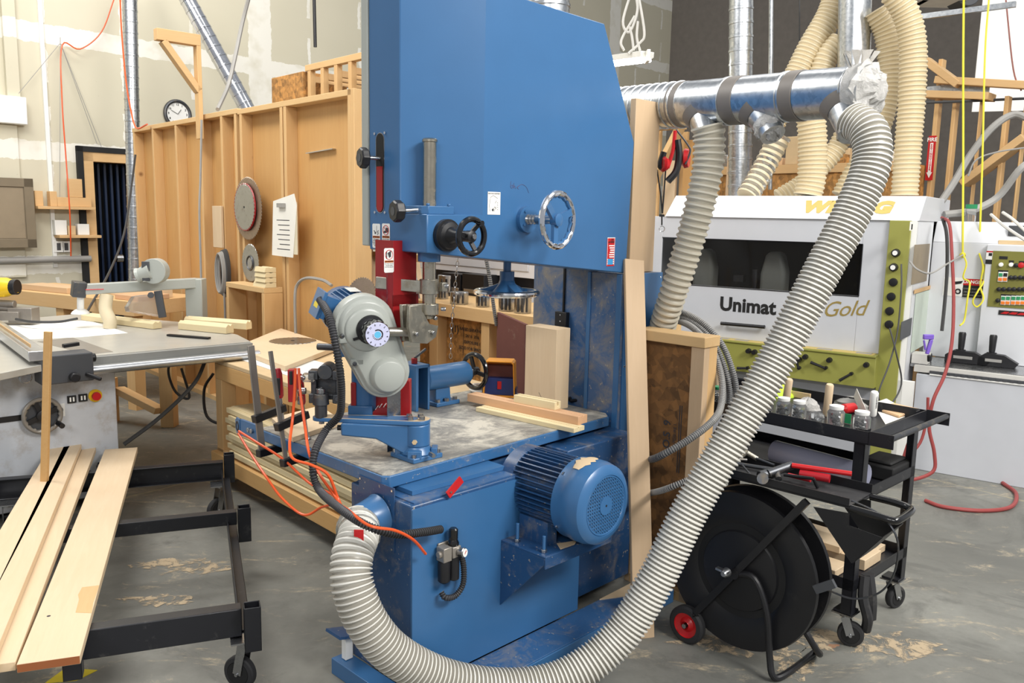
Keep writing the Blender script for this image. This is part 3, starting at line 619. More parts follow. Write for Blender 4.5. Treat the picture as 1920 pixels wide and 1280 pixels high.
# ================================================================ STOCK FEEDER ON THE SAW TABLE
def slab(A, Bp):
    d = V(Bp)-V(A); az = math.degrees(atan2(d.x, d.y)); return Fr(A[0], A[1], az), V((d.x, d.y, 0)).length
_p = pz(781, 856, .78); FB = V((_p.x, _p.y, .7797))
fd = thing('power_feeder', 'blue stock feeder with grey gear cover and numbered dial bolted to the saw table', 'feeder', None, FB)
def L(x, y, Y): return D(x, y, Y)-FB
Yp = _p.y
R45 = Matrix.Rotation(S.rz, 3, 'Z')
m = MB('blue'); m.cb((0, 0, .009), .135, .135, .018, R45); m.lathe((0, 0, .018), (0, 0, 1), [(0, .062), (.012, .056), (.022, .05), (.03, .047)], 32)
for i in range(4):
    a = S.rz+pi/4+i*pi/2; m.cb((.065*cos(a), .065*sin(a), .026), .022, .05, .03, Matrix.Rotation(a, 3, 'Z'))
m.build('base_plate', fd, .003)
boltparts(fd, [(.078*cos(S.rz+pi/4+i*pi/2), .078*sin(S.rz+pi/4+i*pi/2), .018) for i in range(4)], (0, 0, 1), .0085, .012)
zt = L(790, 792, Yp)[2]-.0
m = MB('blue'); m.cyl((0, 0, .045), (0, 0, zt), .049, n=36)
al = L(640, 790, Yp-.05); m.prism([(0, zt), (0, zt-.13), (al[0]+.12, zt-.055), (al[0]-.005, zt-.045), (al[0]-.005, zt)], 'xz', -.04, .03)
m.build('pivot_post', fd, .006)
boltparts(fd, [(.0, -.045, zt-.06)], (-.1, -1, .1), .009, .014, 6, 'mdf', 'set_screw'); boltparts(fd, [(.055, -.06, .03)], (.5, -.8, 0), .008, .03, 6, 'steel', 'set_screw'); boltparts(fd, [(al[0], -.02, zt-.02)], (-1, 0, 0), .01, .02, 12, 'black', 'set_screw')
# arm plate
e = L(583, 782, Yp-.02)[0]
m = MB('blue'); n = 10
poly = [(.05*cos(t), .05*sin(t)-.0) for t in [-pi/2+pi*i/n for i in range(n+1)]]+[(e+.03+.03*cos(t), .03*sin(t)+.01) for t in [pi/2+pi*i/n for i in range(n+1)]]
m.prism(poly, 'xy', zt, zt+.014); arm = m.build('swing_arm', fd, .002)
m = MB('sawdust'); m.prism([(x*.97, y*.85) for x, y in poly], 'xy', zt+.014, zt+.0144); m.m('blue').prism([(x*.7-.03, y*.7) for x, y in poly], 'xy', zt+.0142, zt+.0148); m.build('dust_film', arm)
boltparts(fd, [(-.02, -.025, zt+.014), (.022, -.02, zt+.014), (.012, .02, zt+.014), (-.028, .014, zt+.014)], (0, 0, 1), .0105, .014, 12, 'steel'); boltparts(fd, [(e+.035, -.005, zt)], (0, 0, -1), .01, .01, 12)
# vertical stub and clamp block on arm end
cb = L(596, 725, Yp-.02); cx = cb[0]+.01
m = MB('iron'); m.cyl((e+.032, 0, zt+.012), (e+.032, 0, zt+.06), .022, n=24); m.cyl((e+.032, -.0, zt+.06), (e+.032, 0, zt+.1), .03, .026, n=24); bolts(m, [(e+.032, 0, zt+.1)], (0, 0, 1), .016, .018, 16, 'steel')
m.m('iron'); m.torus((e+.032, 0, zt+.118), (0, 0, 1), .008, .003, 16, 6); m.build('tilt_post', fd, .002)
cz = L(598, 728, Yp)[2]
m = MB('darkgrey'); m.m('iron')
for sx in (-1, 1):
    for sz in (-1, 1): m.cb((cx+.006+sx*.043, .045, cz+sz*.043), .034, .05, .034)
m.cb((cx+.006, .055, cz+.035), .1, .03, .022).cb((cx+.006, .055, cz-.04), .1, .03, .02).cb((cx-.04, .055, cz), .02, .03, .09).cb((cx+.05, .055, cz), .02, .03, .09); m.cb((cx+.006, .075, cz), .1, .01, .1)
m.cyl((cx+.006, .02, cz+.055), (cx+.006, .1, cz+.055), .028, n=20)
bolts(m, [(cx+.006+sx*.043, .02, cz+sz*.043) for sx in (-1, 1) for sz in (-1, 1)], (0, -1, 0), .009, .006, 16, 'darkgrey'); m.build('clamp_block', fd, .004)
# body column, rollers
bx = L(662, 700, Yp)[0]
m = MB('blue'); m.cyl((bx+.02, .1, zt-.0), (bx+.02, .1, cz+.12), .045, n=28); m.box(bx-.03, bx+.06, .05, .15, zt-.0, zt+.045); m.m('iron').cyl((bx-.16, .14, cz+.13), (bx-.04, .12, cz+.13), .013); m.m('blue').cb((bx-.04, .12, cz+.125), .07, .06, .05)
bolts(m, [(bx-.05, .1, cz+.15)], (0, 0, 1), .012, .015, 6); m.build('mounting_column', fd, .004)
m = MB('red'); m.box(bx+.0, bx+.19, .12, .17, zt-.01, zt+.13); m.cb((bx-.01, .08, zt+.07), .02, .05, .12); m.build('roller_housing', fd, .003)
m = MB('red'); m.cyl((bx+.1, .06, zt-.01), (bx+.1, .15, zt-.01), .05, n=32)
for i in range(20):
    a = 2*pi*i/20; m.m('white'); m.bar((bx+.1+.051*cos(a), .06, zt-.01+.051*sin(a)), (bx+.1+.051*cos(a), .15, zt-.01+.051*sin(a)), .003, .002, V((cos(a), 0, sin(a))))
m.build('feed_roller', fd)
# gear cover
n_ = V((.42, -.90, -.07)).normalized(); yv = (V((0, 0, 1))-n_*n_.z).normalized(); xv = yv.cross(n_)
C1 = L(684, 610, Yp-.06); X0 = XF(C1, xv, yv, n_)
inv = X0.inverted(); q = inv @ (C1+ (L(724, 704, Yp-.06)-L(684, 610, Yp-.06))); c2 = (q.x*1.05+.004, q.y*1.0)
def hull(r1, r2, c, n=18):
    dx, dy = c; dd = sqrt(dx*dx+dy*dy); th = atan2(dy, dx); al_ = math.acos((r1-r2)/dd); out = []
    for i in range(n+1):
        t = th+al_+(2*pi-2*al_)*i/n; out.append((r1*cos(t), r1*sin(t)))
    for i in range(n+1):
        t = th-al_+2*al_*i/n; out.append((dx+r2*cos(t), dy+r2*sin(t)))
    return out
r1, r2 = .108, .092
m = MB('greycover'); m.fr(X0)
def loft(m, layers): m.rings([[V((x, y, z)) for x, y in hull(a, b, c2)] for a, b, z in layers])
loft(m, [(r1, r2, -.05), (r1, r2, 0), (r1-.003, r2-.003, .006), (r1-.012, r2-.01, .008), (r1-.02, r2-.016, .02), (r1-.026, r2-.02, .023)])
cov = m.fr(Matrix()).build('gear_cover', fd)
m = MB('greycover'); m.fr(X0); m.lathe((c2[0]+.004, c2[1]-.004, .02), (0, 0, 1), [(0, .066), (.012, .064), (.028, .055), (.03, .052)], 40).lathe((0, -.01, .02), (0, 0, 1), [(0, .078), (.008, .076), (.014, .066)], 40)
for yy, xx in ((-.045, -.072), (-.125, -.03)): m.cb((xx, yy, .012), .045, .022, .022)
bolts(m, [(-.085, -.03, .015), (-.04, -.13, .015), (.1, -.12, .01)], (0, 0, 1), .008, .012, 12, 'iron'); m.fr(Matrix()).build('cover_boss', cov, .003)
m = MB('black'); m.fr(X0); m.lathe((.012, -.008, .03), (0, 0, 1), [(0, .05), (.006, .052), (.012, .05)], 36); m.bar((-.03, -.035, .036), (-.05, -.04, .036), .008, .01); m.m('chrome').lathe((.012, -.008, .04), (0, 0, 1), [(0, .042), (.03, .042)], 36)
m.m('blackgloss'); rr = []; 
for t, k_ in ((.07, .95), (.074, 1), (.115, 1), (.12, .95)):
    rr.append([V((.012+.044*k_*(1+.03*(1 if (j//2) % 2 else -1))*cos(2*pi*j/56), -.008+.044*k_*(1+.03*(1 if (j//2) % 2 else -1))*sin(2*pi*j/56), t)) for j in range(56)])
m.rings(rr); dk = m.fr(Matrix()).build('speed_dial', fd)
m = MB('dial'); m.fr(X0); dc = V((.012, -.008, .1202)); m.lathe(dc, (0, 0, 1), [(0, .042), (.002, .041)], 40); m.m('cyan').cyl(dc+V((0, 0, .002)), dc+V((0, 0, .0026)), .0115, n=24); m.m('blackmat')
for i in range(12):
    a = pi/2-2*pi*i/12+.3; m.text(str(i), .009, Matrix.Translation(dc+V((.034*cos(a), .034*sin(a), .0024))) @ Matrix.Rotation(a-pi/2, 4, 'Z'), .0001, .0002)
for i in range(9):
    a = pi+pi*.95*i/9; m.cb(dc+V((.0165*cos(a), .0165*sin(a), .0024)), .005, .0016+i*.0003, .0004, Matrix.Rotation(a, 3, 'Z'))
for i in range(10):
    a = pi*.62-pi*.75*i/10; m.cb(dc+V((.0165*cos(a), .0165*sin(a), .0024)), .004, .006, .0004, Matrix.Rotation(a, 3, 'Z'))
m.fr(Matrix()).build('dial_face', dk, smooth=False)
# feeder motor
m = MB('blue'); m.fr(X0); m.lathe((0, 0, -.05), (0, 0, -1), [(0, .1), (.02, .1), (.022, .075), (.22, .075), (.224, .09), (.27, .09), (.285, .08), (.287, .03)], 40)
for i in range(34):
    a = 2*pi*i/34; d = V((cos(a), sin(a), 0)); m.bar(V((0, 0, -.075))+d*.083, V((0, 0, -.265))+d*.083, .004, .02, d)
mo = m.fr(Matrix()).build('feeder_motor', fd)
m = MB('blue'); m.fr(X0); m.cb((-.095, .04, -.16), .06, .085, .11, Matrix.Rotation(-.35, 3, 'Z')).cb((-.128, .055, -.16), .012, .1, .125, Matrix.Rotation(-.35, 3, 'Z')); m.m('yellow').cb((-.1355, .05, -.16), .002, .02, .06, Matrix.Rotation(-.35, 3, 'Z'))
m.m('black').lathe((-.1, .005, -.115), (0, -.3, 1), [(0, .02), (.02, .02), (.022, .016), (.04, .016)], 12); m.fr(Matrix()).build('terminal_box', mo, .004)
m = MB('paper'); m.fr(X0); m.prism([(-.02, -.13), (.02, -.13), (.02, -.22), (-.02, -.22)], 'xz', .098, .0995); m.fr(Matrix()).build('rating_plate', mo)
# flexible cable conduit from the feeder, its own thing
cpts = [D(600, 562, Yp+.0), D(616, 590, Yp-.1), D(628, 640, Yp-.16), D(638, 700, Yp-.17), D(640, 745, Yp-.13), D(636, 778, Yp-.08), D(612, 805, Yp-.06), D(591, 845, 2.78), D(587, 885, 2.74), D(600, 920, 2.7), D(640, 955, 2.52), D(690, 986, 2.43), D(745, 1001, 2.47), D(795, 997, 2.55), D(826, 992, 2.62)]
o0 = V((cpts[8].x, cpts[8].y, 0)); m = MB(); m.corr([p-o0 for p in cpts], .0125, .0095, .0014, 'cond', 'blackmat', 14)
solo('flexible_conduit', 'dark grey ribbed conduit running down from the feeder motor to the saw base', 'conduit', m, None, o0)
# second feeder unit: blue tube with black handwheel
F0 = S.z(828, 757, .78); U = Fr(*S.w(F0[0], F0[1])[:2], 44.5)
ru = thing('fence_adjuster', 'blue cast tube with a black handwheel on its end bolted to the saw table', 'fence adjuster', U, (0, 0, .7797))
ax = U.b(835, 704, 0)[2]-.78
def ul(x, y, b=0): q = U.b(x, y, b); return V((q[0], q[1], q[2]-.78))
a0 = ul(793, 705)[0]; a1 = ul(874, 697)[0]
m = MB('blue'); m.lathe((a0, 0, ax), (1, 0, 0), [(0, .052), (.005, .056), (a1-a0-.01, .056), (a1-a0, .05)], 36); m.prism([(-.05, 0), (.05, 0), (.04, .02), (.03, ax), (-.05, ax), (-.05, .02)], 'xz', -.02, .03); m.box(-.065, .075, -.045, .04, 0, .02)
m.build('tube_housing', ru, .004); m = MB(); bolts(m, [(-.0, -.035, .02), (.055, -.03, .02), (-.05, -.03, .02)], (0, 0, 1), .012, .014, 6); m.build('foot_bolt', ru)
m = MB('steel'); m.cyl((a1-.01, 0, ax), (a1+.06, 0, ax), .012); handwheel(m, (a1+.055, 0, ax), (1, 0, 0), .082, .012, 3, .02, 'blackgloss', 'black', 0, .008, 1.2); m.build('handwheel', ru)
m = MB('blue'); fl = ul(786, 768, .0)[0]
m.box(a0-.08, a0-.065, -.05, .07, 0, .2).box(a0-.012, a0, -.05, .07, 0, .21).box(a0-.08, a0, .055, .07, 0, .2).box(a0-.08, a0, -.05, .07, .195, .21); m.build('fence_bracket', ru, .002)
m = MB('steel'); m.m('blackmat'); [m.cyl((a0-.12+.012*i, .02, .01), (a0-.12+.012*i, .02, .18), .005, n=10) for i in range(4)]; m.build('roller_rods', ru)
m = MB('orange'); m.m('paint_or' if 'paint_or' in DEFS else 'red'); m.cyl((a0-.05, 0, .21), (a0-.05, 0, .235), .014, n=14); m.m('iron').bar((a0-.05, 0, .235), (a0+.0, -.02, .275), .014, .01); m.build('clamp_lever', ru, .002)
# ---------------------------------------------------------------- wood on the table
def woodthing(name, label, cat, A, Bp, w, h, z, mat, group=None, grooves=(), bev=.0015, endmat=None):
    fr, Ln = slab(A, Bp); m = MB(mat)
    if grooves:
        poly = [(0, 0), (0, h)]
        for g0, g1, gd in grooves: poly += [(g0, h), (g0, h-gd), (g1, h-gd), (g1, h)]
        poly += [(w, h), (w, 0)]; m.prism(poly, 'yz', 0, Ln)
    else: m.box(0, Ln, 0, w, 0, h)
    return solo(name, label, cat, m, fr, (0, 0, z), group, bev)
woodthing('wood_batten', 'thin pale batten lying under the grooved beam on the saw table edge', 'batten', pz(892, 771, .78), pz(1076, 812, .78), .075, .02, .78, 'pale', None, ((.03, .037, .008),))
woodthing('grooved_beam', 'long pinkish grooved wooden beam lying across the batten on the saw table', 'beam', pz(876, 752, .80), pz(1084, 797, .80), .065, .036, .8, 'beech', None, ((.03, .034, .006),))
woodthing('grooved_block', 'short pale wooden block with a deep groove resting on the beam', 'block', pz(963, 754, .836), pz(1040, 769, .836), .045, .034, .836, 'pale', None, ((.018, .03, .02),))
P = S.z(1040, 770, .78); tpz = S.b(1041, 618, P[1])[2]; wl = S.a(984, 700, P[0])[1]-P[1]; wr = S.b(1067, 700, P[1])[0]-P[0]
m = MB('maplez'); m.box(0, wr, 0, wl, 0, tpz-.78); tbk = solo('timber_block', 'tall square pale timber block standing upright on the saw table', 'timber block', m, S, (P[0], P[1], .78), bev=.002)
m = MB('ink'); m.bar((-.0006, wl*.52, .07), (-.0006, wl*.42, .045), .0015, .0008); m.tube([(-.0006, wl*.66, .045), (-.0006, wl*.62, .04), (-.0006, wl*.68, .03), (-.0006, wl*.63, .022)], .0009, 4); m.build('pencil_mark', tbk)
# orange bin
P = S.z(937, 741, .78); BN = Fr(*S.w(P[0], P[1])[:2], 75)
bn = thing('parts_bin', 'small translucent orange and blue parts bin open to the front on the saw table', 'bin', BN, (0, 0, .78))
def bt(x, y): return D(x, y, S.w(P[0], P[1]).y)
w2 = .08; hh = bt(937, 674)[2]-.78
m = MB('orangebin'); f0 = -.0
out = [(-w2, 0), (w2, 0), (w2-.008, hh-.01), (w2-.018, hh), (-w2+.018, hh), (-w2+.008, hh-.01)]
m.fr(Matrix.Rotation(pi/2-BN.rz-radians(8), 4, 'Z') @ Matrix.Identity(4))
def tray(m, out, d, t):
    n = len(out); cx_ = 0; cy = hh/2
    inn = [(x*(1-t/w2), cy+(y-cy)*(1-t/cy)) for x, y in out]
    A = [m.v((x, -d/2, y)) for x, y in out]; B_ = [m.v((x, -d/2, y)) for x, y in inn]; C_ = [m.v((x, d/2, y)) for x, y in out]; E_ = [m.v((x*.95, d/2-t, y)) for x, y in inn]
    for i in range(n):
        j = (i+1) % n; m.f((A[i], A[j], B_[j], B_[i])); m.f((A[i], C_[i], C_[j], A[j])); m.f((B_[i], B_[j], E_[j], E_[i]))
    m.f(C_); m.f(E_)
m.fr(Matrix.Rotation(-BN.rz+radians(-6), 4, 'Z')); tray(m, out, .1, .006); m.build('bin_shell', bn, .002)
m = MB('bluebin'); m.fr(Matrix.Rotation(-BN.rz+radians(-6), 4, 'Z')); m.m('sandbrown').box(-w2+.012, w2-.012, .025, .035, .006, hh-.03); m.m('bluebin').box(-w2+.008, w2-.008, -.02, .024, .006, hh*.5); m.m('bluebin').box(-w2-.003, -w2, -.04, .04, .0, hh*.25).box(w2, w2+.003, -.04, .04, 0, hh*.25); m.m('redbright').box(-.01, .01, -.025, -.02, hh*.2, hh*.42); m.build('bin_insert', bn, .002)
# black clamp on table right
P = S.z(1085, 757, .78)
m = MB('black'); m.tube([(-.12, .03, .012), (-.03, .0, .014), (.06, .01, .02), (.1, -.0, .02)], .009, 8); m.tube([(-.02, -.02, .012), (.05, -.045, .014), (.12, -.03, .016), (.125, .0, .014), (.05, .0, .014)], .008, 8); m.box(.05, .12, -.05, -.03, .004, .02)
m.m('rubber').box(-.16, -.1, .02, .05, .0, .02)
solo('spring_clamp', 'black clamp lying flat on the saw table beside the tall timber block', 'clamp', m, S, (P[0]-.01, P[1]+.05, .782))
# board under the clamps at the far left corner of the table
A = pz(551, 826, .7797); Bq = pz(505, 800, .7797)
m = MB('mapley'); q = [S.loc(p) for p in (pz(549, 829, .78), pz(642, 797, .78), pz(600, 768, .78), pz(510, 792, .78))]
m.prism([(v_[0], v_[1]) for v_ in q], 'xy', 0, .02); cbd = solo('scrap_board', 'pale scrap board clamped onto the far left corner of the saw table', 'board', m, S, (0, 0, .7797), bev=.001)
# F clamps
def fclamp(label, x0, y0, x1, y1, dep, yj, wd):
    P0 = D(x1, y1, dep); P1 = D(x0, y0, dep+.02); pj = D((x0+(x1-x0)*(yj-y0)/(y1-y0)), yj, dep)
    o = thing('f_clamp', label, 'clamp', None, P0, 'clamps on the saw table corner')
    u = (P1-P0).normalized(); j = (S.e1*.9+S.e2*.1).normalized(); j = (j-u*j.dot(u)).normalized(); Ln = (P1-P0).length
    m = MB('cast'); m.bar((0, 0, 0), u*Ln, wd, .009, S.e2); m.build('rail', o, .001)
    m = MB('black'); m.bar(u*.008-j*.02, u*.008+j*.125, .03, .03, u); m.cyl(u*.02+j*.112, u*.034+j*.112, .012); m.build('fixed_jaw', o, .003)
    h = (pj-P0).dot(u); m = MB('black'); m.bar(u*h-j*.022, u*(h+.02)+j*.125, .032, .03, u); m.build('sliding_jaw', o, .003)
    b = .026; m = MB('steel'); m.cyl(u*(h-.06)+j*.112, u*(h+.09)+j*.112, .006, n=10); m.lathe(u*(h-.075)+j*.112, u, [(0, .014), (.008, .012), (.016, .006)], 14); m.build('screw', o)
    m = MB('redtool'); m.lathe(u*(h+.06)+j*.112, u, [(0, .008), (.01, .013), (.03, .015), (.1, .016), (.12, .012), (.122, .008)], 8); m.m('black'); m.cb(u*(h+.11)+j*.112-V((0, .013, 0)), .014, .006, .07); m.build('handle', o, .002)
    return o
fclamp('taller leftmost bar clamp of the two on the saw table corner', 470, 648, 492, 852, 3.17, 785, .028)
fclamp('second bar clamp, shorter and thinner, on the saw table corner', 507, 658, 537, 870, 3.05, 800, .016)
# blue cable bracket
P = S.a(480, 815, 0)
m = MB('blue'); m.box(-.012, 0, .0, .14, -.04, .03); m.fr(Matrix.Translation((-.012, .14, -.005)) @ Matrix.Rotation(pi/2-.2, 4, 'Z')); m.prism([(0, -.035), (.04, -.035), (.06, -.02), (.06, .02), (.04, .035), (0, .035)], 'xz', -.003, .003); m.m('black').torus((.03, 0, 0), (0, 1, 0), .017, .006, 20, 8); m.fr(Matrix()); bolts(m, [(-.012, .035, 0), (-.012, .06, 0)], (-1, 0, 0), .01, .01, 12)
solo('cable_bracket', 'blue steel bracket with a black grommet on the saw table left end', 'bracket', m, S, (0, P[1]-.03, .765), bev=.001)
# orange air lines
def airline(pts, label, r=.0048, mat='orange', name='air_hose', cat='hose', group='orange air lines of the feeder', o0=None, n=8):
    P = [D(*p) for p in pts]; o0 = V((P[len(P)//2].x, P[len(P)//2].y, 0)); m = MB(mat); m.tube([p-o0 for p in P], r, n, 8)
    return solo(name, label, cat, m, None, o0, group)
airline([(447, 812, 3.18), (470, 850, 3.1), (500, 895, 3.0), (530, 935, 2.95), (570, 965, 2.9), (605, 950, 2.85), (640, 948, 2.58), (690, 984, 2.39), (740, 994, 2.42), (775, 1012, 2.5), (798, 1038, 2.58)], 'orange air line drooping lowest from the blue bracket to the air regulator')
airline([(448, 808, 3.18), (480, 828, 3.1), (530, 860, 3.05), (580, 905, 2.98), (620, 925, 2.9), (632, 938, 2.8)], 'orange air line running straight behind the clamps')
airline([(554, 690, 2.92), (552, 740, 2.9), (548, 790, 2.88), (543, 835, 2.8), (550, 860, 2.76), (585, 872, 2.72), (615, 890, 2.72), (632, 930, 2.74), (640, 950, 2.72)], 'orange air line hanging from the left plug beside the clamp handle', .0052)
airline([(560, 690, 2.92), (563, 735, 2.9), (572, 800, 2.86), (580, 850, 2.78), (600, 890, 2.74), (625, 925, 2.74), (636, 945, 2.72)], 'orange air line hanging from the right plug beside the clamp block', .0052)
m = MB('redtool'); P = D(548, 722, 2.95); m.cb((0, 0, 0), .026, .03, .12); m.m('rubber').cb((0, -.016, .03), .012, .006, .05); m.m('steel').cyl((.02, 0, -.02), (.05, 0, -.02), .012).cyl((.03, -.01, .03), (.05, -.01, .03), .008).cyl((.028, 0, -.04), (.028, 0, -.07), .01)
m.m('clear').cb((.06, 0, .03), .04, .03, .03)
solo('air_valve', 'small red valve with steel fittings beside the grey clamp block', 'valve', m, None, P, bev=.003)
# ================================================================ BIG HOSE, DUCT, LEANING BOARDS, CRATE
def world_corr(pts, r, pitch, amp, a, b, name, label, cat, group=None, n=28, r1=None):
    P = [D(*p) if not isinstance(p, Vector) else p for p in pts]; o0 = V((P[len(P)//2].x, P[len(P)//2].y, 0)); m = MB()
    m.corr([p-o0 for p in P], r, pitch, amp, a, b, n, r1=r1); return solo(name, label, cat, m, None, o0, group)
pe = S.w(-.09, pp[1], pp[2]-.01)
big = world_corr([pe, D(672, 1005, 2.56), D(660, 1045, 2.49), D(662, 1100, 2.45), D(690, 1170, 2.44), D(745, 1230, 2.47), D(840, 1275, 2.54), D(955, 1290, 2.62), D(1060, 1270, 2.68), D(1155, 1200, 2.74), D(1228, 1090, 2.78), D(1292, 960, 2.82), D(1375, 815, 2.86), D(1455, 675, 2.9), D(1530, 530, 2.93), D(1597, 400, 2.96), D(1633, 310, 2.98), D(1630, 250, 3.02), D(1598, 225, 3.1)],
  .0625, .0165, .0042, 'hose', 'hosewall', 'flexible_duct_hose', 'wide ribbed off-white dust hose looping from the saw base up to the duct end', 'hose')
m = MB(); m.corr([V((0, 0, 0)), (pe-D(672, 1005, 2.56))*.4, pe-D(672, 1005, 2.56)], .069, .05, .003, 'clear', 'clear', 20, (0, 0)); m.m('redbright').box(.0, .03, -.075, -.07, -.01, .05)
solo('plastic_cuff', 'clear plastic film wrapped with red tape around the hose end at the dust port', 'plastic wrap', m, None, D(672, 1005, 2.56))
# main overhead duct
DA = D(1632, 170, 3.12); DB = D(1240, 199, 3.95); dd = (DB-DA).normalized()
dth = thing('overhead_duct', 'horizontal galvanised dust collection duct with grey tape bands beside the saw head', 'duct', None, (DA.x, DA.y, DA.z))
def da(x):                                 # distance along the duct for a pixel column
    lo_, hi_ = -.2, 2.2
    for _ in range(30):
        mid = (lo_+hi_)/2; q = DA+dd*mid-V((0, 0, H)); px_ = 960+FP*q.dot(_R)/q.dot(_F)
        lo_, hi_ = (mid, hi_) if px_ > x else (lo_, mid)
    return lo_
def rad(t): return .0925+.0075*min(1, t/1.4)
m = MB('galv')
prof = []
for x0, x1 in ((1600, 1592), (1592, 1505), (1505, 1470), (1470, 1400), (1400, 1365), (1365, 1300)): prof += [(da(x0), rad(da(x0)))]
t = da(1290); m.lathe((0, 0, 0), dd, [(da(1632), rad(0)), (da(1600), rad(0)), (da(1599), rad(0)+.003), (da(1595), rad(0)), (da(1480), rad(.4)), (da(1479), rad(.4)+.004), (da(1474), rad(.4)+.004), (da(1473), rad(.4)), (da(1372), rad(.8)), (da(1371), rad(.8)+.004), (da(1366), rad(.8)+.004), (da(1365), rad(.8)), (da(1290), rad(1.1))], 48, (0, 1))
m.build('straight_pipe', dth)
m = MB('galv'); pr = []; tt = da(1292); k = 0
while tt < da(1150)+.3: pr += [(tt, .1), (tt+.036, .1), (tt+.038, .1045), (tt+.046, .1045), (tt+.048, .1)]; tt += .05
m.lathe((0, 0, 0), dd, pr, 40); m.build('spiral_pipe', dth)
for x0, x1 in ((1510, 1484), (1398, 1372), (1292, 1272)):
    m = MB('tape'); m.lathe((0, 0, 0), dd, [(da(x0), rad(da(x0))+.001), (da(x0)+.003, rad(da(x0))+.0035), (da(x1)-.003, rad(da(x1))+.0035), (da(x1), rad(da(x1))+.001)], 48, (0, 0)); m.build('tape_band', dth)
for (cx, tx, ty, ln, nm) in ((1312, 1325, 248, .17, 'a'), (1412, 1440, 236, .16, 'b'), (1575, 1592, 232, .16, 'c')):
    c = dd*da(cx); ty_ = D(tx, ty, (DA+c).y-.1)-DA; u = (ty_-c).normalized()
    m = MB('galv'); m.lathe(c+u*.02, u, [(0, .062), (.08, .062), (ln, .05), (ln+.03, .05)], 32); tp_ = m.build('branch_tap', dth)
    m = MB('tape'); m.lathe(c+u*.06, u, [(0, .086), (.028, .074), (.04, .0635)], 32, (0, 0)); m.build('tape_collar', tp_)
def crumple(name, label, c, ax, r, ln, seed, parent=None):
    rn = random.Random(seed); m = MB('wrap'); M = rotTo(ax); R = []
    for i in range(9):
        t = i/8; rr = r*(1.02 if t < .4 else (1.12 if t < .6 else 1.0-.6*(t-.6)/.4))
        R.append([V(c)+M @ V(((rr*(1+rn.uniform(-.11, .11)*(t > .3)))*cos(2*pi*j/26), (rr*(1+rn.uniform(-.11, .11)*(t > .3)))*sin(2*pi*j/26), ln*t+rn.uniform(-.012, .012)*(t > .3))) for j in range(26)])
    m.rings(R); return m
m = crumple('', '', DA+dd*.06, -dd, .098, .1, 3); 
rn = random.Random(5); tuft = D(1612, 110, 3.12)
for i in range(8): a = rn.uniform(-1, 1); m.prism([(0, 0), (.05+a*.02, .04+.03*rn.random()), (.02+a*.02, .07+.02*rn.random())], 'xz', 0, .0015) if 0 else None
m.fr(Matrix.Translation(tuft)); m.m('wrap')
for i in range(5):
    a = -1.6+.6*i; pts_ = [m.v((0+.03*sin(a), .0, -.03)), m.v((.07*sin(a), .02*cos(a*2), .015+.02*cos(a))), m.v((.07*sin(a+.4), -.02, .01+.02*cos(a))), m.v((.035*sin(a+.3), .01, -.035))]; m.f(pts_)
m.fr(Matrix()); o = m.build('plastic_wrap'); tag(o, 'crumpled clear plastic film closing the right end of the overhead duct', 'plastic wrap')
c = dd*da(1412); u = (D(1440, 236, (DA+c).y-.1)-DA-c).normalized(); m = crumple('', '', DA+c+u*.13, u, .055, .09, 9); o = m.build('plastic_wrap'); tag(o, 'crumpled clear plastic film tied over the middle capped branch of the duct', 'plastic wrap')
c = dd*da(1312); yq = (DA+c).y-.12
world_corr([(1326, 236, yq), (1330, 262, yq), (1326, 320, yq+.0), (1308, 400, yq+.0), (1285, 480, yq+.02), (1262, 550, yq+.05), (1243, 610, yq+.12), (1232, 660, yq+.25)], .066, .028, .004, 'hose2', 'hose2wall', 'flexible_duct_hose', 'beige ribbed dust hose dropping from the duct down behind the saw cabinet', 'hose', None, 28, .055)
# clamps on big hose top
# leaning boards
def board_pts(name, label, cat, A, Bp, wv, tv, mat, group=None, bev=.002):
    """board from bottom A to top Bp (world); wv width vector, tv thickness vector"""
    A = V(A); Bp = V(Bp); z_ = (Bp-A); Ln = z_.length; z_ = z_.normalized(); x_ = V(wv); w = x_.length; x_ = (x_-z_*x_.dot(z_)).normalized(); y_ = z_.cross(x_); t = tv
    m = MB(mat); m.box(-w/2, w/2, 0, t, 0, Ln); o = m.build(name, None, bev); M = Matrix((x_, y_, z_)).transposed().to_4x4(); M.translation = A; o.matrix_world = M; return tag(o, label, cat, group)
A = pz(1208, 1197, 0); Bt = S.w(*S.b(1190, 486, -.005))
board_pts('leaning_board', 'long bowed pale board leaning on the blue cabinet with its foot on the floor', 'board', A, Bt, V((.088, .03, 0)), .02, 'alderz', bev=.003)
q0 = S.b(1180, 505, .06); q1 = S.b(1222, 505, .06); qt = S.b(1200, 186, .06)
m = MB('alderz'); m.box(0, q1[0]-q0[0]+.01, 0, .03, 0, qt[2]-1.413); solo('upright_board', 'short wide plank standing upright on top of the blue cabinet beside the head', 'board', m, S, (q0[0], .06, 1.415), bev=.002)
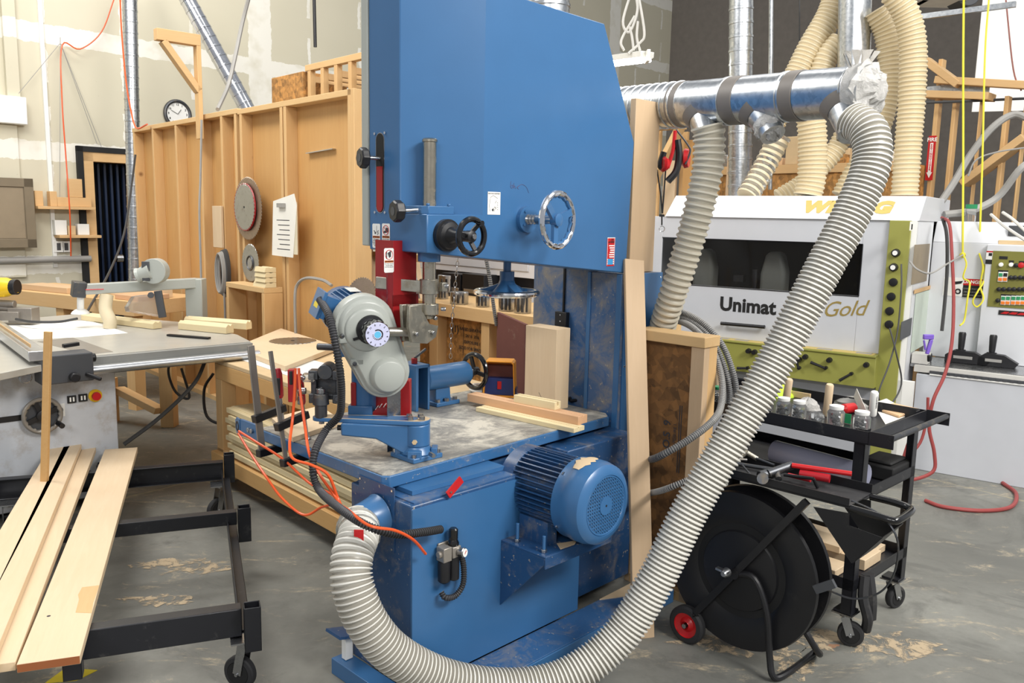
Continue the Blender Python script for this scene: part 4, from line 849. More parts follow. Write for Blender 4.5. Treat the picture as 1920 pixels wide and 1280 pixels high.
# crate
CR = thing('osb_crate', 'stud framed strand board crate standing behind the leaning board', 'crate', S, (1.355, -.372, 0))
m = MB('osbdark'); m.box(.04, .05, .04, .34, .04, 1.13); m.m('ink'); m.fr(XF((.0385, .13, .72), (0, 0, 1), (0, 1, 0), (-1, 0, 0))); m.text('O.S  9', .05, Matrix.Translation((-.0, .06, 0)), .0004, .0008); m.box(-.16, .14, -.012, -.008, 0, .0006).box(-.16, .14, -.002, .002, 0, .0006).box(-.15, .12, -.08, -.072, 0, .0006).text('EXPOSURE 1', .02, Matrix.Translation((0, .02, 0)), .0004)
m.fr(Matrix()).build('strand_board_panel', CR)
m = MB('alderz'); m.box(0, .04, 0, .065, 0, 1.13); m.build('corner_stud', CR, .003); m = MB('alder'); m.m('studh'); m.box(-.01, .11, -.005, .36, 1.13, 1.175); m.build('top_rail', CR, .003)
m = MB('alderz'); m.box(0, .04, .33, .36, 0, 1.13); m.build('rear_stud', CR, .003); m = MB('studx'); m.m('stud'); m.box(.04, .1, 0, .018, .0, 1.13); m.build('side_panel', CR, .002)
m = MB('studh'); m.box(0, .1, .02, .33, 0, .04); m.build('bottom_rail', CR)
# grey armoured conduits over the crate
def conduit(pts, label, r=.013, grp='grey armoured conduits looping over the crate'):
    P = [D(*p) for p in pts]; o0 = V((P[len(P)//2].x, P[len(P)//2].y, 0)); m = MB(); m.corr([p-o0 for p in P], r, .009, .0009, 'cablegrey', 'darkgrey', 10)
    return solo('armoured_conduit', label, 'conduit', m, None, o0, grp)
conduit([(1232, 582, 4.1), (1262, 580, 3.9), (1310, 600, 3.75), (1350, 640, 3.65), (1372, 690, 3.6), (1381, 740, 3.6), (1372, 790, 3.6), (1330, 860, 3.6)], 'outermost grey armoured conduit arching over the crate')
conduit([(1230, 592, 4.1), (1262, 590, 3.9), (1305, 608, 3.75), (1340, 645, 3.65), (1362, 700, 3.6), (1368, 750, 3.6), (1350, 800, 3.6), (1310, 860, 3.6)], 'middle grey armoured conduit arching over the crate', .012)
conduit([(1230, 600, 4.1), (1265, 600, 3.9), (1300, 615, 3.7), (1335, 655, 3.55), (1353, 710, 3.45), (1352, 760, 3.35), (1335, 790, 3.25), (1290, 825, 3.18), (1235, 856, 3.2), (1215, 862, 3.5)], 'innermost grey armoured conduit sweeping low across the crate front', .014)
conduit([(1215, 925, 3.5), (1245, 918, 3.15), (1290, 900, 3.1), (1330, 885, 3.1)], 'short grey conduit crossing the crate below the others', .012)
# ================================================================ SERVICE CART (right)
K = Fr(1.34, 3.05, 46)
ct = thing('service_cart', 'black steel three-tier service cart on casters loaded with jars', 'cart', K)
Lb, La = .86, .53
kz = .885
def angle_post(m, a, b, sa, sb, z0, z1, w=.042, t=.004):
    m.box(min(a, a+sa*w), max(a, a+sa*w), min(b, b+sb*t), max(b, b+sb*t), z0, z1); m.box(min(a, a+sa*t), max(a, a+sa*t), min(b, b+sb*w), max(b, b+sb*w), z0, z1)
for a, b, sa, sb in ((0, 0, 1, 1), (La, 0, -1, 1), (0, Lb, 1, -1), (La, Lb, -1, -1)):
    m = MB('cartblack'); angle_post(m, a, b, sa, sb, .15, kz); m.box(a+(0 if sa > 0 else -.07), a+(.07 if sa > 0 else 0), b+(0 if sb > 0 else -.07), b+(.07 if sb > 0 else 0), .142, .15); m.build('leg', ct)
for z, h, nm in ((kz-.05, .05, 'tray_top'), (.60, .045, 'tray_middle'), (.24, .045, 'tray_bottom')):
    m = MB('cartblack'); e = .02 if nm == 'tray_top' else 0
    m.box(-e, La+e, -e, Lb+e, z, z+.004); m.box(-e, La+e, -e, -e+.004, z, z+h).box(-e, La+e, Lb+e-.004, Lb+e, z, z+h).box(-e, -e+.004, -e, Lb+e, z, z+h).box(La+e-.004, La+e, -e, Lb+e, z, z+h); m.build(nm, ct)
m = MB('cartblack'); m.box(-.02, -.016, -.11, -.02, kz-.05, kz+.003).box(La+.016, La+.02, -.11, -.02, kz-.05, kz+.003); m.m('iron'); m.cyl((-.02, -.098, kz-.012), (La+.02, -.098, kz-.012), .0115); m.build('push_handle', ct)
def caster(root, a, b, ang, R=.05, z1=.142, plate=.04, mt='steel'):
    c, s = cos(ang), sin(ang); d = V((c, s, 0)); n = V((-s, c, 0)); o = V((a, b, R))+d*.025
    m = MB(mt); m.cb((a, b, z1-.004), plate*2, plate*2, .006); m.cyl((a, b, z1-.022), (a, b, z1-.006), .022)
    for k in (-1, 1): m.bar(V((a, b, z1-.02))+n*k*.021, o+n*k*.021, .032, .003, n)
    m.cyl(o-n*.027, o+n*.027, .006); f = m.build('caster', root)
    m = MB('rubber'); m.lathe(o-n*.016, n, [(0, R*.7), (.002, R*.93), (.007, R), (.025, R), (.03, R*.93), (.032, R*.7)], 32, (0, 0)); m.m('blackmat').lathe(o-n*.017, n, [(0, R*.68), (.034, R*.68)], 20); m.build('wheel', f); return f
caster(ct, .035, .035, -1.2, .05); caster(ct, La-.035, .035, -.3, .05); caster(ct, .035, Lb-.035, 1, .05); caster(ct, La-.035, Lb-.035, 2, .05)
TZ = kz-.046
# jars
def ktop(x, y, z=TZ): q = K.z(x, y, z); return q
def jar_parts(root, r, h, lid='white', fill='steel'):
    m = MB('glassjar'); m.lathe((0, 0, 0), (0, 0, 1), [(0, r*.9), (.006, r), (h*.68, r), (h*.8, r*.78), (h*.84, r*.72)], 24); b = m.build('glass_body', root)
    m = MB(fill); rn = random.Random(int(r*1e5+h*1e4))
    for i in range(9): m.bar((rn.uniform(-r, r)*.55, rn.uniform(-r, r)*.55, .004+i*h*.045), (rn.uniform(-r, r)*.55, rn.uniform(-r, r)*.55, .012+i*h*.05), .009, .009)
    f = m.build('hardware_contents', root); f['kind'] = 'stuff'
    if lid:
        m = MB(lid); m.lathe((0, 0, h*.82), (0, 0, 1), [(0, r*.8), (.004, r*.83), (h*.17, r*.83), (h*.18, r*.76)], 32); m.build('lid', root)
jars = [(1436, 770, .031, .075, 'white', 'clear screw-top jar of hardware leftmost on the cart edge beside the big hose'), (1468, 777, .031, .075, 'white', 'clear jar with a white lid below the left wooden dowel handle'), (1497, 783, .031, .075, 'white', 'clear jar with a white lid holding a bent black wire, third from the left'),
        (1530, 795, .031, .058, None, 'open clear jar without a lid, fourth from the left on the cart edge'), (1566, 798, .034, .085, 'white', 'tall clear jar with a white lid in front of the red bottle'), (1614, 807, .034, .08, 'white', 'clear jar with a white lid nearest the cart corner, green tag behind it'), (1345, 752, .028, .07, 'green', 'clear jar with a green lid at the far left end of the cart'), (1328, 748, .024, .06, 'white', 'small white-lidded jar at the far left end of the cart')]
for x, y, r, h, lid, lab in jars:
    q = ktop(x, y); q0 = (max(q[0], r+.002), q[1]); j = thing('glass_jar', lab, 'jar', K, (q0[0], q0[1], TZ), 'hardware jars on the cart'); jar_parts(j, r, h, lid)
# dowel shaped glue bottles/handles leaning
for x0, y0, x1, y1, r, lab in ((1466, 750, 1480, 712, .0165, 'left pale wooden dowel standing tilted among the cart jars'), (1543, 770, 1556, 722, .0165, 'middle pale wooden dowel standing tilted among the cart jars'), (1630, 770, 1640, 736, .0165, 'right white tube with printing standing tilted behind the corner jar'), (1336, 724, 1346, 695, .0165, 'pale dowel standing tilted at the far left end of the cart')):
    q = ktop(x0, y0+12, TZ); bq = K.w(q[0]+.03, q[1], TZ); tq = D(x1, y1, bq.y-.03)
    m = MB('white' if 'white' in lab else 'paley'); m.m('white' if 'white' in lab else 'maplez'); dv = tq-bq; m.lathe((0, 0, 0.004), dv, [(0, r*.9), (.004, r), (dv.length-.006, r), (dv.length, r*.8)], 20)
    o = solo('tilted_dowel' if 'dowel' in lab else 'printed_tube', lab, 'dowel' if 'dowel' in lab else 'tube', m, None, bq)
    if 'white' in lab:
        m = MB('ink'); nn = dv.normalized(); m.text('CHAMPION', .011, XF(nn*dv.length*.62+V((.35, -.94, 0))*r*1.01, nn*-1, nn.cross(V((.35, -.94, 0)))*-1 if 0 else V((.35, -.94, 0)).cross(-nn), V((.35, -.94, 0))), .0004); m.build('printed_word', o)
def lump(name, label, cat, x, y, mat, sx, sy, sz, seed, rotz=0., z=None, group=None):
    rn = random.Random(seed); m = MB(mat); n = 18; R = []
    for i in range(7):
        t = i/6; k = max(.03, sin(pi*min(1, .12+.88*(1-t))/1.12*.5*1.0)) if 0 else sqrt(max(.002, 1-t*t))
        R.append([V((sx*k*(1+rn.uniform(-.16, .16))*cos(2*pi*j/n), sy*k*(1+rn.uniform(-.16, .16))*sin(2*pi*j/n), sz*t*(1+rn.uniform(-.1, .1)))) for j in range(n)])
    m.rings(R); q = ktop(x, y, TZ if z is None else z); return solo(name, label, cat, m, K, (q[0], q[1], (TZ if z is None else z)), group)
lump('work_glove', 'bright yellow-green work glove crumpled on the cart behind the jars', 'glove', 1465, 742, 'hivis', .08, .05, .06, 2)
lump('grey_rag', 'grey cloth rag bunched on the cart behind the red bottle', 'rag', 1600, 762, 'cablegrey', .07, .09, .045, 4)
lump('plastic_bag', 'translucent plastic bag slumped between the dowels on the cart', 'bag', 1515, 766, 'wrap', .05, .05, .05, 6)
q = ktop(1578, 776); m = MB('redbright'); m.lathe((0, 0, .022), (1, -.3, .0), [(0, .012), (.01, .022), (.07, .022), (.085, .01)], 18); solo('red_bottle', 'small glossy red bottle lying behind the tall jar', 'bottle', m, K, (q[0], q[1], TZ))
q = ktop(1600, 800); m = MB('green'); m.cb((0, 0, .022), .003, .03, .04); solo('green_tag', 'small green plastic tag standing beside the corner jar', 'tag', m, K, (q[0]+.03, q[1]+.04, TZ))
q = ktop(1500, 745); m = MB('mdf'); m.box(-.02, .06, -.06, .05, 0, .03); solo('small_carton', 'small brown cardboard box behind the dowels on the cart', 'box', m, K, (q[0], q[1], TZ), bev=.002)
m = MB('paper'); pp_ = [ktop(1660, 796), ktop(1712, 776), ktop(1662, 748), ktop(1636, 757)]; m.prism([(v_[0]-pp_[0][0], v_[1]-pp_[0][1]) for v_ in pp_], 'xy', 0, .002); m.bar((.12, .14, .004), (.2, .22, .07), .05, .0015, V((1, -1, 0)))
solo('paper_sheets', 'white folded paper sheets lying near the cart push handle', 'paper', m, K, (pp_[0][0], pp_[0][1], TZ+.001))
m = MB('beech'); pq = [ktop(1640, 765, TZ+.01), ktop(1686, 781, TZ+.01), ktop(1724, 768, TZ+.01), ktop(1700, 763, TZ+.01), ktop(1676, 757, TZ+.01)]; m.m('skin'); m.prism([(v_[0]-pq[0][0], v_[1]-pq[0][1]) for v_ in pq], 'xy', 0, .012)
solo('brown_napkin', 'light tan crumpled sheet lying on the white papers on the cart', 'paper', m, K, (pq[0][0], pq[0][1], TZ+.004), bev=.004)
# middle and lower shelf contents
q = K.z(1560, 905, .645); m = MB('film'); m.cyl((.0, 0, .05), (.05, .42, .05), .05, n=24); solo('film_roll', 'roll of clear film lying on the cart middle shelf', 'roll', m, K, (.17, .06, .606))
m = MB('blackmat'); m.box(0, .2, 0, .16, 0, .06).box(.02, .18, .02, .14, .06, .075); solo('tool_case', 'flat black plastic case at the right end of the cart middle shelf', 'case', m, K, (.33, .01, .606), bev=.01)
for i, (a, b, w, l, z, t, lab) in enumerate(((.06, .10, .12, .55, .246, .03, 'pale offcut board lying at the front of the cart bottom shelf'), (.22, .05, .16, .6, .246, .045, 'wide pale offcut board in the middle of the cart bottom shelf'), (.40, .08, .1, .5, .246, .03, 'offcut board at the back of the cart bottom shelf'), (.20, .15, .12, .5, .293, .03, 'offcut board stacked on top of the wide one on the cart bottom shelf'))):
    m = MB('mapley'); m.box(0, w, 0, l, 0, t); solo('offcut_board', lab, 'board', m, K, (a, b, z), 'offcuts on the cart bottom shelf', .002)
m = MB('mapley'); m.box(0, .1, 0, .5, 0, .025); solo('offcut_plank', 'pale plank on the cart middle shelf under the reel handle', 'board', m, K, (.2, .2 + .3, .606) if 0 else (.03, .1, .606), bev=.002)
q = K.z(1630, 1130, .2); m = MB('rubber'); m.tube([(0, 0, .1), (-.02, -.01, .02), (-.01, -.03, -.06), (.01, -.02, -.12)], .02, 8); m.tube([(.03, 0, .1), (.03, -.02, 0), (.04, -.02, -.08)], .025, 8)
solo('dark_rag', 'dark rag hanging over the front of the cart bottom shelf', 'rag', m, K, (.07, -.012, .19))
# ================================================================ STRAPPING REEL CART
_c = D(1400, 1062, 3.0); RK = Fr(_c.x, _c.y, 44); rc = _c.z
rl = thing('strapping_reel_cart', 'black two-wheeled strapping reel stand with a big dished disc and tool tray', 'reel cart', RK)
RR = .30
m = MB('blackmat'); m.m('black')
prof = [(-.004, .0), (-.004, .12), (-.0, .15), (.012, .155), (.016, .17), (.0, .20), (-.002, .26), (.0, RR), (.012, RR+.004), (.012, RR-.01), (.014, .0)]
m.lathe((-.06, 0, rc), (1, 0, 0), [(t, r) for t, r in prof], 64, (0, 0)); m.build('front_disc', rl)
m = MB('black'); m.lathe((.05, 0, rc), (1, 0, 0), [(0, 0), (0, RR), (.012, RR+.004), (.016, 0)], 64, (0, 0)); m.build('rear_disc', rl)
m = MB('blackmat'); m.cyl((-.05, 0, rc), (.05, 0, rc), .2, n=40); m.build('strap_coil', rl)
m = MB('black'); hb_ = (-.085, 0, rc)
def rpt(x, y, a=-.085): return RK.a(x, y, a)
tp = rpt(1512, 940); bt_ = rpt(1305, 1148); m.bar(hb_, tp, .025, .025, (1, 0, 0)); m.bar(hb_, bt_, .025, .025, (1, 0, 0)); m.m('black').cyl((-.1, 0, rc), (.09, 0, rc), .02); fr_ = m.build('frame_bar', rl)
m = MB('alu'); m.lathe((-.12, 0.015, rc+.01), (-1, 0, 0), [(0, .018), (.02, .015), (.03, .009)], 16); m.bar((-.135, -.0, rc+.015), (-.135, .05, rc+.02), .02, .008); m.build('wing_nut', rl)
lg = [hb_, rpt(1432, 1110), rpt(1447, 1240), D(1449, 1270, 2.86)]; lg2 = RK.loc(D(1449, 1268, 2.87)); lg3 = RK.loc(pz(1475, 1262, .015)); lg4 = RK.loc(pz(1528, 1222, .015)); lg5 = RK.loc(D(1500, 1180, 3.2))
m = MB('black'); m.tube([V(hb_), V(rpt(1415, 1085)), V(rpt(1438, 1150)), V(rpt(1443, 1230)), V(RK.loc(pz(1450, 1268, .02))), V(lg3), V(lg4), V((.08, -.25, .1)), V((.09, -.02, rc))], .0125, 10, 5); m.build('kick_stand', rl)
wh = RK.loc(pz(1287, 1203, 0)); 
for k, w_ in enumerate((0, .26)):
    c = V((wh[0]+w_, wh[1], .075)); m = MB('rubber'); m.lathe(c, (1, 0, 0), [(-.018, .05), (-.017, .068), (-.01, .076), (.01, .076), (.017, .068), (.018, .05)], 40, (0, 0)); wl_ = m.build('wheel', rl)
    m = MB('redbright'); m.lathe(c, (1, 0, 0), [(-.017, .05), (-.012, .048), (-.004, .03), (-.014, .018), (-.018, .016)], 32, (0, 0)); m.m('redbright').cyl(c, c+V((.01, 0, 0)), .05, n=24); m.m('steel').cyl(c-V((.026, 0, 0)), c, .009); m.build('hub', wl_)
m = MB('black'); m.cyl((wh[0], wh[1], .075), (wh[0]+.26, wh[1], .075), .009); m.bar((wh[0]+.03, wh[1], .075), bt_, .022, .022); m.build('axle', rl)
# tray: long direction = -b
t0 = RK.a(1330, 884, -.085); t1 = RK.a(1592, 942, -.085); tz = t0[2]; bz0, bz1 = t0[1], t1[1]; W_ = .2
m = MB('black'); m.box(-.085, -.085+W_, bz1, bz0, tz, tz+.004); m.box(-.085, -.081, bz1, bz0, tz-.004, tz+.03).box(-.085+W_-.004, -.085+W_, bz1, bz0, tz, tz+.035).box(-.085, -.085+W_, bz0-.004, bz0, tz, tz+.035); m.m('rubber').box(-.08, -.09+W_, bz1, bz0-.005, tz+.004, tz+.0045); m.build('tool_tray', rl)
m = MB('black'); pl_ = [RK.a(x, y, -.085) for x, y in ((1525, 950), (1592, 962), (1592, 985), (1655, 1008), (1602, 1054), (1596, 1056))]
m.prism([(v_[1], v_[2]) for v_ in pl_], 'yz', -.085, -.082); m.prism([(v_[1], v_[2]) for v_ in pl_], 'yz', .10, .103)
pA, pB = pl_[4], pl_[3]; m.bar((.009, pA[1], pA[2]), (.009, pB[1], pB[2]), .003, .19, (1, 0, 0)) if 0 else m.prism([(pA[1], pA[2]), (pB[1], pB[2]), (pB[1], pB[2]+.003), (pA[1], pA[2]+.003)], 'yz', -.085, .10); m.build('strap_pocket', rl)
h1 = RK.a(1595, 952, -.07); h2 = RK.a(1680, 972, -.07); m = MB('blackgloss'); m.tube([(-.07, h1[1], h1[2]+.0), (-.07, h1[1]-.08, h1[2]-.003), (-.065, h2[1]+.02, h1[2]-.008), (-.045, h2[1], h1[2]-.008), (.07, h2[1]-.0, h1[2]-.005), (.095, h2[1]+.02, h1[2]-.004), (.1, h1[1]-.08, h1[2]), (.1, h1[1], h1[2])], .0125, 12, 5); m.build('push_handle', rl)
m = MB('darkgrey'); q = rpt(1545, 1100, -.07); m.bar((-.07, q[1]+.03, q[2]-.02), (-.07, q[1]-.035, q[2]+.025), .03, .014, (1, 0, 0)); m.build('strap_guide', rl)
m = MB('iron'); P_l = [rpt(1597, 938, -.03), rpt(1650, 965, -.03), rpt(1682, 1010, -.03), rpt(1678, 1070, -.0), rpt(1650, 1110, .02), rpt(1600, 1122, .02), rpt(1550, 1105, .02)]
m.tube([V(p) for p in P_l], .0035, 6); m.build('loose_strap', rl)
# tools in the tray
def tz_pt(x, y, h=.03, a=None):
    q = RK.loc(pz(x, y, tz+h)); return V(q)
def ttool(name, label, parts, grp='strapping tools in the reel cart tray'):
    o = thing(name, label, 'tool', RK, (0, 0, tz+.004), grp)
    for nm, mt, segs in parts:
        m = MB(mt)
        for p, q, r in segs: m.cyl(V(p)-V((0, 0, tz+.004)), V(q)-V((0, 0, tz+.004)), r, n=12)
        m.build(nm, o)
    return o
ttool('strapping_tensioner', 'strapping tool with a long bright red grip lying highest in the reel cart tray', [('red_grip', 'redbright', [(tz_pt(1485, 872, .06), tz_pt(1597, 888, .06), .0095)]), ('head', 'iron', [(tz_pt(1440, 888, .03), tz_pt(1485, 872, .055), .016), (tz_pt(1425, 893, .02), tz_pt(1450, 885, .03), .02), (tz_pt(1455, 880, .04), tz_pt(1460, 898, .02), .012)])])
ttool('strapping_cutter', 'strapping tool with a thick faded red grip in front in the tray', [('red_grip', 'redtool', [(tz_pt(1500, 887, .035), tz_pt(1556, 897, .035), .0155), (tz_pt(1478, 890, .03), tz_pt(1520, 900, .03), .008)]), ('lever', 'black', [(tz_pt(1470, 890, .035), tz_pt(1525, 897, .045), .006), (tz_pt(1525, 897, .045), tz_pt(1533, 914, .01), .006)]), ('head', 'iron', [(tz_pt(1430, 895, .02), tz_pt(1430, 897, .05), .02)])])
ttool('strapping_sealer', 'all grey steel strapping tool at the left end of the tray', [('body', 'steeldirty', [(tz_pt(1380, 860, .03), tz_pt(1400, 845, .06), .014), (tz_pt(1400, 848, .055), tz_pt(1420, 860, .035), .01)]), ('lever', 'iron', [(tz_pt(1345, 858, .04), tz_pt(1400, 862, .03), .006), (tz_pt(1372, 868, .02), tz_pt(1450, 880, .02), .008), (tz_pt(1410, 856, .04), tz_pt(1452, 872, .03), .005), (tz_pt(1392, 872, .03), tz_pt(1410, 893, .01), .004)])])
# ================================================================ MOULDER MACHINE
_c = pz(1690, 882, 0); MF = Fr(_c.x, _c.y, 36)
mc = thing('moulder_machine', 'long white and olive wood moulding machine with a dark viewing window behind the cart', 'moulder', MF)
fx = lambda x, y, a=0.: MF.a(x, y, a)
wz0, wz1 = 1.164, 1.516; wb0, wb1 = .371, 1.86; BL = 1.98; b0 = .05
m = MB('machine2'); m.box(0, .02, b0, wb0, .78, 1.68).box(0, .02, wb1, BL, .78, 1.68).box(0, .02, wb0, wb1, .78, wz0).box(0, .02, wb0, wb1, wz1, 1.68)
m.box(.02, 1.1, BL-.02, BL, .78, 1.68).box(1.08, 1.1, b0, BL, .78, 1.84); m.build('hood_front', mc, .003)
m = MB('machine'); m.prism([(-.02, 1.68), (.16, 1.845), (1.1, 1.845), (1.1, 1.68)], 'xz', b0-.02, BL+.02 if 0 else 1.84); m.build('hood_roof', mc, .004)
m = MB('machine'); m.prism([(0, 0), (0, 1.68), (.16, 1.84), (.56, 1.84), (.56, .9), (.3, .9), (.3, 0)], 'xz', b0-.012, b0); 
ep = lambda x, y, b=.038: MF.b(x, y, b)
m.build('end_panel', mc)
def endrect(m, x0, y0, x1, y1, o=.036, mt=None):
    a0, a1 = ep(x0, (y0+y1)/2)[0], ep(x1, (y0+y1)/2)[0]; z1, z0 = ep((x0+x1)/2, y0)[2], ep((x0+x1)/2, y1)[2]
    if mt: m.m(mt)
    m.box(a0, a1, o-.003, o, z0, z1)
m = MB('fibre'); endrect(m, 1711, 458, 1739, 529, mt='fibre'); m.build('end_window', mc)
m = MB(); endrect(m, 1688, 600, 1707, 632, mt='darkgrey'); m.build('vent', mc); m = MB(); endrect(m, 1712, 548, 1738, 650, .0355, 'dustfilm'); m.build('plastic_flap', mc); m = MB(); endrect(m, 1712, 539, 1741, 546, .03, 'studx'); m.build('flap_batten', mc); m = MB(); endrect(m, 1705, 415, 1711, 432, mt='paper'); m.m('blackmat'); endrect(m, 1707, 420, 1709, 430, .034, 'blackmat'); m.build('arrow_sticker', mc)
# inner works
m = MB('rubber'); m.box(1.04, 1.05, b0, BL-.02, .8, 1.66).box(.3, 1.04, b0+.02, BL-.03, .95, 1.0); m.build('inner_housing', mc)
for (x, w, nm) in ((1325, .17, 0), (1455, .19, 1)):
    q = fx(x, 500, .28); m = MB('greycover'); b = q[1]
    m.prism([(b-w/2, wz0-.06), (b+w/2, wz0-.06), (b+w/2, wz0+.1), (b+w/3, wz0+.24), (b+w/5, wz0+.27), (b-w/5, wz0+.27), (b-w/3, wz0+.24), (b-w/2, wz0+.12)], 'yz', .2, .34); m.build('spindle_cover', mc, .03, 4)
m = MB(); q = fx(1530, 520, .35); m.corr([V((.35, q[1], 1.45)), V((.35, q[1]-.03, 1.3)), V((.35, q[1], 1.1))], .07, .03, .004, 'fibre', 'fibre_in', 20); q = fx(1420, 520, .3)
m.m('iron').cyl((.25, q[1], wz0-.05), (.25, q[1], wz0+.13), .025).cb((.3, q[1]+.14, wz0+.05), .06, .08, .05).cb((.3, q[1]-.5, wz0+.05), .06, .1, .14).cyl((.24, q[1]-.42, wz0-.04), (.24, q[1]-.42, wz0+.15), .02); m.build('inner_pipework', mc)
m = MB('glass'); m.box(.008, .013, wb0, wb1, wz0, wz1); m.build('window_pane', mc)
m = MB('black'); m.box(-.003, .0, wb0-.004, wb1+.004, wz0-.006, wz0).box(-.003, 0, wb0-.004, wb1, wz1, wz1+.004).box(-.003, 0, wb0-.006, wb0, wz0, wz1); m.build('window_seal', mc)
h0 = fx(1356, 605); h1 = fx(1438, 612); m = MB('black'); m.cyl((-.045, h0[1], h0[2]), (-.045, h1[1], h1[2]), .013, n=12); m.cyl((0, h0[1]-.02, h0[2]), (-.045, h0[1]-.02, h0[2]), .009).cyl((0, h1[1]+.02, h1[2]), (-.045, h1[1]+.02, h1[2]), .009); m.build('door_handle', mc)
# lettering
mx = lambda b, z, a=-.0015: XF((a, b, z), (0, -1, 0), (0, 0, 1), (-1, 0, 0))
q = fx(1401, 574); m = MB('blackmat'); m.text('Unimat', .142, mx(q[1], q[2]+.0), .0006, .005, 0, sp=1.02); m.build('name_unimat', mc)
q = fx(1580, 580); m = MB('golddark'); m.text('Gold', .15, mx(q[1], q[2]) @ Matrix.Rotation(.12, 4, 'Z'), .0006, .0, .45, sp=.95); m.build('name_gold', mc)
sl = V((.16+.02, 0, .165)).normalized(); nn = V((-sl.z, 0, sl.x)); q = fx(1585, 388, .05)
m = MB('gold'); m.text('WEINIG', .155, XF((.07-.002, q[1], 1.762+.001) , (0, -1, 0), sl, nn), .001, .012, .15, sp=1.08); m.build('maker_name', mc)
# olive panel + base
m = MB('olive'); m.box(-.1, 0, .2, 1.5, .555, .765); m.m('olive').box(-.11, 0, .2, 1.5, .765, .78); pn = m.build('lever_panel', mc, .003)
m = MB('gold'); m.box(-.1, -.0, .22, 1.48, .7805, .782); m.m('cablegrey'); [m.box(-.08, -.03, b, b+.1, .782, .784) for b in (.24, .5, .8, 1.1, 1.25)]; m.build('scale_strip', mc)
for x, y in ((1406, 657), (1500, 673), (1512, 668), (1557, 674), (1626, 683), (1417, 659)):
    q = fx(x, y, -.1); m = MB('steel'); m.cyl((-.1, q[1], q[2]), (-.135, q[1], q[2]), .016, n=14); m.m('black').cyl((-.12, q[1], q[2]), (-.15, q[1], q[2]), .02, .016, n=14); m.build('adjusting_screw', mc)
for x0, y0, x1, y1 in ((1491, 665, 1497, 690), (1520, 679, 1547, 690), (1574, 713, 1595, 701), (1382, 690, 1400, 690)):
    p = fx(x0, y0, -.13); q = fx(x1, y1, -.13); m = MB('black'); m.cyl(p, q, .011, .008, n=10); m.cyl(q, (-.1, q[1], q[2]), .012); m.build('clamp_lever', mc)
m = MB('mgrey'); m.box(.0, 1.1, .19, BL, .0, .555); m.build('base_cabinet', mc, .004)
m = MB('olive'); m.box(-.03, .02, .07, .205, 0, 1.68); gp = m.build('control_column', mc, .004); m = MB('white'); m.box(-.02, .02, b0-.012, .075, 0, 1.68); m.m('white').box(-.02, .02, -.03, .07, 0, .62); m.build('column_edge', mc)
for i, (x, y) in enumerate(((1680, 474), (1676, 501), (1675, 529), (1671, 556), (1668, 583), (1667, 608))):
    q = fx(x, y, -.03); m = MB('black'); m.lathe((-.03, q[1], q[2]), (-1, 0, 0), [(0, .028), (.01, .027), (.03 if i < 2 else .014, .024), (.032 if i < 2 else .015, .018)], 20)
    if i < 2: m.m('white').cyl((-.062, q[1], q[2]), (-.063, q[1], q[2]), .016)
    m.build('control_knob', gp)
# infeed
m = MB('machine2'); m.box(.1, 1.0, -2.6, -.02, 0, .66); m.m('white').box(.09, 1.0, -2.6, -.1, .66, .672); m.build('infeed_base', mc, .004)
m = MB('steel'); m.box(.14, .55, -2.6, .03, .70, .72); m.m('cablewhite').box(.11, .14, -2.6, .0, .672, .715); m.m('darkgrey').box(.09, .11, -2.6, -.1, .672, .69)
for i in range(60): m.m('darkgrey'); m.box(.085, .09, -2.55+i*.04, -2.53+i*.04, .674, .688)
m.build('infeed_bed', mc)
iz = fx(1800, 455, .6); it = fx(1800, 415, .68)
m = MB('machine'); m.box(.6, 1.2, -.9, .04, .72, iz[2]); m.prism([(.6, iz[2]), (.68, it[2]), (1.2, it[2]), (1.2, iz[2])], 'xz', -.62, .04); m.build('infeed_housing', mc, .004)
c0 = fx(1847, 500, .55); cz0 = fx(1850, 458, .55)[2]
m = MB('machine'); m.box(.55, 1.1, -2.6, c0[1], .72, cz0); m.build('control_box', mc, .004)
pb0 = fx(1862, 470, .54); pb1 = fx(1935, 580, .54)
m = MB('olivedark'); m.box(.543, .55, pb1[1]-.2, pb0[1], pb1[2], pb0[2]); cp_ = m.build('button_panel', mc)
def btn(x, y, mt, r=.015, l=.018):
    q = fx(x, y, .543); m = MB(mt); m.lathe((.543, q[1], q[2]), (-1, 0, 0), [(0, r), (l, r*.9), (l+.002, r*.6)], 14); m.build('button', cp_)
for x in (1903, 1913, 1895, 1922): btn(x, 520, 'black')
for x in (1873, 1882, 1892, 1901, 1911, 1920): btn(x, 542, 'black')
btn(1877, 496, 'white'); btn(1896, 496, 'white'); btn(1905, 497, 'black'); btn(1915, 497, 'redbright', .02); btn(1871, 563, 'black')
def rocker(x, y, g, h1, h2):
    q = fx(x, y, .543); m = MB('white'); m.box(.535, .543, q[1]-.014, q[1]+.014, q[2]-h1, q[2]+h2); m.m(g).box(.53, .536, q[1]-.011, q[1]+.011, q[2]+.004, q[2]+.026); m.m('orangelab').box(.53, .536, q[1]-.011, q[1]+.011, q[2]-.026, q[2]-.006); m.build('rocker_switch', cp_)
for x in (1881, 1890, 1900, 1909, 1918): rocker(x, 563, 'green', .03, .032)
rocker(1876, 519, 'green', .032, .034); rocker(1885, 519, 'black', .032, .034)
for x0, y0, x1, y1 in ((1874, 480, 1889, 486), (1892, 488, 1901, 492), (1911, 489, 1925, 493), (1872, 506, 1890, 513), (1877, 551, 1925, 557)):
    p, q = fx(x0, y0, .543), fx(x1, y1, .543); m = MB('blackmat'); m.box(.54, .543, q[1], p[1], q[2], p[2]); m.build('legend_strip', cp_)
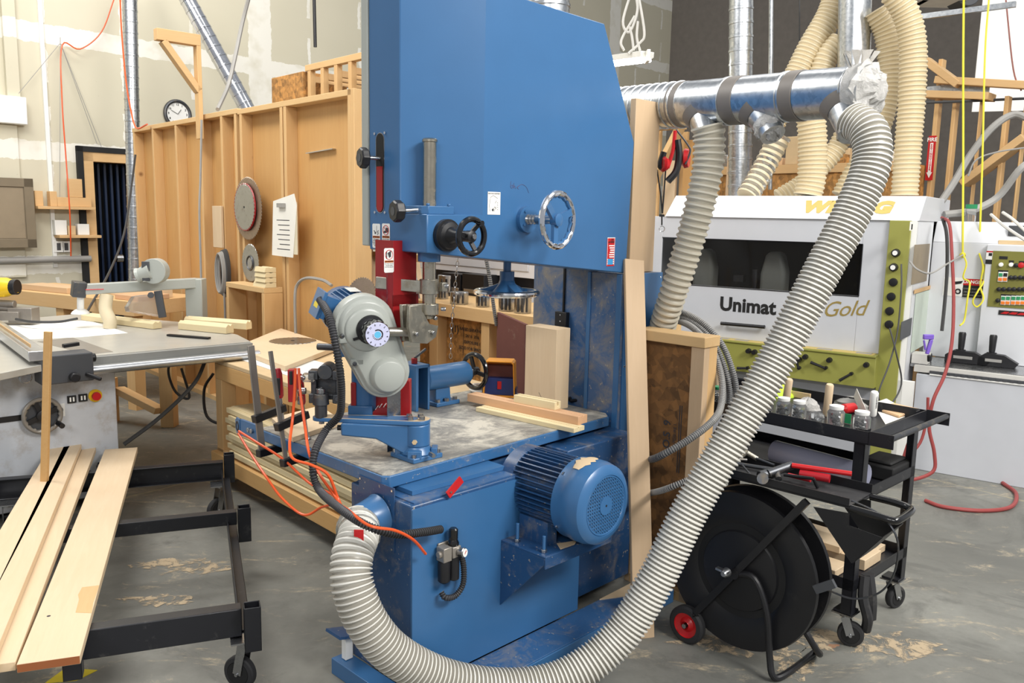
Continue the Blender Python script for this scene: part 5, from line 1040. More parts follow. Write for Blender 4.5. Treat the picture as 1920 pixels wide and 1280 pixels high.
p, q = fx(1873, 581, .55), fx(1935, 594, .55); m = MB('blackmat'); m.box(.545, .55, q[1], p[1], q[2], p[2]); m.m('redbright'); hh_ = p[2]-q[2]
for k_, (y0, y1) in enumerate(((.01, .05), (.055, .1), (.105, .15))): m.prism([(p[1]-y0, q[2]+hh_*.25), (p[1]-y1, q[2]+hh_*.25), (p[1]-y1-.015, q[2]+hh_*.75), (p[1]-y0-.025, q[2]+hh_*.75)], 'yz', .544, .545)
m.m('cablegrey').box(.544, .545, p[1]-.3, p[1]-.18, q[2]+hh_*.45, q[2]+hh_*.52)
m.build('maker_plate', mc)
p, q = fx(1850, 470, .55), fx(1863, 495, .55); m = MB('white'); m.box(.546, .55, q[1], p[1], q[2]+.03, p[2]); m.m('redbright').box(.5455, .546, q[1], p[1], p[2]-.01, p[2]); m.m('blackmat').box(.546, .55, q[1], p[1], q[2], q[2]+.03).cb((.5455, (p[1]+q[1])/2, (p[2]+q[2])/2+.02), .001, .02, .02); m.build('warning_label', mc)
p, q = fx(1807, 522, .6), fx(1842, 559, .6); m = MB('blackmat'); m.box(.597, .6, q[1], p[1], q[2], p[2]); m.m('redbright').box(.5965, .597, q[1], p[1], p[2]-.045, p[2]); m.m('white').text('DANGER', .032, XF((.596, (p[1]+q[1])/2, p[2]-.022), (0, -1, 0), (0, 0, 1), (-1, 0, 0)), .0003, .001); m.m('cablegrey')
for i, t in enumerate(('MOVING PARTS CAN', 'CRUSH AND CUT', 'KEEP HANDS CLEAR', 'LOCK OUT POWER')): m.text(t, .014, XF((.5965, (p[1]+q[1])/2, p[2]-.07-i*.022), (0, -1, 0), (0, 0, 1), (-1, 0, 0)), .0002)
p, q = fx(1788, 520, .6), fx(1806, 556, .6); m.m('white').box(.597, .6, q[1], p[1]+.06, q[2], p[2]); m.m('blackmat').prism([(q[1]+.01, p[2]-.02), (p[1], p[2]-.03), (p[1]-.01, p[2]-.05), (q[1]+.02, p[2]-.04)], 'yz', .596, .597).torus((.596, (p[1]+q[1])/2, q[2]+.035), (1, 0, 0), .015, .005, 16, 5); m.build('danger_sign', mc)
# black clamp plates with knobs on the bed
for (x0, y0, w_, kx, ky, lab) in ((1775, 640, .26, 1797, 612, 1), (1836, 650, .22, 1850, 620, 2)):
    q = fx(x0, y0, .4); kq = fx(kx, ky, .45); m = MB('black'); m.prism([(0, 0), (-w_, 0), (-w_-.02, .03), (-w_*.7, .08), (-w_*.2, .085), (0, .05)], 'yz', 0, .06); m.m('cablegrey').box(-.002, 0, -w_*.65, -w_*.2, .03, .05)
    o = solo('pressure_shoe', ('left' if lab == 1 else 'right')+' black pressure shoe with an upright knob on the moulder infeed bed', 'pressure shoe', m, MF, (.38, q[1], .722), 'pressure shoes on the infeed bed', .003)
    m = MB('black'); m.lathe((.03, -w_*.35, .08), (0, 0, 1), [(0, .03), (.01, .03), (.012, .018), (.03, .02), (.12, .024), (.13, .02)], 14); m.build('knob', o)
# things hung on / around the moulder
def cord(pts, label, r, mat, name='cable', cat='cable', grp=None, n=6, k=6):
    P = [p if isinstance(p, Vector) else D(*p) for p in pts]; o0 = V((P[0].x, P[0].y, 0)); m = MB(mat); m.tube([p-o0 for p in P], r, n, k); return solo(name, label, cat, m, None, o0, grp)
cord([(1690, 495, 5.2), (1690, 540, 5.15), (1683, 620, 5.1), (1668, 680, 5.05), (1647, 740, 5.0), (1665, 762, 5.0), (1690, 720, 5.05), (1680, 660, 5.05), (1668, 615, 5.1)], 'thin black cable hanging in a loop across the olive control column', .005, 'cable')
cord([(1706, 490, 5.35), (1720, 505, 5.3), (1745, 512, 5.3), (1775, 495, 5.4), (1805, 478, 5.6)], 'grey cable drooping from the control column to the yellow cord knot', .006, 'cablegrey')
for pts, lab in (([(1807, -10, 5.9), (1806, 120, 5.9), (1806, 300, 5.88), (1805, 475, 5.85)], 'left of the two vertical yellow ropes hanging in front of the moulder'), ([(1855, -10, 5.9), (1847, 100, 5.9), (1842, 300, 5.88), (1836, 475, 5.85)], 'right of the two vertical yellow ropes hanging in front of the moulder')):
    cord(pts, lab, .007, 'yellowcord', 'yellow_rope', 'rope', 'yellow ropes by the moulder')
cord([(1805, 475, 5.8), (1812, 495, 5.75), (1806, 520, 5.75), (1818, 530, 5.75), (1814, 560, 5.7), (1808, 600, 5.7), (1800, 610, 5.65)], 'loose yellow rope end dangling under the left knot', .006, 'yellowcord', 'yellow_rope', 'rope', 'yellow ropes by the moulder')
cord([(1836, 475, 5.8), (1843, 500, 5.75), (1838, 535, 5.75), (1844, 560, 5.7), (1832, 575, 5.7), (1824, 565, 5.7), (1834, 545, 5.7), (1845, 525, 5.75), (1845, 490, 5.8)], 'yellow rope tied in a loose figure-eight under the right knot', .006, 'yellowcord', 'yellow_rope', 'rope', 'yellow ropes by the moulder')
for x, l in ((1805, 'left'), (1836, 'right')):
    m = MB('yellowcord'); [m.torus((0, 0, 0), a, .014, .007, 14, 6) for a in ((1, 0, .2), (0, 1, .4), (.5, .5, 1))]; solo('rope_knot', l+' tight knot in the yellow ropes', 'knot', m, None, D(x, 478, 5.84), 'knots in the yellow ropes')
cord([(1766, 408, 5.75), (1780, 420, 5.6), (1785, 480, 5.5), (1788, 560, 5.4), (1785, 640, 5.3), (1772, 700, 5.2), (1750, 750, 5.15), (1742, 800, 5.15), (1752, 850, 5.12), (1748, 885, 5.1), (1700, 900, 5.1), (1690, 880, 5.1), (1700, 840, 5.1), (1712, 810, 5.1)], 'red air hose draped over the moulder end and coiled down to the floor', .011, 'airred', 'air_hose', 'hose', None, 8)
cord([(1740, 745, 5.0), (1738, 780, 5.0), (1725, 830, 5.0), (1690, 870, 5.0), (1690, 900, 5.0)], 'red air hose hanging from the purple blow gun', .009, 'airred', 'air_hose', 'hose', None, 8)
P = [pz(1735, 938, .012), pz(1770, 950, .012), pz(1840, 957, .012), pz(1895, 950, .012), pz(1905, 925, .012), pz(1880, 905, .012)]; m = MB('airred'); m.tube([p-P[0] for p in P], .012, 8, 8); solo('air_hose', 'red air hose curving across the grey floor at far right', 'hose', m, None, P[0])
cord([(1768, 410, 5.7), (1775, 440, 5.65), (1776, 500, 5.6), (1772, 560, 5.55), (1766, 620, 5.5)], 'pair of black cables hanging down the corner behind the air hose', .012, 'cable')
P = D(1742, 650, 4.95); m = MB('purple'); m.cb((0, 0, 0), .02, .02, .09, Matrix.Rotation(.2, 3, 'Y')); m.cb((-.01, 0, .06), .06, .022, .03); m.cyl((-.035, 0, .04), (-.02, 0, -.02), .006); m.m('black').cyl((.006, 0, -.05), (.01, 0, -.09), .012)
solo('blow_gun', 'purple air blow gun hanging by the moulder infeed', 'blow gun', m, None, P, bev=.004)
m = MB('white'); m.m('cablewhite'); m.box(0, .12, 0, .1, 0, .07); m.m('steel').cyl((.1, .05, .04), (.18, .05, .06), .012); m.m('black').cyl((.15, .0, .03), (.15, .1, .03), .03); q = fx(1728, 655, .2); solo('feed_bracket', 'small pale steel bracket with black rollers at the infeed mouth', 'bracket', m, MF, (.15, q[1]-.05, .72), bev=.003)
q = fx(1833, 0, .7)
m = MB('glassjar'); m.cyl((0, 0, 0), (0, 0, .09), .035); m.m('green').cyl((0, 0, .09), (0, 0, .12), .038); p = D(1829, 414, 6.2); solo('green_lid_jar', 'small jar with a green lid standing on top of the infeed housing', 'jar', m, MF, (.75, MF.loc(p)[1], it[2]+.001))
# pile on the control box
m = MB('mdf'); m.box(0, .3, -.5, 0, 0, .03); m.m('skin').box(.05, .3, -.6, -.25, .03, .06); m.m('darkgrey').box(.02, .2, -.3, -.05, .06, .13); m.m('redbright').box(.05, .1, -.2, -.16, .13, .15); q = fx(1872, 450, .6); solo('odds_pile', 'pile of cartons and a small grey gadget on top of the control box', 'box', m, MF, (.6, q[1], cz0+.001), bev=.004)
cord([(1880, 398, 5.6), (1900, 412, 5.5), (1930, 440, 5.4)], 'upper white cable crossing above the control box', .01, 'cablewhite', grp='white cables above the control box')
cord([(1858, 402, 5.7), (1885, 425, 5.5), (1930, 455, 5.3)], 'lower white cable crossing above the control box', .01, 'cablewhite', grp='white cables above the control box')
cord([(1765, 378, 6.2), (1790, 340, 6.3), (1820, 290, 6.4), (1860, 240, 6.4), (1900, 215, 6.4), (1935, 225, 6.3)], 'thick grey hose arching up to the right edge behind the ropes', .026, 'cablegrey', 'grey_hose', 'hose', 'thick grey hoses at far right', 8)
cord([(1770, 402, 6.1), (1820, 395, 6.1), (1870, 370, 6.1), (1910, 320, 6.0), (1935, 300, 6.0)], 'thick grey hose running low to the right edge behind the ropes', .026, 'cablegrey', 'grey_hose', 'hose', 'thick grey hoses at far right', 8)
cord([(1720, 193, 7.2), (1800, 190, 7.2), (1935, 184, 7.2)], 'black cable strung horizontally along the timber frame', .012, 'cable')
cord([(1886, 0, 7.0), (1900, 130, 7.0), (1915, 170, 7.0)], 'thin brown cord hanging at the upper right', .006, 'cablebrown')
cord([(1815, 330, 6.6), (1830, 300, 6.6), (1870, 285, 6.6), (1935, 275, 6.6)], 'thin grey cable swaying across the timber brace', .007, 'cablegrey')
# ================================================================ BACKGROUND RIGHT
def wcyl(m, x0, y0, x1, y1, Y, r, n=20, o=V((0, 0, 0)), Y2=None): m.cyl(D(x0, y0, Y)-o, D(x1, y1, Y2 or Y)-o, r, n=n); return m
def vduct(name, label, x0, y0, x1, y1, Y, wpx, spiral=True, mat='galv', Y2=None, ztop=None, cat='duct', grp=None):
    A = D(x0, y0, Y); Bq = D(x1, y1, Y2 or Y); r = wpx/2*Y/FP; d = Bq-A; A = A-d*.15 if y0 <= 0 else A; d = Bq-A; pr = []; t = 0.
    while t < d.length:
        if spiral: pr += [(t, r), (t+.085, r), (t+.088, r*1.05), (t+.105, r*1.05), (t+.108, r)]; t += .11
        else: pr += [(t, r)]; t += .6
    m = MB(mat); m.lathe((0, 0, 0), d, pr, 28); return solo(name, label, cat, m, None, A, grp)
vduct('spiral_duct', 'vertical spiral galvanised duct behind the overhead duct', 1390, 0, 1387, 372, 7.2, 42)
vduct('steel_conduit', 'thin vertical steel conduit beside the spiral duct', 1446, 0, 1444, 365, 7.3, 8, False)
vduct('round_duct', 'wide dusty vertical round duct behind the plastic-wrapped duct end', 1603, 0, 1598, 300, 6.6, 56, False)
def chose(pts, w, label, Y=6.4):
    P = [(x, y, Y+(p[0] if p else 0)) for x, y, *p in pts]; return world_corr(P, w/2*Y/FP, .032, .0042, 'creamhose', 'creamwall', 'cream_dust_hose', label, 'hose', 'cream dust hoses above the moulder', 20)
ZR = MF.w(0, 0, 1.845)
chose([(1572, -20), (1555, 30), (1520, 90), (1490, 150), (1455, 215), (1440, 260)], 46, 'cream ribbed hose slanting down left from the top, leftmost of the upper hoses', 6.9)
chose([(1520, 215), (1524, 270), (1522, 330), (1515, 366)], 50, 'cream ribbed hose dropping straight onto the moulder below the overhead duct', 6.3)
chose([(1575, 78), (1552, 105), (1540, 135), (1535, 170), (1530, 200)], 40, 'short cream hose elbow hanging from a steel branch behind the duct', 6.8)
chose([(1640, 20), (1660, 60), (1668, 120), (1662, 190), (1640, 260), (1600, 330), (1580, 368)], 40, 'cream ribbed hose curving behind the white duct hose top', 6.5)
chose([(1672, -20), (1700, 30), (1712, 90), (1710, 180), (1703, 270), (1696, 366)], 46, 'longest cream ribbed hose hanging at the right of the group', 6.2)
chose([(1592, 235), (1560, 290), (1510, 340), (1460, 372)], 34, 'cream ribbed hose sweeping low to the left behind the straight one', 6.7)
m = MB(); P = [D(1462, 255, 6.5), D(1440, 300, 6.5), D(1418, 340, 6.45), D(1400, 368, 6.4)]; m.corr([p-P[0] for p in P], .085, .05, .004, 'clear', 'creamhose', 20); solo('clear_hose_elbow', 'clear plastic wrapped hose section sloping onto the moulder left side', 'hose', m, None, P[0])
vduct('duct_branch', 'slanted galvanised branch feeding the short cream hose elbow', 1602, 25, 1572, 80, 6.8, 40, False)
vduct('duct_branch', 'slanted galvanised branch at the top feeding the curving cream hose', 1618, -20, 1645, 35, 6.5, 40, False)
vduct('duct_branch', 'slanted galvanised branch at the very top of the leftmost cream hose', 1600, -60, 1570, -10, 6.9, 46, False)
# timber frame at the right
TFo = D(1700, 300, 7.6); TF = Fr(TFo.x, TFo.y, 136)
tw_ = lambda x, y, b=0.: TF.b(x, y, b)
tf = thing('timber_partition', 'rough timber stud frame with a diagonal brace behind the moulder at far right', 'timber frame', TF)
def tstud(x0, x1, y0, y1, b=.0, nm='stud', th=.09):
    p = tw_(x0, y1, b); q = tw_(x1, y0, b); m = MB('stud'); m.box(p[0], q[0], b, b+th, 0 if y1 > 395 else p[2], q[2]); m.build(nm, tf, .004)
for x0, x1, y0 in ((1732, 1768, 110), (1772, 1786, 190), (1815, 1842, 155), (1868, 1884, 180), (1900, 1925, 150)): tstud(x0, x1, y0, 410)
def tbar(x0, y0, x1, y1, h, b, nm, th=.06):
    p = V(tw_(x0, y0, b)); q = V(tw_(x1, y1, b)); m = MB('studx'); m.bar(p, q, th, h, (0, 1, 0)); m.build(nm, tf, .004)
tbar(1755, 150, 1960, 162, .09, -.05, 'top_rail'); tbar(1735, 112, 1800, 160, .16, -.02, 'gusset'); tbar(1808, 345, 1925, 258, .2, -.06, 'diagonal_brace'); tbar(1740, 178, 1860, 182, .2, .02, 'header')
m = MB('galv'); p = tw_(1732, 188, -.06); m.box(p[0], p[0]+.5, -.012, -.008, p[2]+.02, p[2]+.12); m.build('joist_plate', tf)
# fire extinguisher sign
p, q = tw_(1734, 338, -.02), tw_(1756, 254, -.02); sw, sh = q[0]-p[0], q[2]-p[2]
m = MB('redbright'); m.box(p[0], q[0], -.02, -.016, p[2], q[2]); X = XF((p[0]+sw/2, -.0215, p[2]+sh/2), (1, 0, 0), (0, 0, 1), (0, -1, 0)); m.m('white'); m.fr(X)
m.prism([(-sw*.2, sh*.34), (sw*.2, sh*.34), (sw*.2, -sh*.32), (sw*.38, -sh*.32), (0, -sh*.45), (-sw*.38, -sh*.32), (-sw*.2, -sh*.32)], 'xy', 0, .001); m.text('FIRE', sh*.12, Matrix.Translation((0, sh*.41, .001)), .0005, .001)
m.m('redbright')
for i, ch in enumerate('EXTINGUISHER'): m.text(ch, sh*.06, Matrix.Translation((0, sh*(.29-i*.05), .0015)), .0005, .001)
m.fr(Matrix()); o = m.build('extinguisher_sign', None, smooth=False); o.location = TF.w(0, 0); o.rotation_euler = (0, 0, TF.rz); tag(o, 'red and white fire extinguisher arrow sign on the timber stud', 'sign')
m = MB('white'); p, q = D(1822, 210, 8.6), D(1990, -60, 8.2); 
WP = Fr(p.x, p.y, 112); m.box(0, 1.3, 0, .03, 0, 2.2); solo('white_board', 'large white board standing high behind the timber frame at the top right', 'panel', m, WP, (0, 0, p.z), bev=.003)
# lumber and boxes behind the moulder
lr = random.Random(11)
# grey shelving behind
cols = [('osb', 1330, 1352, 292), ('paper', 1345, 1358, 305), ('mapley', 1455, 1472, 280), ('studh', 1476, 1488, 268), ('osb', 1540, 1585, 305), ('mdf', 1585, 1602, 288), ('studh', 1660, 1668, 300)]
vo = D(1500, 330, 7.8); VS = Fr(vo.x, vo.y, 136)
m = MB('osb'); p = VS.b(1340, 345, 0); q = VS.b(1690, 345, 0); m.box(p[0], q[0], 0, .5, 0, VS.b(1500, 310, 0)[2]); m.m('studx').box(p[0], q[0], -.02, 0, VS.b(1500, 312, 0)[2]-.06, VS.b(1500, 308, 0)[2]); solo('osb_shelving', 'long strand board shelf unit behind the moulder roof', 'shelving', m, VS)
zt_ = VS.b(1500, 308, 0)[2]
for i, (mt, x0, x1, y0) in enumerate((('mdf', 1470, 1496, 255), ('darkgrey', 1474, 1494, 272), ('paper', 1498, 1512, 290), ('osb', 1545, 1580, 300), ('mdf', 1552, 1578, 275), ('skin', 1425, 1438, 292), ('steel', 1350, 1362, 290), ('paper', 1640, 1655, 280))):
    p = VS.b(x0, 300, 0); q = VS.b(x1, y0, 0); zz = max(.08, q[2]-zt_); m = MB(mt); m.box(0, max(.05, q[0]-p[0]), 0, .12, 0, zz)
    L_ = ['tall tan carton on the strand board shelf, left of the straight cream hose', 'dark grey box in front of the tall tan carton', 'white folded cloth on the strand board shelf beside the carton', 'low strand board box on the shelf right of the straight hose', 'tan carton behind the low strand board box', 'small tan packet left of the steel conduit', 'small steel can beside the spiral duct', 'white packet at the right end of the strand board shelf'][i]
    solo('shelf_carton' if mt not in ('paper', 'steel') else ('white_packet' if mt == 'paper' else 'steel_can'), L_, 'box', m, VS, (p[0], .02+.14*(i % 3), zt_+.001), bev=.004)
# vertical planks behind saw, x 1225..1360
po = D(1290, 330, 7.9); PLF = Fr(po.x, po.y, 136)
for i, (x0, x1, y0, mt) in enumerate(((1222, 1240, 225, 'stud'), (1238, 1262, 300, 'mapley'), (1262, 1278, 245, 'stud'), (1280, 1300, 262, 'ply'), (1302, 1318, 230, 'stud'), (1322, 1332, 300, 'alderz'), (1338, 1350, 286, 'stud'), (1356, 1366, 292, 'alderz'))):
    p = PLF.b(x0, 330, 0); q = PLF.b(x1, y0, 0); m = MB({'mapley': 'maplez'}.get(mt, mt)); m.box(0, q[0]-p[0], 0, .03, 0, q[2])
    solo('stored_plank', ['leftmost plank', 'second plank, shorter and pale,', 'third plank', 'dark plywood plank', 'fifth plank, tallest,', 'thin grey-brown plank', 'seventh plank', 'rightmost thin plank'][i]+' of the upright row between saw and moulder', 'plank', m, PLF, (p[0], .05*(i % 3), 0), 'upright planks behind the saw', .002)
m = MB('studh'); p = PLF.b(1195, 232, -.3); q = PLF.b(1262, 228, -.3); m.bar((p[0], -.15, p[2]), (q[0], -.15, q[2]), .1, .14, (0, 1, 0)); m.bar((q[0]-.02, -.15, q[2]-.03), (p[0]+.05, -.15, p[2]-.6), .05, .1, (0, 1, 0)); solo('timber_brace', 'timber rail and diagonal strut hanging the ear defenders beside the cabinet', 'brace', m, PLF, (0, 0, 0), bev=.003)
# ear defenders on lanyard
e0 = D(1266, 245, 4.3)
ed = thing('ear_defenders', 'red and black ear defenders hanging with a lanyard under the duct', 'ear defenders', None, e0)
def el(x, y, dy=0.): return D(x, y, 4.3+dy)-e0
m = MB('black'); m.tube([el(1270, 262), el(1273, 290), el(1268, 320), el(1252, 340)], .018, 10); m.build('headband', ed)
m = MB('redbright'); m.tube([el(1266, 245), el(1262, 280), el(1252, 315)], .01, 8); m.lathe(el(1277, 297, .05), (1, -.4, 0), [(0, .03), (.02, .05), (.04, .045)], 20); m.lathe(el(1250, 308), (-1, -.4, 0), [(0, .03), (.02, .04), (.03, .03)], 20); m.build('ear_cup', ed)
m = MB('darkgrey'); m.tube([el(1268, 243), el(1290, 272), el(1294, 285), el(1285, 308)], .005, 6); m.m('black').tube([el(1245, 285), el(1238, 310), el(1248, 316)], .016, 8); m.build('wire_arm', ed)
m = MB('blackmat'); m.tube([el(1232, 318), el(1238, 360), el(1242, 400)], .004, 6).tube([el(1248, 320), el(1245, 360), el(1242, 400)], .004, 6); m.cb(el(1241, 404), .025, .01, .012); m.tube([el(1241, 404), el(1241, 422)], .004, 6); m.m('chrome').torus(el(1241, 429), (0, 1, 0), .014, .002, 16, 5); m.build('lanyard', ed)
# hanging fluorescent fixture
f0 = D(1140, 112, 8.2); f1 = D(1214, 102, 7.6); ft = thing('fluorescent_light', 'hanging fluorescent strip light between the saw head and the dark wall', 'light', None, f1)
m = MB('lampbody'); dv = f0-f1; m.bar((0, 0, 0), dv*1.6, .14, .05, (0, 0, 1)); m.cb((0, 0, -.02), .03, .16, .1); m.build('housing', ft, .004)
m = MB('lamp'); nd = dv.normalized().cross(V((0, 0, 1))); [m.cyl(V((0, 0, -.045))+nd*k_+dv*.03, dv*1.6+V((0, 0, -.045))+nd*k_, .018, n=12) for k_ in (-.04, .04)]; m.build('tube', ft)
m = MB('cablewhite'); fl_ = lambda x, y: D(x, y, 7.7)-f1
for pts in ([(1185, -20), (1168, 40), (1180, 60), (1195, 20), (1190, -20)], [(1195, -20), (1208, 60), (1200, 80), (1178, 100)], [(1190, 30), (1165, 75), (1170, 95)], [(1180, 50), (1185, 70), (1188, 95)], [(1196, 40), (1194, 70), (1200, 95)]): m.tube([fl_(*p) for p in pts], .012, 6)
m.build('suspension_cord', ft)
# heater box and strut at the top right
h0 = D(1760, 4, 7.4); m = MB('lampbody'); m.cb((0, 0, .08), .36, .3, .18).cb((-.2, 0, .02), .16, .2, .06); m.m('darkgrey').cyl((.2, -.1, .05), (.2, .1, .05), .1, n=20); solo('ceiling_heater', 'pale heater box hanging at the upper right edge', 'heater', m, None, h0, bev=.006)
m = MB('galv'); a_ = D(1725, 32, 7.0); m.bar((0, 0, 0), D(1905, 8, 6.6)-a_, .04, .04); solo('steel_strut', 'perforated steel strut spanning the upper right corner', 'strut', m, None, a_)
m = MB('cable'); m.tube([V((0, 0, 0)), D(1500, 40, 7.4)-D(1500, -20, 7.4)], .006) if 0 else m.cyl((0, 0, 0), D(1499, 120, 7.4)-D(1499, -30, 7.4), .006); solo('hanging_wire', 'thin dark wire hanging left of the wide round duct', 'wire', m, None, D(1499, -30, 7.4))
# duct rising behind the saw head
vduct('ceiling_duct', 'vertical galvanised duct rising just behind the top of the saw head', 1028, -5, 1028, 90, 5.2, 76)
# ================================================================ CENTRE BACKGROUND (through the throat)
_c = D(995, 592, 5.3); G = Fr(_c.x, _c.y, 46.5); gz_ = _c.z
gp_ = lambda x, y, a=0.: G.a(x, y, a)
gb0 = -.6; gb1 = gp_(770, 560)[1]
bt_h = thing('stud_bench', 'stud framed bench clad in strand board seen through the bandsaw throat', 'bench', G)
m = MB('studh'); m.box(-.02, .8, gb0, gb1, gz_-.09, gz_); m.build('bench_top', bt_h, .003)
m = MB('osb'); m.box(.09, .1, gb0, gb1, .05, gz_-.09); m.m('ink'); sq = gp_(868, 640, .085); m.fr(XF((.086, sq[1], sq[2]), (0, -1, 0), (0, 0, 1), (-1, 0, 0))); m.text('(1)', .07, Matrix.Translation((-.09, .08, 0)), .0006, .001); [m.text(t, .032, Matrix.Translation((.1, .09-i*.045, 0)), .0006) for i, t in enumerate(('RATED SHEATHING', '24/16  7/16', 'EXPOSURE 1', 'SIZED FOR SPACING'))]; m.box(.0, .003, -.1, .12, 0, .001); m.fr(Matrix()).build('strand_board', bt_h)
for x0 in (805, 902): 
    b = gp_(x0, 620)[1]; w = b-gp_(x0+15, 620)[1]; m = MB('stud'); m.box(0, .09, b-w, b, 0, gz_-.09); m.build('stud', bt_h, .003)
m = MB('studh'); m.box(0, .09, gb0, gb1, 0, .05); m.build('bottom_plate', bt_h)
cut = [(839, 548, 36, 28, 'tall steel cutterhead at the left end of the bench'), (830, 560, 20, 19, 'small steel cutterhead in front of the tall one'), (857, 570, 30, 17, 'wide low steel cutterhead in the middle front of the bench'), (944, 583, 24, 22, 'steel cutterhead just below the chrome tension wheel'), (965, 588, 26, 26, 'second steel cutterhead below the tension wheel'), (905, 575, 22, 20, 'steel cutterhead left of the tension wheel rim')]
for x, y, w, h, lab in cut:
    q = G.z(x, y, gz_); k_ = 5.5/FP*1.45; w *= .86; r = w/2*k_; m = MB('steel'); m.lathe((0, 0, 0), (0, 0, 1), [(0, r*.96), (.004, r), (h*k_-.004, r), (h*k_, r*.95), (h*k_+.0005, r*.3), (h*k_-.01, r*.29)], 28); m.m('iron'); [m.box(r*cos(t)-.006, r*cos(t)+.006, r*sin(t)-.006, r*sin(t)+.006, .01, h*k_*.8) for t in (3.4, 3.9, 4.4)]
    solo('cutterhead', lab, 'cutterhead', m, G, (max(r+.01, q[0]), q[1], gz_+.001), 'steel cutterheads on the bench')
for x, y, w, h, lab in ((872, 548, .24, .16, 'left black tool case behind the cutterheads'), (915, 553, .26, .17, 'right black tool case behind the cutterheads')):
    q = G.z(x, y, gz_); m = MB('black'); m.box(0, .18, -w/2, w/2, 0, h); m.m('alu').box(-.002, 0, -w/2+.02, w/2-.02, .02, .05); solo('tool_case', lab, 'case', m, G, (.55, q[1], gz_+.001), 'black tool cases on the bench', .006)
# pale planer behind
_c = D(880, 500, 6.8); PN = Fr(_c.x, _c.y, 47); p = PN.a(1010, 470, 0); q = PN.a(785, 470, 0)
m = MB('machine'); z1_ = PN.a(900, 478, 0)[2]; z0_ = PN.a(900, 513, 0)[2]; m.box(0, 1.2, p[1]-.02, q[1], z0_, z1_); m.prism([(.02, z1_), (.25, z1_+.16), (1.2, z1_+.16), (1.2, z1_)], 'xz', p[1]-.02, q[1]); m.m('machine2').box(-.01, 0, p[1]+.1, q[1]-.1, z0_+.05, z1_-.03); m.m('black').box(.1, 1.2, p[1]-.02, q[1], z0_-.1, z0_); m.m('mgrey').box(-.1, 1.2, p[1]-.02, q[1]+.1, z0_-.3, z0_-.1).box(.05, 1.1, p[1]-.02, q[1], 0, z0_-.3)
solo('planer', 'pale thickness planer standing beyond the stud bench', 'planer', m, PN, bev=.004)
# sanding panel
_c = D(958, 620, 4.75); m = MB('sandbrown'); A1 = D(932, 585, 4.9); A2 = D(992, 592, 4.55); dv = A2-A1; m.prism([(0, 0), (.35, 0), (.35, 1.0), (0, 1.03)], 'xz', 0, .02); SPf = Fr(A1.x, A1.y, math.degrees(atan2(dv.x, dv.y))); solo('sanding_board', 'reddish brown abrasive-faced board leaning behind the saw table', 'board', m, SPf, (0, 0, A1.z-1.03), bev=.002)
m = MB('osb'); m.box(-.3, .8, -.2, .2, 0, A1.z-1.03-.002); solo('low_stand', 'low strand board stand hidden behind the saw table', 'stand', m, SPf, (0, 0, 0))
# chain + cords through throat
def chain(pts, label, r=.006):
    P = resample([D(*p) for p in pts], .028); o0 = P[0]; m = MB('steel')
    for i in range(len(P)-1):
        d = (P[i+1]-P[i]).normalized(); u = V((1, 0, 0)) if i % 2 else V((0, 1, 0)); c = (P[i]+P[i+1])/2-o0; w = d.cross(u).normalized(); v_ = w
        m.tube([c+d*.016+v_*0, c+d*.008+v_*.007, c-d*.008+v_*.007, c-d*.016, c-d*.008-v_*.007, c+d*.008-v_*.007, c+d*.016], .0022, 5, 2)
    return solo('steel_chain', label, 'chain', m, None, o0)
chain([(860, 470, 4.6), (853, 540, 4.6), (846, 620, 4.6), (845, 672, 4.6)], 'thin steel chain hanging below the saw head in front of the bench')
world_corr([(908, 470, 4.9), (918, 520, 4.9), (925, 570, 4.9), (931, 610, 4.9)], .011, .012, .0015, 'cablegrey', 'darkgrey', 'armoured_cable', 'grey armoured cable hanging in front of the tension wheel', 'cable', None, 8)
m = MB('cablewhite'); m.torus((0, 0, .01), (0, 0, 1), .07, .008, 24, 6); m.torus((0, 0, .026), (.1, 0, 1), .06, .008, 24, 6); q = S.z(838, 712, .78); solo('rope_coil', 'small coil of pale cord on the saw table beside the black handwheel', 'rope', m, S, (min(q[0], 1.2), .78, .781))
# ================================================================ LEFT: STUD PARTITION
_c = pz(657, 166, 2.44); SP = Fr(_c.x, _c.y, 47.3)
sx_ = lambda x, y, a=0.: SP.a(x, y, a)
def PT(x, y, a=0.): return SP.a(x, y, a)
sp = thing('stud_partition', 'open stud partition with golden plywood backing running behind the workbench', 'partition', SP)
bL = PT(250, 300)[1]; bM = PT(447, 300)[1]; bP = PT(372, 300)[1]
zA = 2.44; zB = PT(437, 204)[2]; zC = PT(300, 231)[2]
m = MB('ply'); m.box(.09, .102, 0, bM, 0, zA).box(.09, .102, bM, bL, 0, zC); m.build('plywood_sheet', sp)
m = MB('studh'); m.box(0, .09, 0, bM, zA-.04, zA); m.build('top_plate', sp, .003); m = MB('studh'); m.box(0, .09, bM, bP, zB-.04, zB); m.build('top_plate', sp, .003); m = MB('studh'); m.box(0, .09, bP, bL, zC-.04, zC); m.build('top_plate', sp, .003)
for b0_, b1_ in ((0, bM), (bM, bL)): m = MB('studh'); m.box(0, .09, b0_, b1_, 0, .04); m.build('bottom_plate', sp)
for i, x in enumerate((252, 287, 330, 376, 415, 441, 451, 526, 533)):
    b = PT(x, 320)[1]; zt2 = (zA if x > 447 else (zB if x > 372 else zC))-.041; m = MB('stud'); m.box(0, .09, b-.038, b, .041, zt2); m.build('stud', sp, .002)
m = MB('stud'); m.box(-.0, .09, 0, .038, .0, zA); m.build('stud', sp, .003); m = MB('stud'); m.box(-.0, .13, -.04, -.001, .0, zA); m.build('end_post', sp, .003)
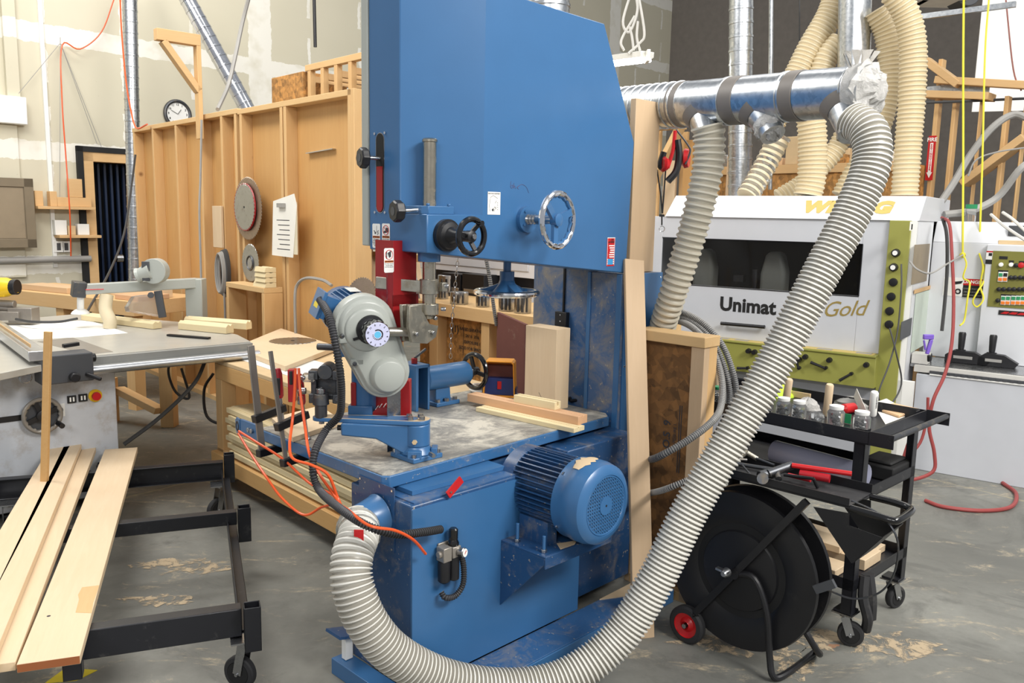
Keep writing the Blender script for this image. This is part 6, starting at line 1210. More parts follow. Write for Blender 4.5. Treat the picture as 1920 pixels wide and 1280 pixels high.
# gallows
gb = PT(372, 180, -.04)[1]
q1, q2 = PT(372, 88, -.02), PT(372, 262, -.02)
gl = thing('gallows_bracket', 'home-made timber gallows bracket rising above the stud partition', 'bracket', SP, (-.02, gb, q2[2]))
ptop = q1[2]-q2[2]; arm = SP.b(292, 82, gb)[0]
m = MB('stud'); m.box(-.035, 0, -.04, .04, 0, ptop); m.build('post', gl, .003)
m = MB('studx'); m.box(arm+.02, .0, -.04, .04, ptop-.0, ptop+.09); m.build('arm', gl, .003)
m = MB('studx'); m.bar((arm*.8, 0, ptop+.0), (-.02, 0, ptop-.36), .05, .08, (0, 1, 0)); m.build('brace', gl, .003)
# hung things on the partition
def gearblade(m, c, ax, R, teeth, th=.003, mt='blade', hole=.03, depth=.012):
    M = rotTo(ax); c = V(c); n = teeth*2; m.m(mt); A = []; B_ = []
    for i in range(n):
        a = 2*pi*i/n; r = R if i % 2 == 0 else R-depth; A.append(m.v(c+M @ V((r*cos(a), r*sin(a), 0)))); B_.append(m.v(c+M @ V((r*cos(a+.02), r*sin(a+.02), th))))
    m.f(A); m.f(B_)
    for i in range(n): m.f((A[i], A[(i+1) % n], B_[(i+1) % n], B_[i]))
    m.m('blackmat'); m.cyl(c+M @ V((0, 0, -.001)), c+M @ V((0, 0, th+.001)), hole, n=20); return m
q = PT(456, 391, -.06); m = MB('blade'); gearblade(m, (0, 0, 0), (-1, 0, 0), .245, 60, .004, 'bladerust', .012); rb = solo('saw_blade', 'largest circular saw blade with a rusty rim hanging on the stud partition', 'saw blade', m, SP, (-.02, q[1], q[2]), 'circular saw blades')
q = PT(447, 388, -.09); m = MB('steel'); gearblade(m, (0, 0, 0), (-1, 0, 0), .185, 40, .004, 'blade', .009, .016); m.m('red').torus((.003, 0, 0), (1, 0, 0), .178, .008, 40, 5); solo('saw_blade', 'bright steel saw blade with a dark red edge hung over the largest blade', 'saw blade', m, SP, (-.04, q[1], q[2]), 'circular saw blades')
q = PT(462, 493, -.05); m = MB('blade'); gearblade(m, (0, 0, 0), (-1, 0, 0), .15, 36, .003, 'blade', .012, .01); m.m('iron').torus((-.004, 0, 0), (1, 0, 0), .055, .008, 20, 4, .004, 12); m.m('steel').cyl((-.008, 0, 0), (0, 0, 0), .04); solo('saw_blade', 'smaller saw blade with a toothed inner ring hanging below the largest one', 'saw blade', m, SP, (-.015, q[1], q[2]), 'circular saw blades')
q = PT(537, 420, -.02); m = MB('paper'); pq_ = [PT(*p, -.03) for p in ((511, 478), (513, 377), (552, 363), (557, 385), (550, 483))]; m.prism([(v_[1], v_[2]) for v_ in pq_], 'yz', -.034, -.03); m.m('paperold').box(-.029, -.024, pq_[4][1]-.06, pq_[1][1]-.08, pq_[0][2]+.02, pq_[2][2]-.06); m.m('ink')
for i in range(7): z_ = pq_[1][2]-.14-.035*i; m.box(-.0346, -.034, pq_[4][1]+.04, pq_[1][1]-.05-(i % 3)*.02, z_, z_+.006)
m.m('cablegrey').cb((-.045, (pq_[1][1]+pq_[4][1])/2, pq_[1][2]-.03), .02, .1, .03); solo('clipped_papers', 'sheaf of handwritten white papers clipped to a stud of the partition', 'paper', m, SP)
p, q = PT(578, 293, .08), PT(628, 279, .08); m = MB('alu'); m.bar((.084, p[1], p[2]+.02), (.084, q[1], q[2]-.0), .006, .05, (1, 0, 0)); solo('steel_ruler', 'short steel rule fixed flat on the plywood of the partition', 'ruler', m, SP)
q = PT(417, 512, -.06)
for i, (rw, rh, mt, lab) in enumerate(((.075, .19, 'cable', 'coil of black cable hanging on the partition'), (.06, .17, 'cablegrey', 'coil of pale grey cable hanging inside the black coil'))):
    m = MB(mt)
    for k in range(3):
        m.tube([(-.01*k, rw*(1+.1*k)*cos(t)+.006*k, rh*(1-.03*k)*sin(t)) for t in [2*pi*j/16+.1 for j in range(17)]], .011, 6, 3)
    m.tube([(0, -rw*.4, -rh*.9), (0, -rw*.5, -.35), (0, -rw*.3, -.6)], .01, 6); solo('cable_coil', lab, 'cable', m, SP, (-.03-.03*i, q[1], q[2]), 'cable coils on the partition')
p, q = PT(401, 463, -.02), PT(415, 386, -.02); m = MB('maplez'); m.box(0, .02, 0, p[1]-q[1], 0, q[2]-p[2]); solo('wood_strip', 'short pale wood strip hanging beside the cable coil', 'strip', m, SP, (-.025, q[1], p[2]), bev=.002)
# small wall shelf with mouldings
p, q = PT(460, 545, -.0), PT(532, 530, -.0)
sh_ = thing('wall_shelf', 'small stud shelf box fixed low on the partition', 'shelf', SP, (-.16, q[1], 0))
wS = p[1]-q[1]; zs_ = PT(495, 540, -.16)[2]
m = MB('studh'); m.box(0, .15, 0, wS, zs_-.04, zs_); m.build('shelf_board', sh_, .003)
for b_ in (0, wS-.04): m = MB('stud'); m.box(0, .15, b_, b_+.04, .05, zs_-.041); m.build('shelf_upright', sh_, .003)
for i in range(4):
    m = MB('paley'); w_ = .2-(.03 if i else 0); m.prism([(0, 0), (.09, 0), (.09, .034), (.07, .036), (.05, .03), (.03, .036), (.01, .034)], 'xz', 0, w_); solo('moulding_offcut', ['lowest moulding offcut of the stack on the wall shelf', 'second moulding offcut of the stack on the wall shelf', 'third moulding offcut from the bottom on the wall shelf', 'topmost moulding offcut on the wall shelf'][i], 'moulding', m, SP, (-.15, q[1]+.0, zs_+.001+i*.0375), 'moulding offcuts on the wall shelf')
cord([(555, 640, 5.9), (553, 560, 5.9), (558, 533, 5.9), (575, 521, 5.8), (605, 525, 5.7), (622, 535, 5.6)], 'grey conduit bent over along the partition foot', .011, 'cablegrey', 'bent_conduit', 'conduit')
def W_(x, y, o=.06): return B.w(*B.b(x, y, -o))
# ducts, clock, pipe, cords on the back wall
vduct('spiral_duct', 'vertical bright spiral duct at the left of the stud partition', 243, 0, 255, 530, 8.9, 25)
vduct('diagonal_duct', 'bright galvanised duct slanting down behind the partition', 352, 0, 464, 205, 9.4, 28, True, 'foil')
vduct('black_pipe', 'thin black vertical pipe on the back wall above the lumber rack', 589, 0, 592, 128, 9.5, 6, False, 'black')
ck = thing('wall_clock', 'round grey-rimmed wall clock on the back wall behind the partition', 'clock', B, tuple(B.b(333, 214, -.02)))
m = MB('iron'); m.torus((0, 0, 0), (0, 1, 0), .15, .022, 36, 8); m.build('rim', ck); m = MB('white'); m.cyl((0, -.005, 0), (0, .005, 0), .145, n=32); m.m('blackmat')
for i in range(12): a = 2*pi*i/12; m.text(str(i or 12), .035, XF((.11*sin(a), -.007, .11*cos(a)), (1, 0, 0), (0, 0, 1), (0, -1, 0)), .0005, .0006)
m.bar((0, -.008, 0), (.04, -.008, .055), .003, .01, (0, 1, 0)).bar((0, -.009, 0), (-.08, -.009, .04), .003, .007, (0, 1, 0)); m.build('face', ck)
cord([(468, -10, 8), (455, 40, 8), (440, 110, 7.8), (428, 160, 7.6), (408, 205, 7.2)], 'bundle of pale cables hanging down to the partition top', .018, 'cablegrey')
cord([(378, 225, 7.0), (376, 330, 6.95), (374, 400, 6.9), (377, 520, 6.85), (377, 605, 6.8)], 'pair of grey cables running down the gallows stud', .01, 'cablegrey')
cord([(225, -10, 8.6), (228, 60, 8.6), (236, 150, 8.5), (246, 210, 8.4), (256, 240, 8.2), (276, 233, 8.0)], 'orange extension cord running down the spiral duct', .008, 'orange')
cord([W_(215, -5, .1), W_(190, 60, .1), W_(150, 92, .1), W_(117, 84, .1), W_(116, 180, .3), W_(124, 300, .3), W_(131, 400, .32), W_(133, 480, .2)], 'orange cord hanging from a hook down the back wall', .007, 'orange')
cord([(254, 290, 8.1), (245, 360, 8.0), (232, 440, 7.7), (205, 510, 7.4), (160, 590, 6.6)], 'black cable drooping from the duct to the table saw', .01, 'cable')
for pts, lab in (([W_(113, 70), W_(112, 370)], 'straight'), ([W_(114, 82), W_(190, 275)], 'long slanted'), ([W_(112, 82), W_(35, 175)], 'left slanted'), ([W_(116, 88), W_(182, 270)], 'second slanted')):
    cord(pts, lab+' thin grey string fanning out from the hook on the back wall', .003, 'cablegrey', 'grey_string', 'string', 'strings from the wall hook')
# left wall furniture
_c = B.w(*B.b(30, 400, -.16)); DP = Fr(_c.x, _c.y, 44); dpn = thing('cabinet_door_panel', 'brown shaker cabinet door hung on the back wall at the left edge', 'panel', DP)
q0 = DP.b(-40, 465, 0); q1 = DP.b(61, 335, 0); m = MB('fibre_in'); m.box(q0[0], q1[0], 0, .02, q0[2], q1[2]); m.m('fibre_in'); m.box(q0[0], q1[0], -.012, 0, q1[2]-.09, q1[2]).box(q0[0], q1[0], -.012, 0, q0[2], q0[2]+.09).box(q1[0]-.09, q1[0], -.012, 0, q0[2], q1[2]); m.build('door_frame', dpn, .003); m = MB('fibre'); m.box(q0[0], q1[0]-.1, -.002, 0, q0[2]+.1, q1[2]-.1); m.build('door_centre', dpn)
def wshelf(x0, x1, y, lab, dep=.2):
    p, q = b_px(x0, y), b_px(x1, y); m = MB('studx'); m.box(p[0], q[0], -dep, 0, p[2]-.03, p[2]); o = solo('wall_shelf_board', lab, 'shelf', m, B, bev=.003); return p[0], q[0], p[2]
s1 = wshelf(60, 167, 386, 'upper wooden shelf board on the back wall left of the doorway'); s2 = wshelf(100, 178, 440, 'lower wooden shelf board on the back wall left of the doorway')
for x, w, h, lab in ((67, .08, .16, 'short wooden block at the left end of the upper wall shelf'), (94, .07, .16, 'wooden block beside the gap on the upper wall shelf'), (133, .35, .1, 'long wooden offcut lying on the upper wall shelf')):
    p = b_px(x, 380); m = MB('studx'); m.box(-w/2, w/2, -.12, -.02, 0, h); solo('shelf_block', lab, 'block', m, B, (p[0], 0, s1[2]+.001), 'blocks on the upper wall shelf', .003)
m = MB('studx'); p = b_px(136, 355); m.box(-.07, .07, -.1, -.04, 0, .2); solo('stacked_block', 'wooden block standing on the long offcut on the upper wall shelf', 'block', m, B, (p[0], 0, s1[2]+.103), bev=.003)
for x, mt, w, h, lab in ((108, 'white', .12, .16, 'white carton on the lower wall shelf'), (128, 'mdf', .08, .1, 'brown carton on the lower wall shelf'), (150, 'white', .12, .12, 'second white carton on the lower wall shelf')):
    p = b_px(x, 436); m = MB(mt); m.box(-w/2, w/2, -.12, -.02, 0, h); solo('small_carton', lab, 'box', m, B, (p[0], 0, s2[2]+.001), 'cartons on the lower wall shelf', .003)
p, q = b_px(-20, 488), b_px(165, 484); m = MB('cablegrey'); m.cyl((p[0], -.08, p[2]), (q[0], -.08, q[2]), .035, n=16); m.m('steel').cyl((p[0]+1.25, -.08, p[2]), (p[0]+1.32, -.08, p[2]), .045); solo('wall_pipe', 'grey pipe running along the back wall below the shelves', 'pipe', m, B)
for x, lab in ((108, 'left'), (122, 'right')):
    p = b_px(x, 462); m = MB('white'); m.box(-.05, .05, -.04, 0, -.06, .06); m.m('darkgrey').box(-.02, .02, -.042, -.04, -.04, .04); solo('power_outlet', lab+' of the two power outlets above the grey wall pipe', 'outlet', m, B, tuple(p), 'power outlets on the back wall', .003)
# lumber rack between partition and saw
_c = D(640, 300, 6.7); LR = Fr(_c.x, _c.y, 47); lr0 = LR.a(515, 180, 0); lrk = thing('lumber_rack', 'tall slatted lumber rack with a strand board end behind the partition', 'rack', LR)
z0_ = LR.a(640, 185, 0)[2]; z1_ = LR.a(572, 127, 0)[2]; bl = LR.a(572, 150, 0)[1]; bll = LR.a(513, 150, 0)[1]; br_ = LR.a(720, 150, 0)[1]
m = MB('osb'); m.box(-.02, .4, bl, bll, z0_-.3, z1_-.03); m.build('strand_board_end', lrk, .003)
m = MB('studh'); m.box(0, .05, br_-.5, bl, z1_-.03, z1_+.02); m.build('top_rail', lrk, .003); m = MB('studh'); m.box(.5, .55, br_-.5, bl, z1_-.03, z1_+.02); m.build('top_rail', lrk, .003)
for i in range(7):
    b_ = bl-.04-i*(bl-br_+.3)/7; m = MB('stud'); m.box(0, .05, b_-.045, b_, z0_-.4 if i < 3 else 0.3, z1_-.031); m.build('upright', lrk, .002); m = MB('studx'); m.box(.05, .5, b_-.045, b_, z1_-.12, z1_-.07); m.build('cross_slat', lrk, .002)
for i, y in enumerate((300, 470)):
    z_ = LR.a(680, y, 0)[2]; m = MB('studh'); m.box(0, .05, br_-.5, LR.a(660, 300, 0)[1], z_-.05, z_); m.build('shelf_rail', lrk)
for i, (x0, x1, y0, y1, mt) in enumerate(((662, 668, 220, 560, 'maplez'), (668, 672, 190, 560, 'stud'), (674, 684, 230, 555, 'maplez'), (680, 676, 210, 560, 'ply'), (686, 690, 180, 560, 'maplez'), (690, 696, 250, 560, 'alderz'), (698, 692, 200, 560, 'stud'), (664, 676, 330, 560, 'white'), (700, 704, 480, 590, 'maplez'), (780, 792, 475, 560, 'maplez'), (690, 702, 490, 600, 'white'))):
    A_ = D(x1, y1, 6.2+.05*(i % 4)); Bt_ = D(x0, y0, 6.35+.05*(i % 4)); board_pts('stored_strip', 'thin strip '+['', 'second ', 'third ', 'fourth ', 'fifth ', 'sixth ', 'seventh ', 'shorter white painted ', 'short lower ', 'short strip seen right of the red guard, ', 'short white '][i]+'standing upright between partition and saw'+([' farthest left', ', darker', ', leaning right', ', leaning left', ', tallest', ', greyish', ', nearest the saw', '', ' by the red guard', '', ' by the guard'][i]), 'strip', A_, Bt_, V((.035, .0, 0)), .02, mt, 'upright strips in the lumber rack', .001)
m = MB('studh'); q = D(675, 455, 6.1); m.box(-.25, .4, 0, .3, -.03, 0); m.m('beech').box(-.2, .35, .02, .2, .0, .05); solo('rack_board', 'horizontal board with a red-brown plank on it beside the red guard', 'board', m, None, q, bev=.003)
# ================================================================ WORKBENCH
_c = pz(402, 672, .76); WB = Fr(_c.x, _c.y, 47.5)
wb = thing('workbench', 'rough timber workbench with a lower shelf full of mouldings behind the saw', 'workbench', WB)
bE = WB.z(700, 772, .76)[1]-.02; WA = .85
m = MB('mdf'); m.box(0, WA, bE, 0, .735, .76); m.build('bench_top', wb, .003)
m = MB('pine'); m.box(0, .04, bE, 0, .64, .735); m.build('front_apron', wb, .003); m = MB('studx'); m.box(.04, WA, -.04, 0, .64, .735); m.build('side_apron', wb, .003)
for a, b in ((0, -.09), (0, bE), (WA-.09, -.09), (WA-.09, bE)): m = MB('stud'); m.box(a, a+.09, b, b+.088, 0, .6399); m.build('leg', wb, .003)
m = MB('pine'); m.box(-.04, 0, bE, 0, .1, .19); m.build('lower_rail', wb, .003); m = MB('studh'); m.box(0, WA, bE, 0, .19, .205); m.build('lower_shelf', wb)
for i in range(8):
    a0_ = -.02+.012*(i % 3); m = MB('paley'); m.box(0, .22, 0, 1.5, 0, .03); m.box(.03, .2, 0, 1.5, .0301, .034)
    solo('moulding_board', ['lowest', 'second', 'third', 'fourth', 'fifth', 'sixth', 'seventh', 'topmost'][i]+' board in the pale moulding stack on the workbench lower shelf', 'moulding', m, WB, (a0_, -1.72+.05*((i*7) % 3), .206+i*.036), 'moulding stack on the lower shelf', .002)
m = MB('wrap'); m.m('white'); q = [WB.z(*p, .76) for p in ((415, 662), (560, 712), (640, 690), (450, 640))]; m.prism([(v_[0], v_[1]) for v_ in q], 'xy', 0, .004); solo('plastic_sheet', 'crumpled white plastic sheet spread on the workbench top', 'sheet', m, WB, (0, 0, .7605))
q = [WB.z(*p, .79) for p in ((440, 652), (535, 688), (632, 650), (545, 615))]; m = MB('mapley'); m.prism([(min(.84, v_[0]), v_[1]) for v_ in q], 'xy', 0, .03); solo('square_board', 'thick pale square board lying on the workbench under a saw blade', 'board', m, WB, (0, 0, .7655), bev=.002)
q = WB.z(549, 638, .8); m = MB(); gearblade(m, (0, 0, 0), (0, 0, 1), .155, 30, .003, 'blade', .013, .012); solo('saw_blade', 'saw blade lying flat on the square board on the workbench', 'saw blade', m, WB, (q[0], q[1], .7962))
q = D(678, 552, 4.9); m = MB(); gearblade(m, (0, 0, 0), (-.5, -1, .25), .105, 36, .003, 'bladerust', .012, .008); solo('saw_blade', 'rusty saw blade propped upright behind the feeder, left of the red guard', 'saw blade', m, None, q)
# ================================================================ TABLE SAW
tA = pz(153, 668, .86); tB = pz(470, 640, .86)
dv = tB-tA; TS = Fr(tA.x, tA.y, math.degrees(atan2(dv.x, dv.y)))
ts = thing('table_saw', 'large dusty sliding table saw with an overarm guard at the left', 'table saw', TS)
poly = [(-60, 712), (153, 668), (470, 640), (445, 627), (335, 603), (150, 588), (-60, 606)]
q = [TS.z(*p, .86) for p in poly]; LT = TS.z(470, 640, .86)[0]
m = MB('tstop'); m.prism([(v_[0], v_[1]) for v_ in q], 'xy', .825, .86); tt_ = m.build('table_top', ts, .002)
q = [TS.z(*p, .861) for p in ((165, 664), (212, 659), (135, 632), (70, 640))]; m = MB('fibre_in'); m.m('cast'); m.prism([(v_[0], v_[1]) for v_ in q], 'xy', .8602, .8612); m.build('cast_section', tt_)
q = [TS.z(*p, .861) for p in ((-40, 640), (150, 632), (240, 624), (165, 600), (-40, 612))]; m = MB('white'); m.m('tswhite') if 0 else m.m('white'); m.prism([(v_[0], v_[1]) for v_ in q], 'xy', .8602, .8613); m.build('sliding_section', tt_)
m = MB('tsgrey'); m.box(-.1, LT+.0, -.03, 0, .79, .855); m.m('alu').cyl((-.1, -.07, .79), (LT+.02, -.07, .79), .024, n=20); m.m('tsgrey').box(-.05, LT, -.06, .0, .8, .812); m.build('fence_rail', ts, .002)
# cabinet
cq = TS.b(216, 705, .06); cx1 = cq[0]
m = MB('tswhite'); m.box(cx1-1.3, cx1, .06, .75, .05, .80); m.m('tsgrey').box(cx1-1.3, cx1+.01, .05, .76, .795, .825); cab = m.build('cabinet', ts, .006)
cb_ = lambda x, y, b=.06: TS.b(x, y, b)
q = cb_(76, 776); m = MB('darkgrey'); m.cyl((q[0], .06, q[2]), (q[0], .035, q[2]), .085, n=32); handwheel(m, (q[0], .02, q[2]), (0, -1, 0), .088, .012, 4, .03, 'cast', 'black', 0, .01, .4, .004); m.m('black').cyl((q[0]+.07, .01, q[2]-.05), (q[0]+.075, -.05, q[2]-.055), .014); m.build('height_handwheel', ts)
m = MB('black'); q2 = cb_(-30, 778); m.box(q2[0], q[0]-.09, .055, .06, q[2]-.02, q[2]+.01); m.build('tilt_slot', cab)
q = cb_(178, 741); m = MB('yellowtool'); m.cyl((q[0], .06, q[2]), (q[0], .05, q[2]), .035, n=24); m.m('redbright').lathe((q[0], .05, q[2]), (0, -1, 0), [(0, .016), (.015, .024), (.028, .022)], 20); m.build('emergency_stop', ts)
for x, y in ((134, 748), (155, 745)): q = cb_(x, y); m = MB('black'); m.box(q[0]-.022, q[0]+.022, .05, .06, q[2]-.02, q[2]+.02); m.m('white').box(q[0]-.012, q[0]-.004, .048, .05, q[2]-.012, q[2]+.012).box(q[0]+.004, q[0]+.012, .048, .05, q[2]-.012, q[2]+.012); m.build('power_switch', ts)
q = cb_(110, 769); m = MB('white'); m.box(q[0]-.03, q[0]+.03, .057, .06, q[2]-.035, q[2]+.035); m.m('ink').box(q[0]-.018, q[0]+.018, .056, .057, q[2]-.003, q[2]+.002).box(q[0]-.002, q[0]+.002, .056, .057, q[2]-.018, q[2]+.018).torus((q[0], .0565, q[2]), (0, 1, 0), .02, .002, 20, 4); m.build('direction_label', ts)
# fence
f0_ = TS.z(75, 684, .865); f1_ = TS.z(-40, 596, .865)
fe = thing('rip_fence', 'long aluminium rip fence with a black locking head on the table saw', 'fence', TS, (0, 0, .8615))
m = MB('alu'); p_, q_ = V((f0_[0], f0_[1]+.03, .045)), V((f1_[0], f1_[1]+.3, .045)); m.bar(p_, q_, .05, .085, (1, 0, 0)); m.m('studx').bar(p_+V((-.02, .05, .047)), q_+V((-.02, 0, .047)), .02, .006, (1, 0, 0)); m.build('fence_beam', fe, .003)
hq = TS.b(122, 688, -.08); m = MB('darkgrey'); m.box(hq[0]-.13, hq[0]+.12, -.15, -.005, -.11, .04); m.m('black').cyl((hq[0]+.02, -.15, -.08), (hq[0]+.02, -.19, -.08), .025).bar((hq[0]+.08, -.15, -.07), (hq[0]+.14, -.2, -.1), .02, .02).cyl((hq[0]+.12, -.08, .0), (hq[0]+.15, -.08, 0), .024); m.m('steel').lathe((hq[0]-.2, -.12, -.06), (0, -1, 0), [(0, .02), (.02, .03), (.04, .03)], 18); m.build('locking_head', fe, .006)
m = MB('black'); m.bar((hq[0]+.02, .02, .06), (hq[0]+.1, .03, .065), .03, .02); m.build('fence_lever', fe, .003)
# overarm
ob = D(378, 540, 5.9)
oa = thing('overarm_guard', 'pale grey overarm blade guard spanning above the table saw', 'guard', None, (ob.x, ob.y, 0))
ol = lambda x, y, Y=5.9: D(x, y, Y)-V((ob.x, ob.y, 0))
m = MB('greycover'); m.bar(ol(370, 530), ol(158, 542, 5.5), .07, .09, (0, 1, 0)); m.build('boom', oa, .006); m = MB('greycover'); m.box(-.1, .02, -.05, .05, .86, ol(378, 522)[2]); m.build('post', oa, .006)
m = MB('iron'); m.bar(ol(160, 543, 5.5), ol(135, 541, 5.45), .1, .08, (0, 1, 0)); m.m('redbright').bar(ol(160, 543, 5.45), ol(195, 542, 5.5), .006, .01, (0, 1, 0)); m.m('white').cyl(ol(151, 552, 5.5), ol(151, 580, 5.5), .022).lathe(ol(151, 588, 5.5), (0, 0, 1), [(0, .06), (.015, .05), (.03, .03)], 18); m.build('end_clamp', oa, .003)
m = MB(); pz_ = [ol(200, 553, 5.55), ol(198, 580, 5.52), ol(206, 600, 5.5), ol(206, 614, 5.5)]; m.m('creamhose').tube(pz_, .042, 20); m.build('dust_pipe', oa)
m = MB('greycover'); c = ol(290, 508, 5.6); m.cyl(c+V((0, -.03, 0)), c+V((0, .05, 0)), .085, n=28); m.lathe(c+V((-.02, 0, 0)), (-1, 0, -.35), [(0, .06), (.08, .045), (.1, .055)], 18); m.m('darkgrey').cb(c+V((-.045, -.03, 0)), .05, .02, .13); m.build('hood_port', oa, .003)
m = MB('clear'); pq_ = [ol(*p, 5.6) for p in ((238, 575), (250, 555), (300, 550), (308, 594), (240, 583))]; m.prism([(v_.x, v_.z) for v_ in pq_], 'xz', c.y-.04, c.y+.04); m.m('darkgrey').bar(ol(296, 545, 5.56), ol(305, 595, 5.56), .05, .02, (0, 1, 0)).cyl(ol(283, 553, 5.5), ol(283, 553, 5.6), .02); m.build('blade_hood', oa, .003)
# things on the table saw
def onts(name, label, cat, x0, y0, x1, y1, w, h, mat, z=.862, grp=None, lift=0.):
    A_, Bq_ = pz(x0, y0, z), pz(x1, y1, z); fr, Ln = slab(A_, Bq_); m = MB(mat)
    if 'moulding' in label: m.prism([(0, 0), (w, 0), (w, h*.7), (w*.8, h), (w*.6, h*.8), (w*.3, h), (0, h*.7)], 'yz', 0, Ln)
    else: m.box(0, Ln, 0, w, 0, h)
    return solo(name, label, cat, m, fr, (0, 0, z+lift), grp, .002)
onts('moulding_length', 'long pale moulding lying across the far part of the table saw', 'moulding', 152, 600, 287, 617, .07, .05, 'pale', .8625)
onts('moulding_length', 'pale moulding at the right end of the table saw, nearer one', 'moulding', 334, 617, 424, 626, .07, .06, 'pale', .862)
onts('moulding_length', 'pale moulding at the right end of the table saw, farther one', 'moulding', 345, 609, 462, 618, .06, .06, 'pale', .862)
onts('push_stick', 'black push stick lying on the grey table saw top', 'push stick', 312, 630, 390, 636, .03, .012, 'black', .862)
onts('steel_block', 'small blue-grey steel block beside the long moulding', 'block', 292, 616, 303, 615, .05, .03, 'bluebin', .8625)
# bench behind the table saw
_c = D(150, 575, 7.0); BB = Fr(_c.x, _c.y, 118); p = BB.b(-30, 580, 0); q = BB.b(250, 560, 0); zt3 = BB.b(150, 556, 0)[2]
bb = thing('rear_bench', 'long timber bench covered in planks behind the table saw', 'bench', BB)
m = MB('studx'); m.box(p[0], q[0], 0, .7, zt3-.12, zt3); m.build('bench_top', bb, .003)
for a in (p[0]+.05, (p[0]+q[0])/2, q[0]-.15): m = MB('stud'); m.box(a, a+.1, .02, .12, 0, zt3-.121); m.build('leg', bb)
for i, (x0, x1, h, w, lab, mt) in enumerate(((25, 110, .05, .2, 'pale plank at the left of the rear bench', 'alder'), (100, 240, .07, .16, 'long tan plank in the middle of the rear bench', 'maple'), (205, 250, .04, .3, 'plank at the right end of the rear bench', 'beech'))):
    p = BB.b(x0, 560, 0); q = BB.b(x1, 560, 0); m = MB(mt); m.box(0, q[0]-p[0], 0, w, 0, h); solo('bench_plank', lab, 'plank', m, BB, (p[0], .08+.2*i if i < 2 else .05, zt3+.001), 'planks on the rear bench', .003)
A_ = pz(25, 598, .9); m = MB('maple'); m.box(0, 1.5, 0, .25, 0, .03); m.m('beech').box(.0, 1.3, .3, .45, 0, .03)
q = D(12, 540, 5.6); dr = thing('mitre_saw', 'yellow and grey chop saw cut off by the left edge', 'mitre saw', None, (q.x, q.y, .863))
ml = lambda x, y, Y=5.6: D(x, y, Y)-V((q.x, q.y, .863))
m = MB('yellowtool'); m.lathe(ml(-20, 540), ml(34, 537)-ml(-20, 540), [(0, .07), (.12, .065), (.16, .05), (.19, .045)], 24); m.cb(ml(0, 548), .1, .08, .05); m.m('black').cyl(ml(20, 538), ml(33, 538), .052); m.build('motor_housing', dr, .003)
m = MB('cast'); m.cyl(ml(-10, 568), ml(28, 570), .025); m.cyl(ml(-10, 576), ml(26, 580), .018); m.cb(ml(45, 590), .16, .1, .1).cb(ml(5, 590), .3, .15, .06); m.m('black').cyl(ml(20, 583), ml(20, 598), .03); m.build('slide_rails', dr, .003)
cord([(30, 598, 5.5), (60, 603, 5.4), (110, 603, 5.4), (145, 597, 5.4)], 'black cable lying across the far part of the table saw', .009, 'cable')
# dark gear at the left edge of the table saw
q = TS.z(-10, 740, .7); m = MB('black'); m.cb((0, 0, 0), .3, .1, .2).cyl((.1, -.06, .02), (.18, -.09, -.02), .03).cb((.05, -.07, -.09), .2, .06, .04); m.m('redtool').cb((-.05, -.06, -.02), .1, .03, .03); m.m('steel').cyl((.2, -.05, -.02), (.27, -.05, -.02), .03)
P_ = D(8, 690, 4.7); solo('carriage_clamp', 'black and red clamp mechanism at the left edge of the table saw', 'clamp', m, None, P_, bev=.004)
m = MB('black'); P_ = pz(-8, 930, 0); m.box(-.25, .03, 0, .3, 0, .66); solo('black_cabinet', 'black steel cabinet cut off by the left edge in front of the table saw', 'cabinet', m, None, (P_.x, P_.y, 0), bev=.005)
# cables and timbers under the table saw
cord([(387, 670, 5.0), (370, 710, 4.9), (340, 745, 4.8), (290, 790, 4.7), (232, 833, 4.6)], 'thick black cable sweeping from the table saw edge to the floor', .012, 'cable', grp='black cables under the table saw')
cord([(320, 672, 5.2), (316, 700, 5.2), (330, 735, 5.2), (355, 745, 5.2), (340, 690, 5.2)], 'thin black cable looped under the table saw wing', .008, 'cable', grp='black cables under the table saw')
cord([(400, 700, 5.6), (383, 730, 5.6), (388, 780, 5.6), (420, 795, 5.6), (452, 785, 5.6)], 'black cable loop behind the workbench leg', .01, 'cable', grp='black cables under the table saw')
P0_, P1_ = D(222, 730, 6.4), D(300, 770, 6.2); m = MB('studx'); m.bar((0, 0, 0), P1_-P0_, .05, .1, (0, 1, 0)); m.m('stud').box((P1_-P0_).x-.0, (P1_-P0_).x+.1, -.2, -.1, -P0_.z, .3); m.box(-.1, 0, -.1, 0, -P0_.z, .1); solo('timber_trestle', 'timber trestle standing in the shade under the table saw', 'trestle', m, None, P0_, bev=.003)
# ================================================================ LOW BLACK CART + BOARDS
LCo = pz(470, 1138, .3); LC = Fr(LCo.x, LCo.y, -21); lc = thing('lumber_cart', 'low black steel lumber cart on casters at the lower left', 'cart', LC)
Zt = .3; LL = 1.85; LW = 1.15
def rail(nm, p, q, h=.1, w=.05, z=Zt):
    m = MB('cartblack'); d = (V(q)-V(p)).normalized(); n = V((-d.y, d.x, 0)); a, b = V(p), V(q)
    m.bar(a+V((0, 0, z-h/2)), b+V((0, 0, z-h/2)), .006, h, n.cross(d) if 0 else n) if 0 else None
    for P in (0,):
        m.bar(a+V((0, 0, z-.003)), b+V((0, 0, z-.003)), .05 if abs(d.y) > .5 else .05, .006, V((0, 0, 1)).cross(d).cross(d)*-1 if 0 else V((0, 0, 1)))
    m.prism([(0, 0)], 'xy', 0, 1) if 0 else None
    return m
def boxrail(nm, a0, a1, b0_, b1_, z0, z1): m = MB('cartblack'); m.box(a0, a1, b0_, b1_, z0, z1); return m.build(nm, lc, .003)
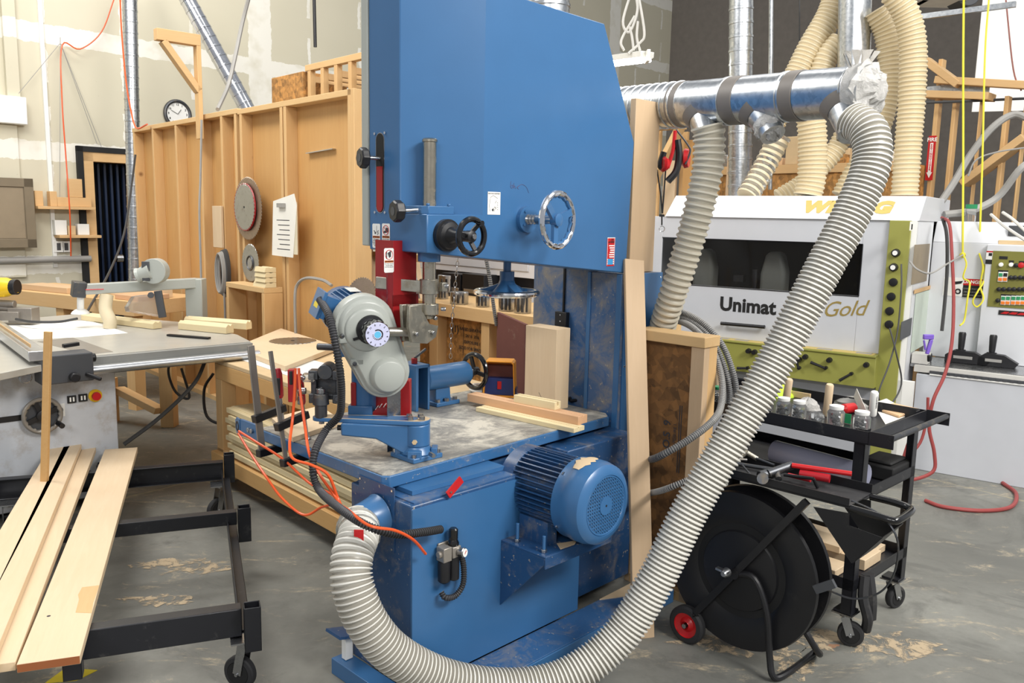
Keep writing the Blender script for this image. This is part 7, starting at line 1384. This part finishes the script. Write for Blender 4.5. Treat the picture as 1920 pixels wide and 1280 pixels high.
for a in (0, LL):
    boxrail('end_rail', a-.004, a+.004, .03, LW, Zt-.1, Zt-.0); boxrail('end_flange', a if a == 0 else a-.05, a+.05 if a == 0 else a, .03, LW, Zt-.004, Zt); boxrail('end_flange', a if a == 0 else a-.05, a+.05 if a == 0 else a, .03, LW, Zt-.1, Zt-.096)
boxrail('cross_rail', .98, .986, .0, LW, Zt-.06, Zt); boxrail('cross_rail_flange', .98, 1.03, .0, LW, Zt-.004, Zt)
for b in (.02, LW-.02): boxrail('side_rail', 0.03, LL-.03, b-.022, b+.022, Zt-.1, Zt-.094); boxrail('side_rail_web', 0.03, LL-.03, b-.004 if b > .5 else b+.016, b+.022 if b > .5 else b+.022, Zt-.1, Zt-.04)
def socket(a, b, s=.055, h=.16, z1=None):
    z1 = z1 or Zt+.025; m = MB('cartblack'); t = .004
    m.box(a, a+s, b, b+t, z1-h, z1).box(a, a+s, b+s-t, b+s, z1-h, z1).box(a, a+t, b, b+s, z1-h, z1).box(a+s-t, a+s, b, b+s, z1-h, z1); m.m('blackmat').box(a+t, a+s-t, b+t, b+s-t, z1-h, z1-.03); m.build('stake_pocket', lc, .002)
for a, b in ((-.06, -.03), (LL, -.03), (.95, -.06), (-.06, .52), (LL, .6), (-.06, LW)): socket(a, b)
q = LC.z(80, 878, Zt+.02); socket(q[0]-.027, q[1]-.027)
for a, b, an in ((.0, .02, .9), (LL-.1, .05, 2.2), (.05, LW-.1, 1.), (LL-.1, LW-.1, .3)): caster(lc, a, b, an, .06, Zt-.101, .05)
# boards on the cart
def cboard(label, nx, ny, fx_, fy, w, t, z, mat, grp='boards lying on the low cart'):
    A_, Bq_ = pz(nx, ny, z), pz(fx_, fy, z); fr, Ln = slab(A_, Bq_); m = MB(mat); m.box(0, Ln, 0, w, -t, 0)
    o = solo('cart_board', label, 'board', m, fr, (0, 0, z), grp, .002); return o, fr, Ln
Zb = Zt+.03
w0 = (pz(30, 1240, Zb)-pz(150, 1228, Zb)).length
o, fr, Ln = cboard('widest board with an orange stain lying rightmost on the low cart', 150, 1228, 258, 838, w0*.97, .028, Zb, 'maple')
m = MB('endgrain'); m.box(-.0008, 0, .001, w0*.97-.001, -.026, -.002); m.build('end_grain', o)
m = MB('mdf'); m.m('studx'); m.prism([(.28, 0), (.36, .004), (.5, .0), (.5, .055), (.44, .06), (.4, .052), (.3, .05)], 'xy', .0002, .0006); m.build('orange_stain', o); m = MB('ink'); m.cyl((.3, w0*.75, 0), (.3, w0*.75, .0006), .006, n=10); m.build('knot', o)
cboard('pale board just left of the widest board on the low cart', 29, 1240, 180, 838, .085, .028, Zb, 'maple')
cboard('raised pale board, second from the left on the low cart', -25, 1262, 160, 814, .085, .03, Zb+.032, 'maple')
cboard('board hidden under the second raised board', -22, 1268, 161, 826, .085, .03, Zb, 'pale')
cboard('leftmost and highest pale board on the low cart', -40, 1168, 148, 803, .1, .03, Zb+.032, 'maple')
cboard('board lying under the leftmost high board', -38, 1180, 148, 816, .1, .03, Zb, 'pale')
A_ = pz(79, 905, 0); A_ = V((A_.x, A_.y, .0)); Bt_ = D(89, 622, 4.35); board_pts('leaning_stick', 'thin wooden stick leaning upright against the table saw fence rail', 'stick', D(77, 1075, 3.78)*1., D(88, 622, 3.84), V((.032, 0, 0)), .02, 'pine', bev=.001)
m = MB('yellow'); P_ = pz(90, 1275, 0); m.prism([(0, -.02), (.1, .0), (.14, .07), (.02, .08)], 'xy', 0, .002); 
o = m.build('yellow_mark'); o.location = P_; o['kind'] = 'structure'; o.name = 'floor_mark'  # flat yellow mark lying on the floor, not a piece of trim

# loose sawdust on the floor
rn = random.Random(21)
for k, (x, y, sx, sy, lab) in enumerate(((1345, 1206, .11, .06, 'pale dried glue and sawdust patch beside the red reel wheel'), (1480, 1238, .05, .09, 'pale sawdust streak under the reel kick stand'), (350, 1062, .16, .05, 'sawdust smear on the floor inside the lumber cart, larger'), (300, 1125, .1, .03, 'sawdust smear on the floor inside the lumber cart, smaller'), (1620, 1205, .22, .07, 'sawdust scattered on the floor between the cart casters'))):
    c = pz(x, y, 0); sx *= 1.5; sy *= 1.6; m = MB('sawfloor'); n = 26
    m.f([m.v((sx*(1+rn.uniform(-.45, .35))*cos(2*pi*i/n), sy*(1+rn.uniform(-.45, .45))*sin(2*pi*i/n), .002)) for i in range(n)])
    o = solo('sawdust_patch', lab, 'sawdust', m, None, (c.x, c.y, 0)); o['kind'] = 'stuff'
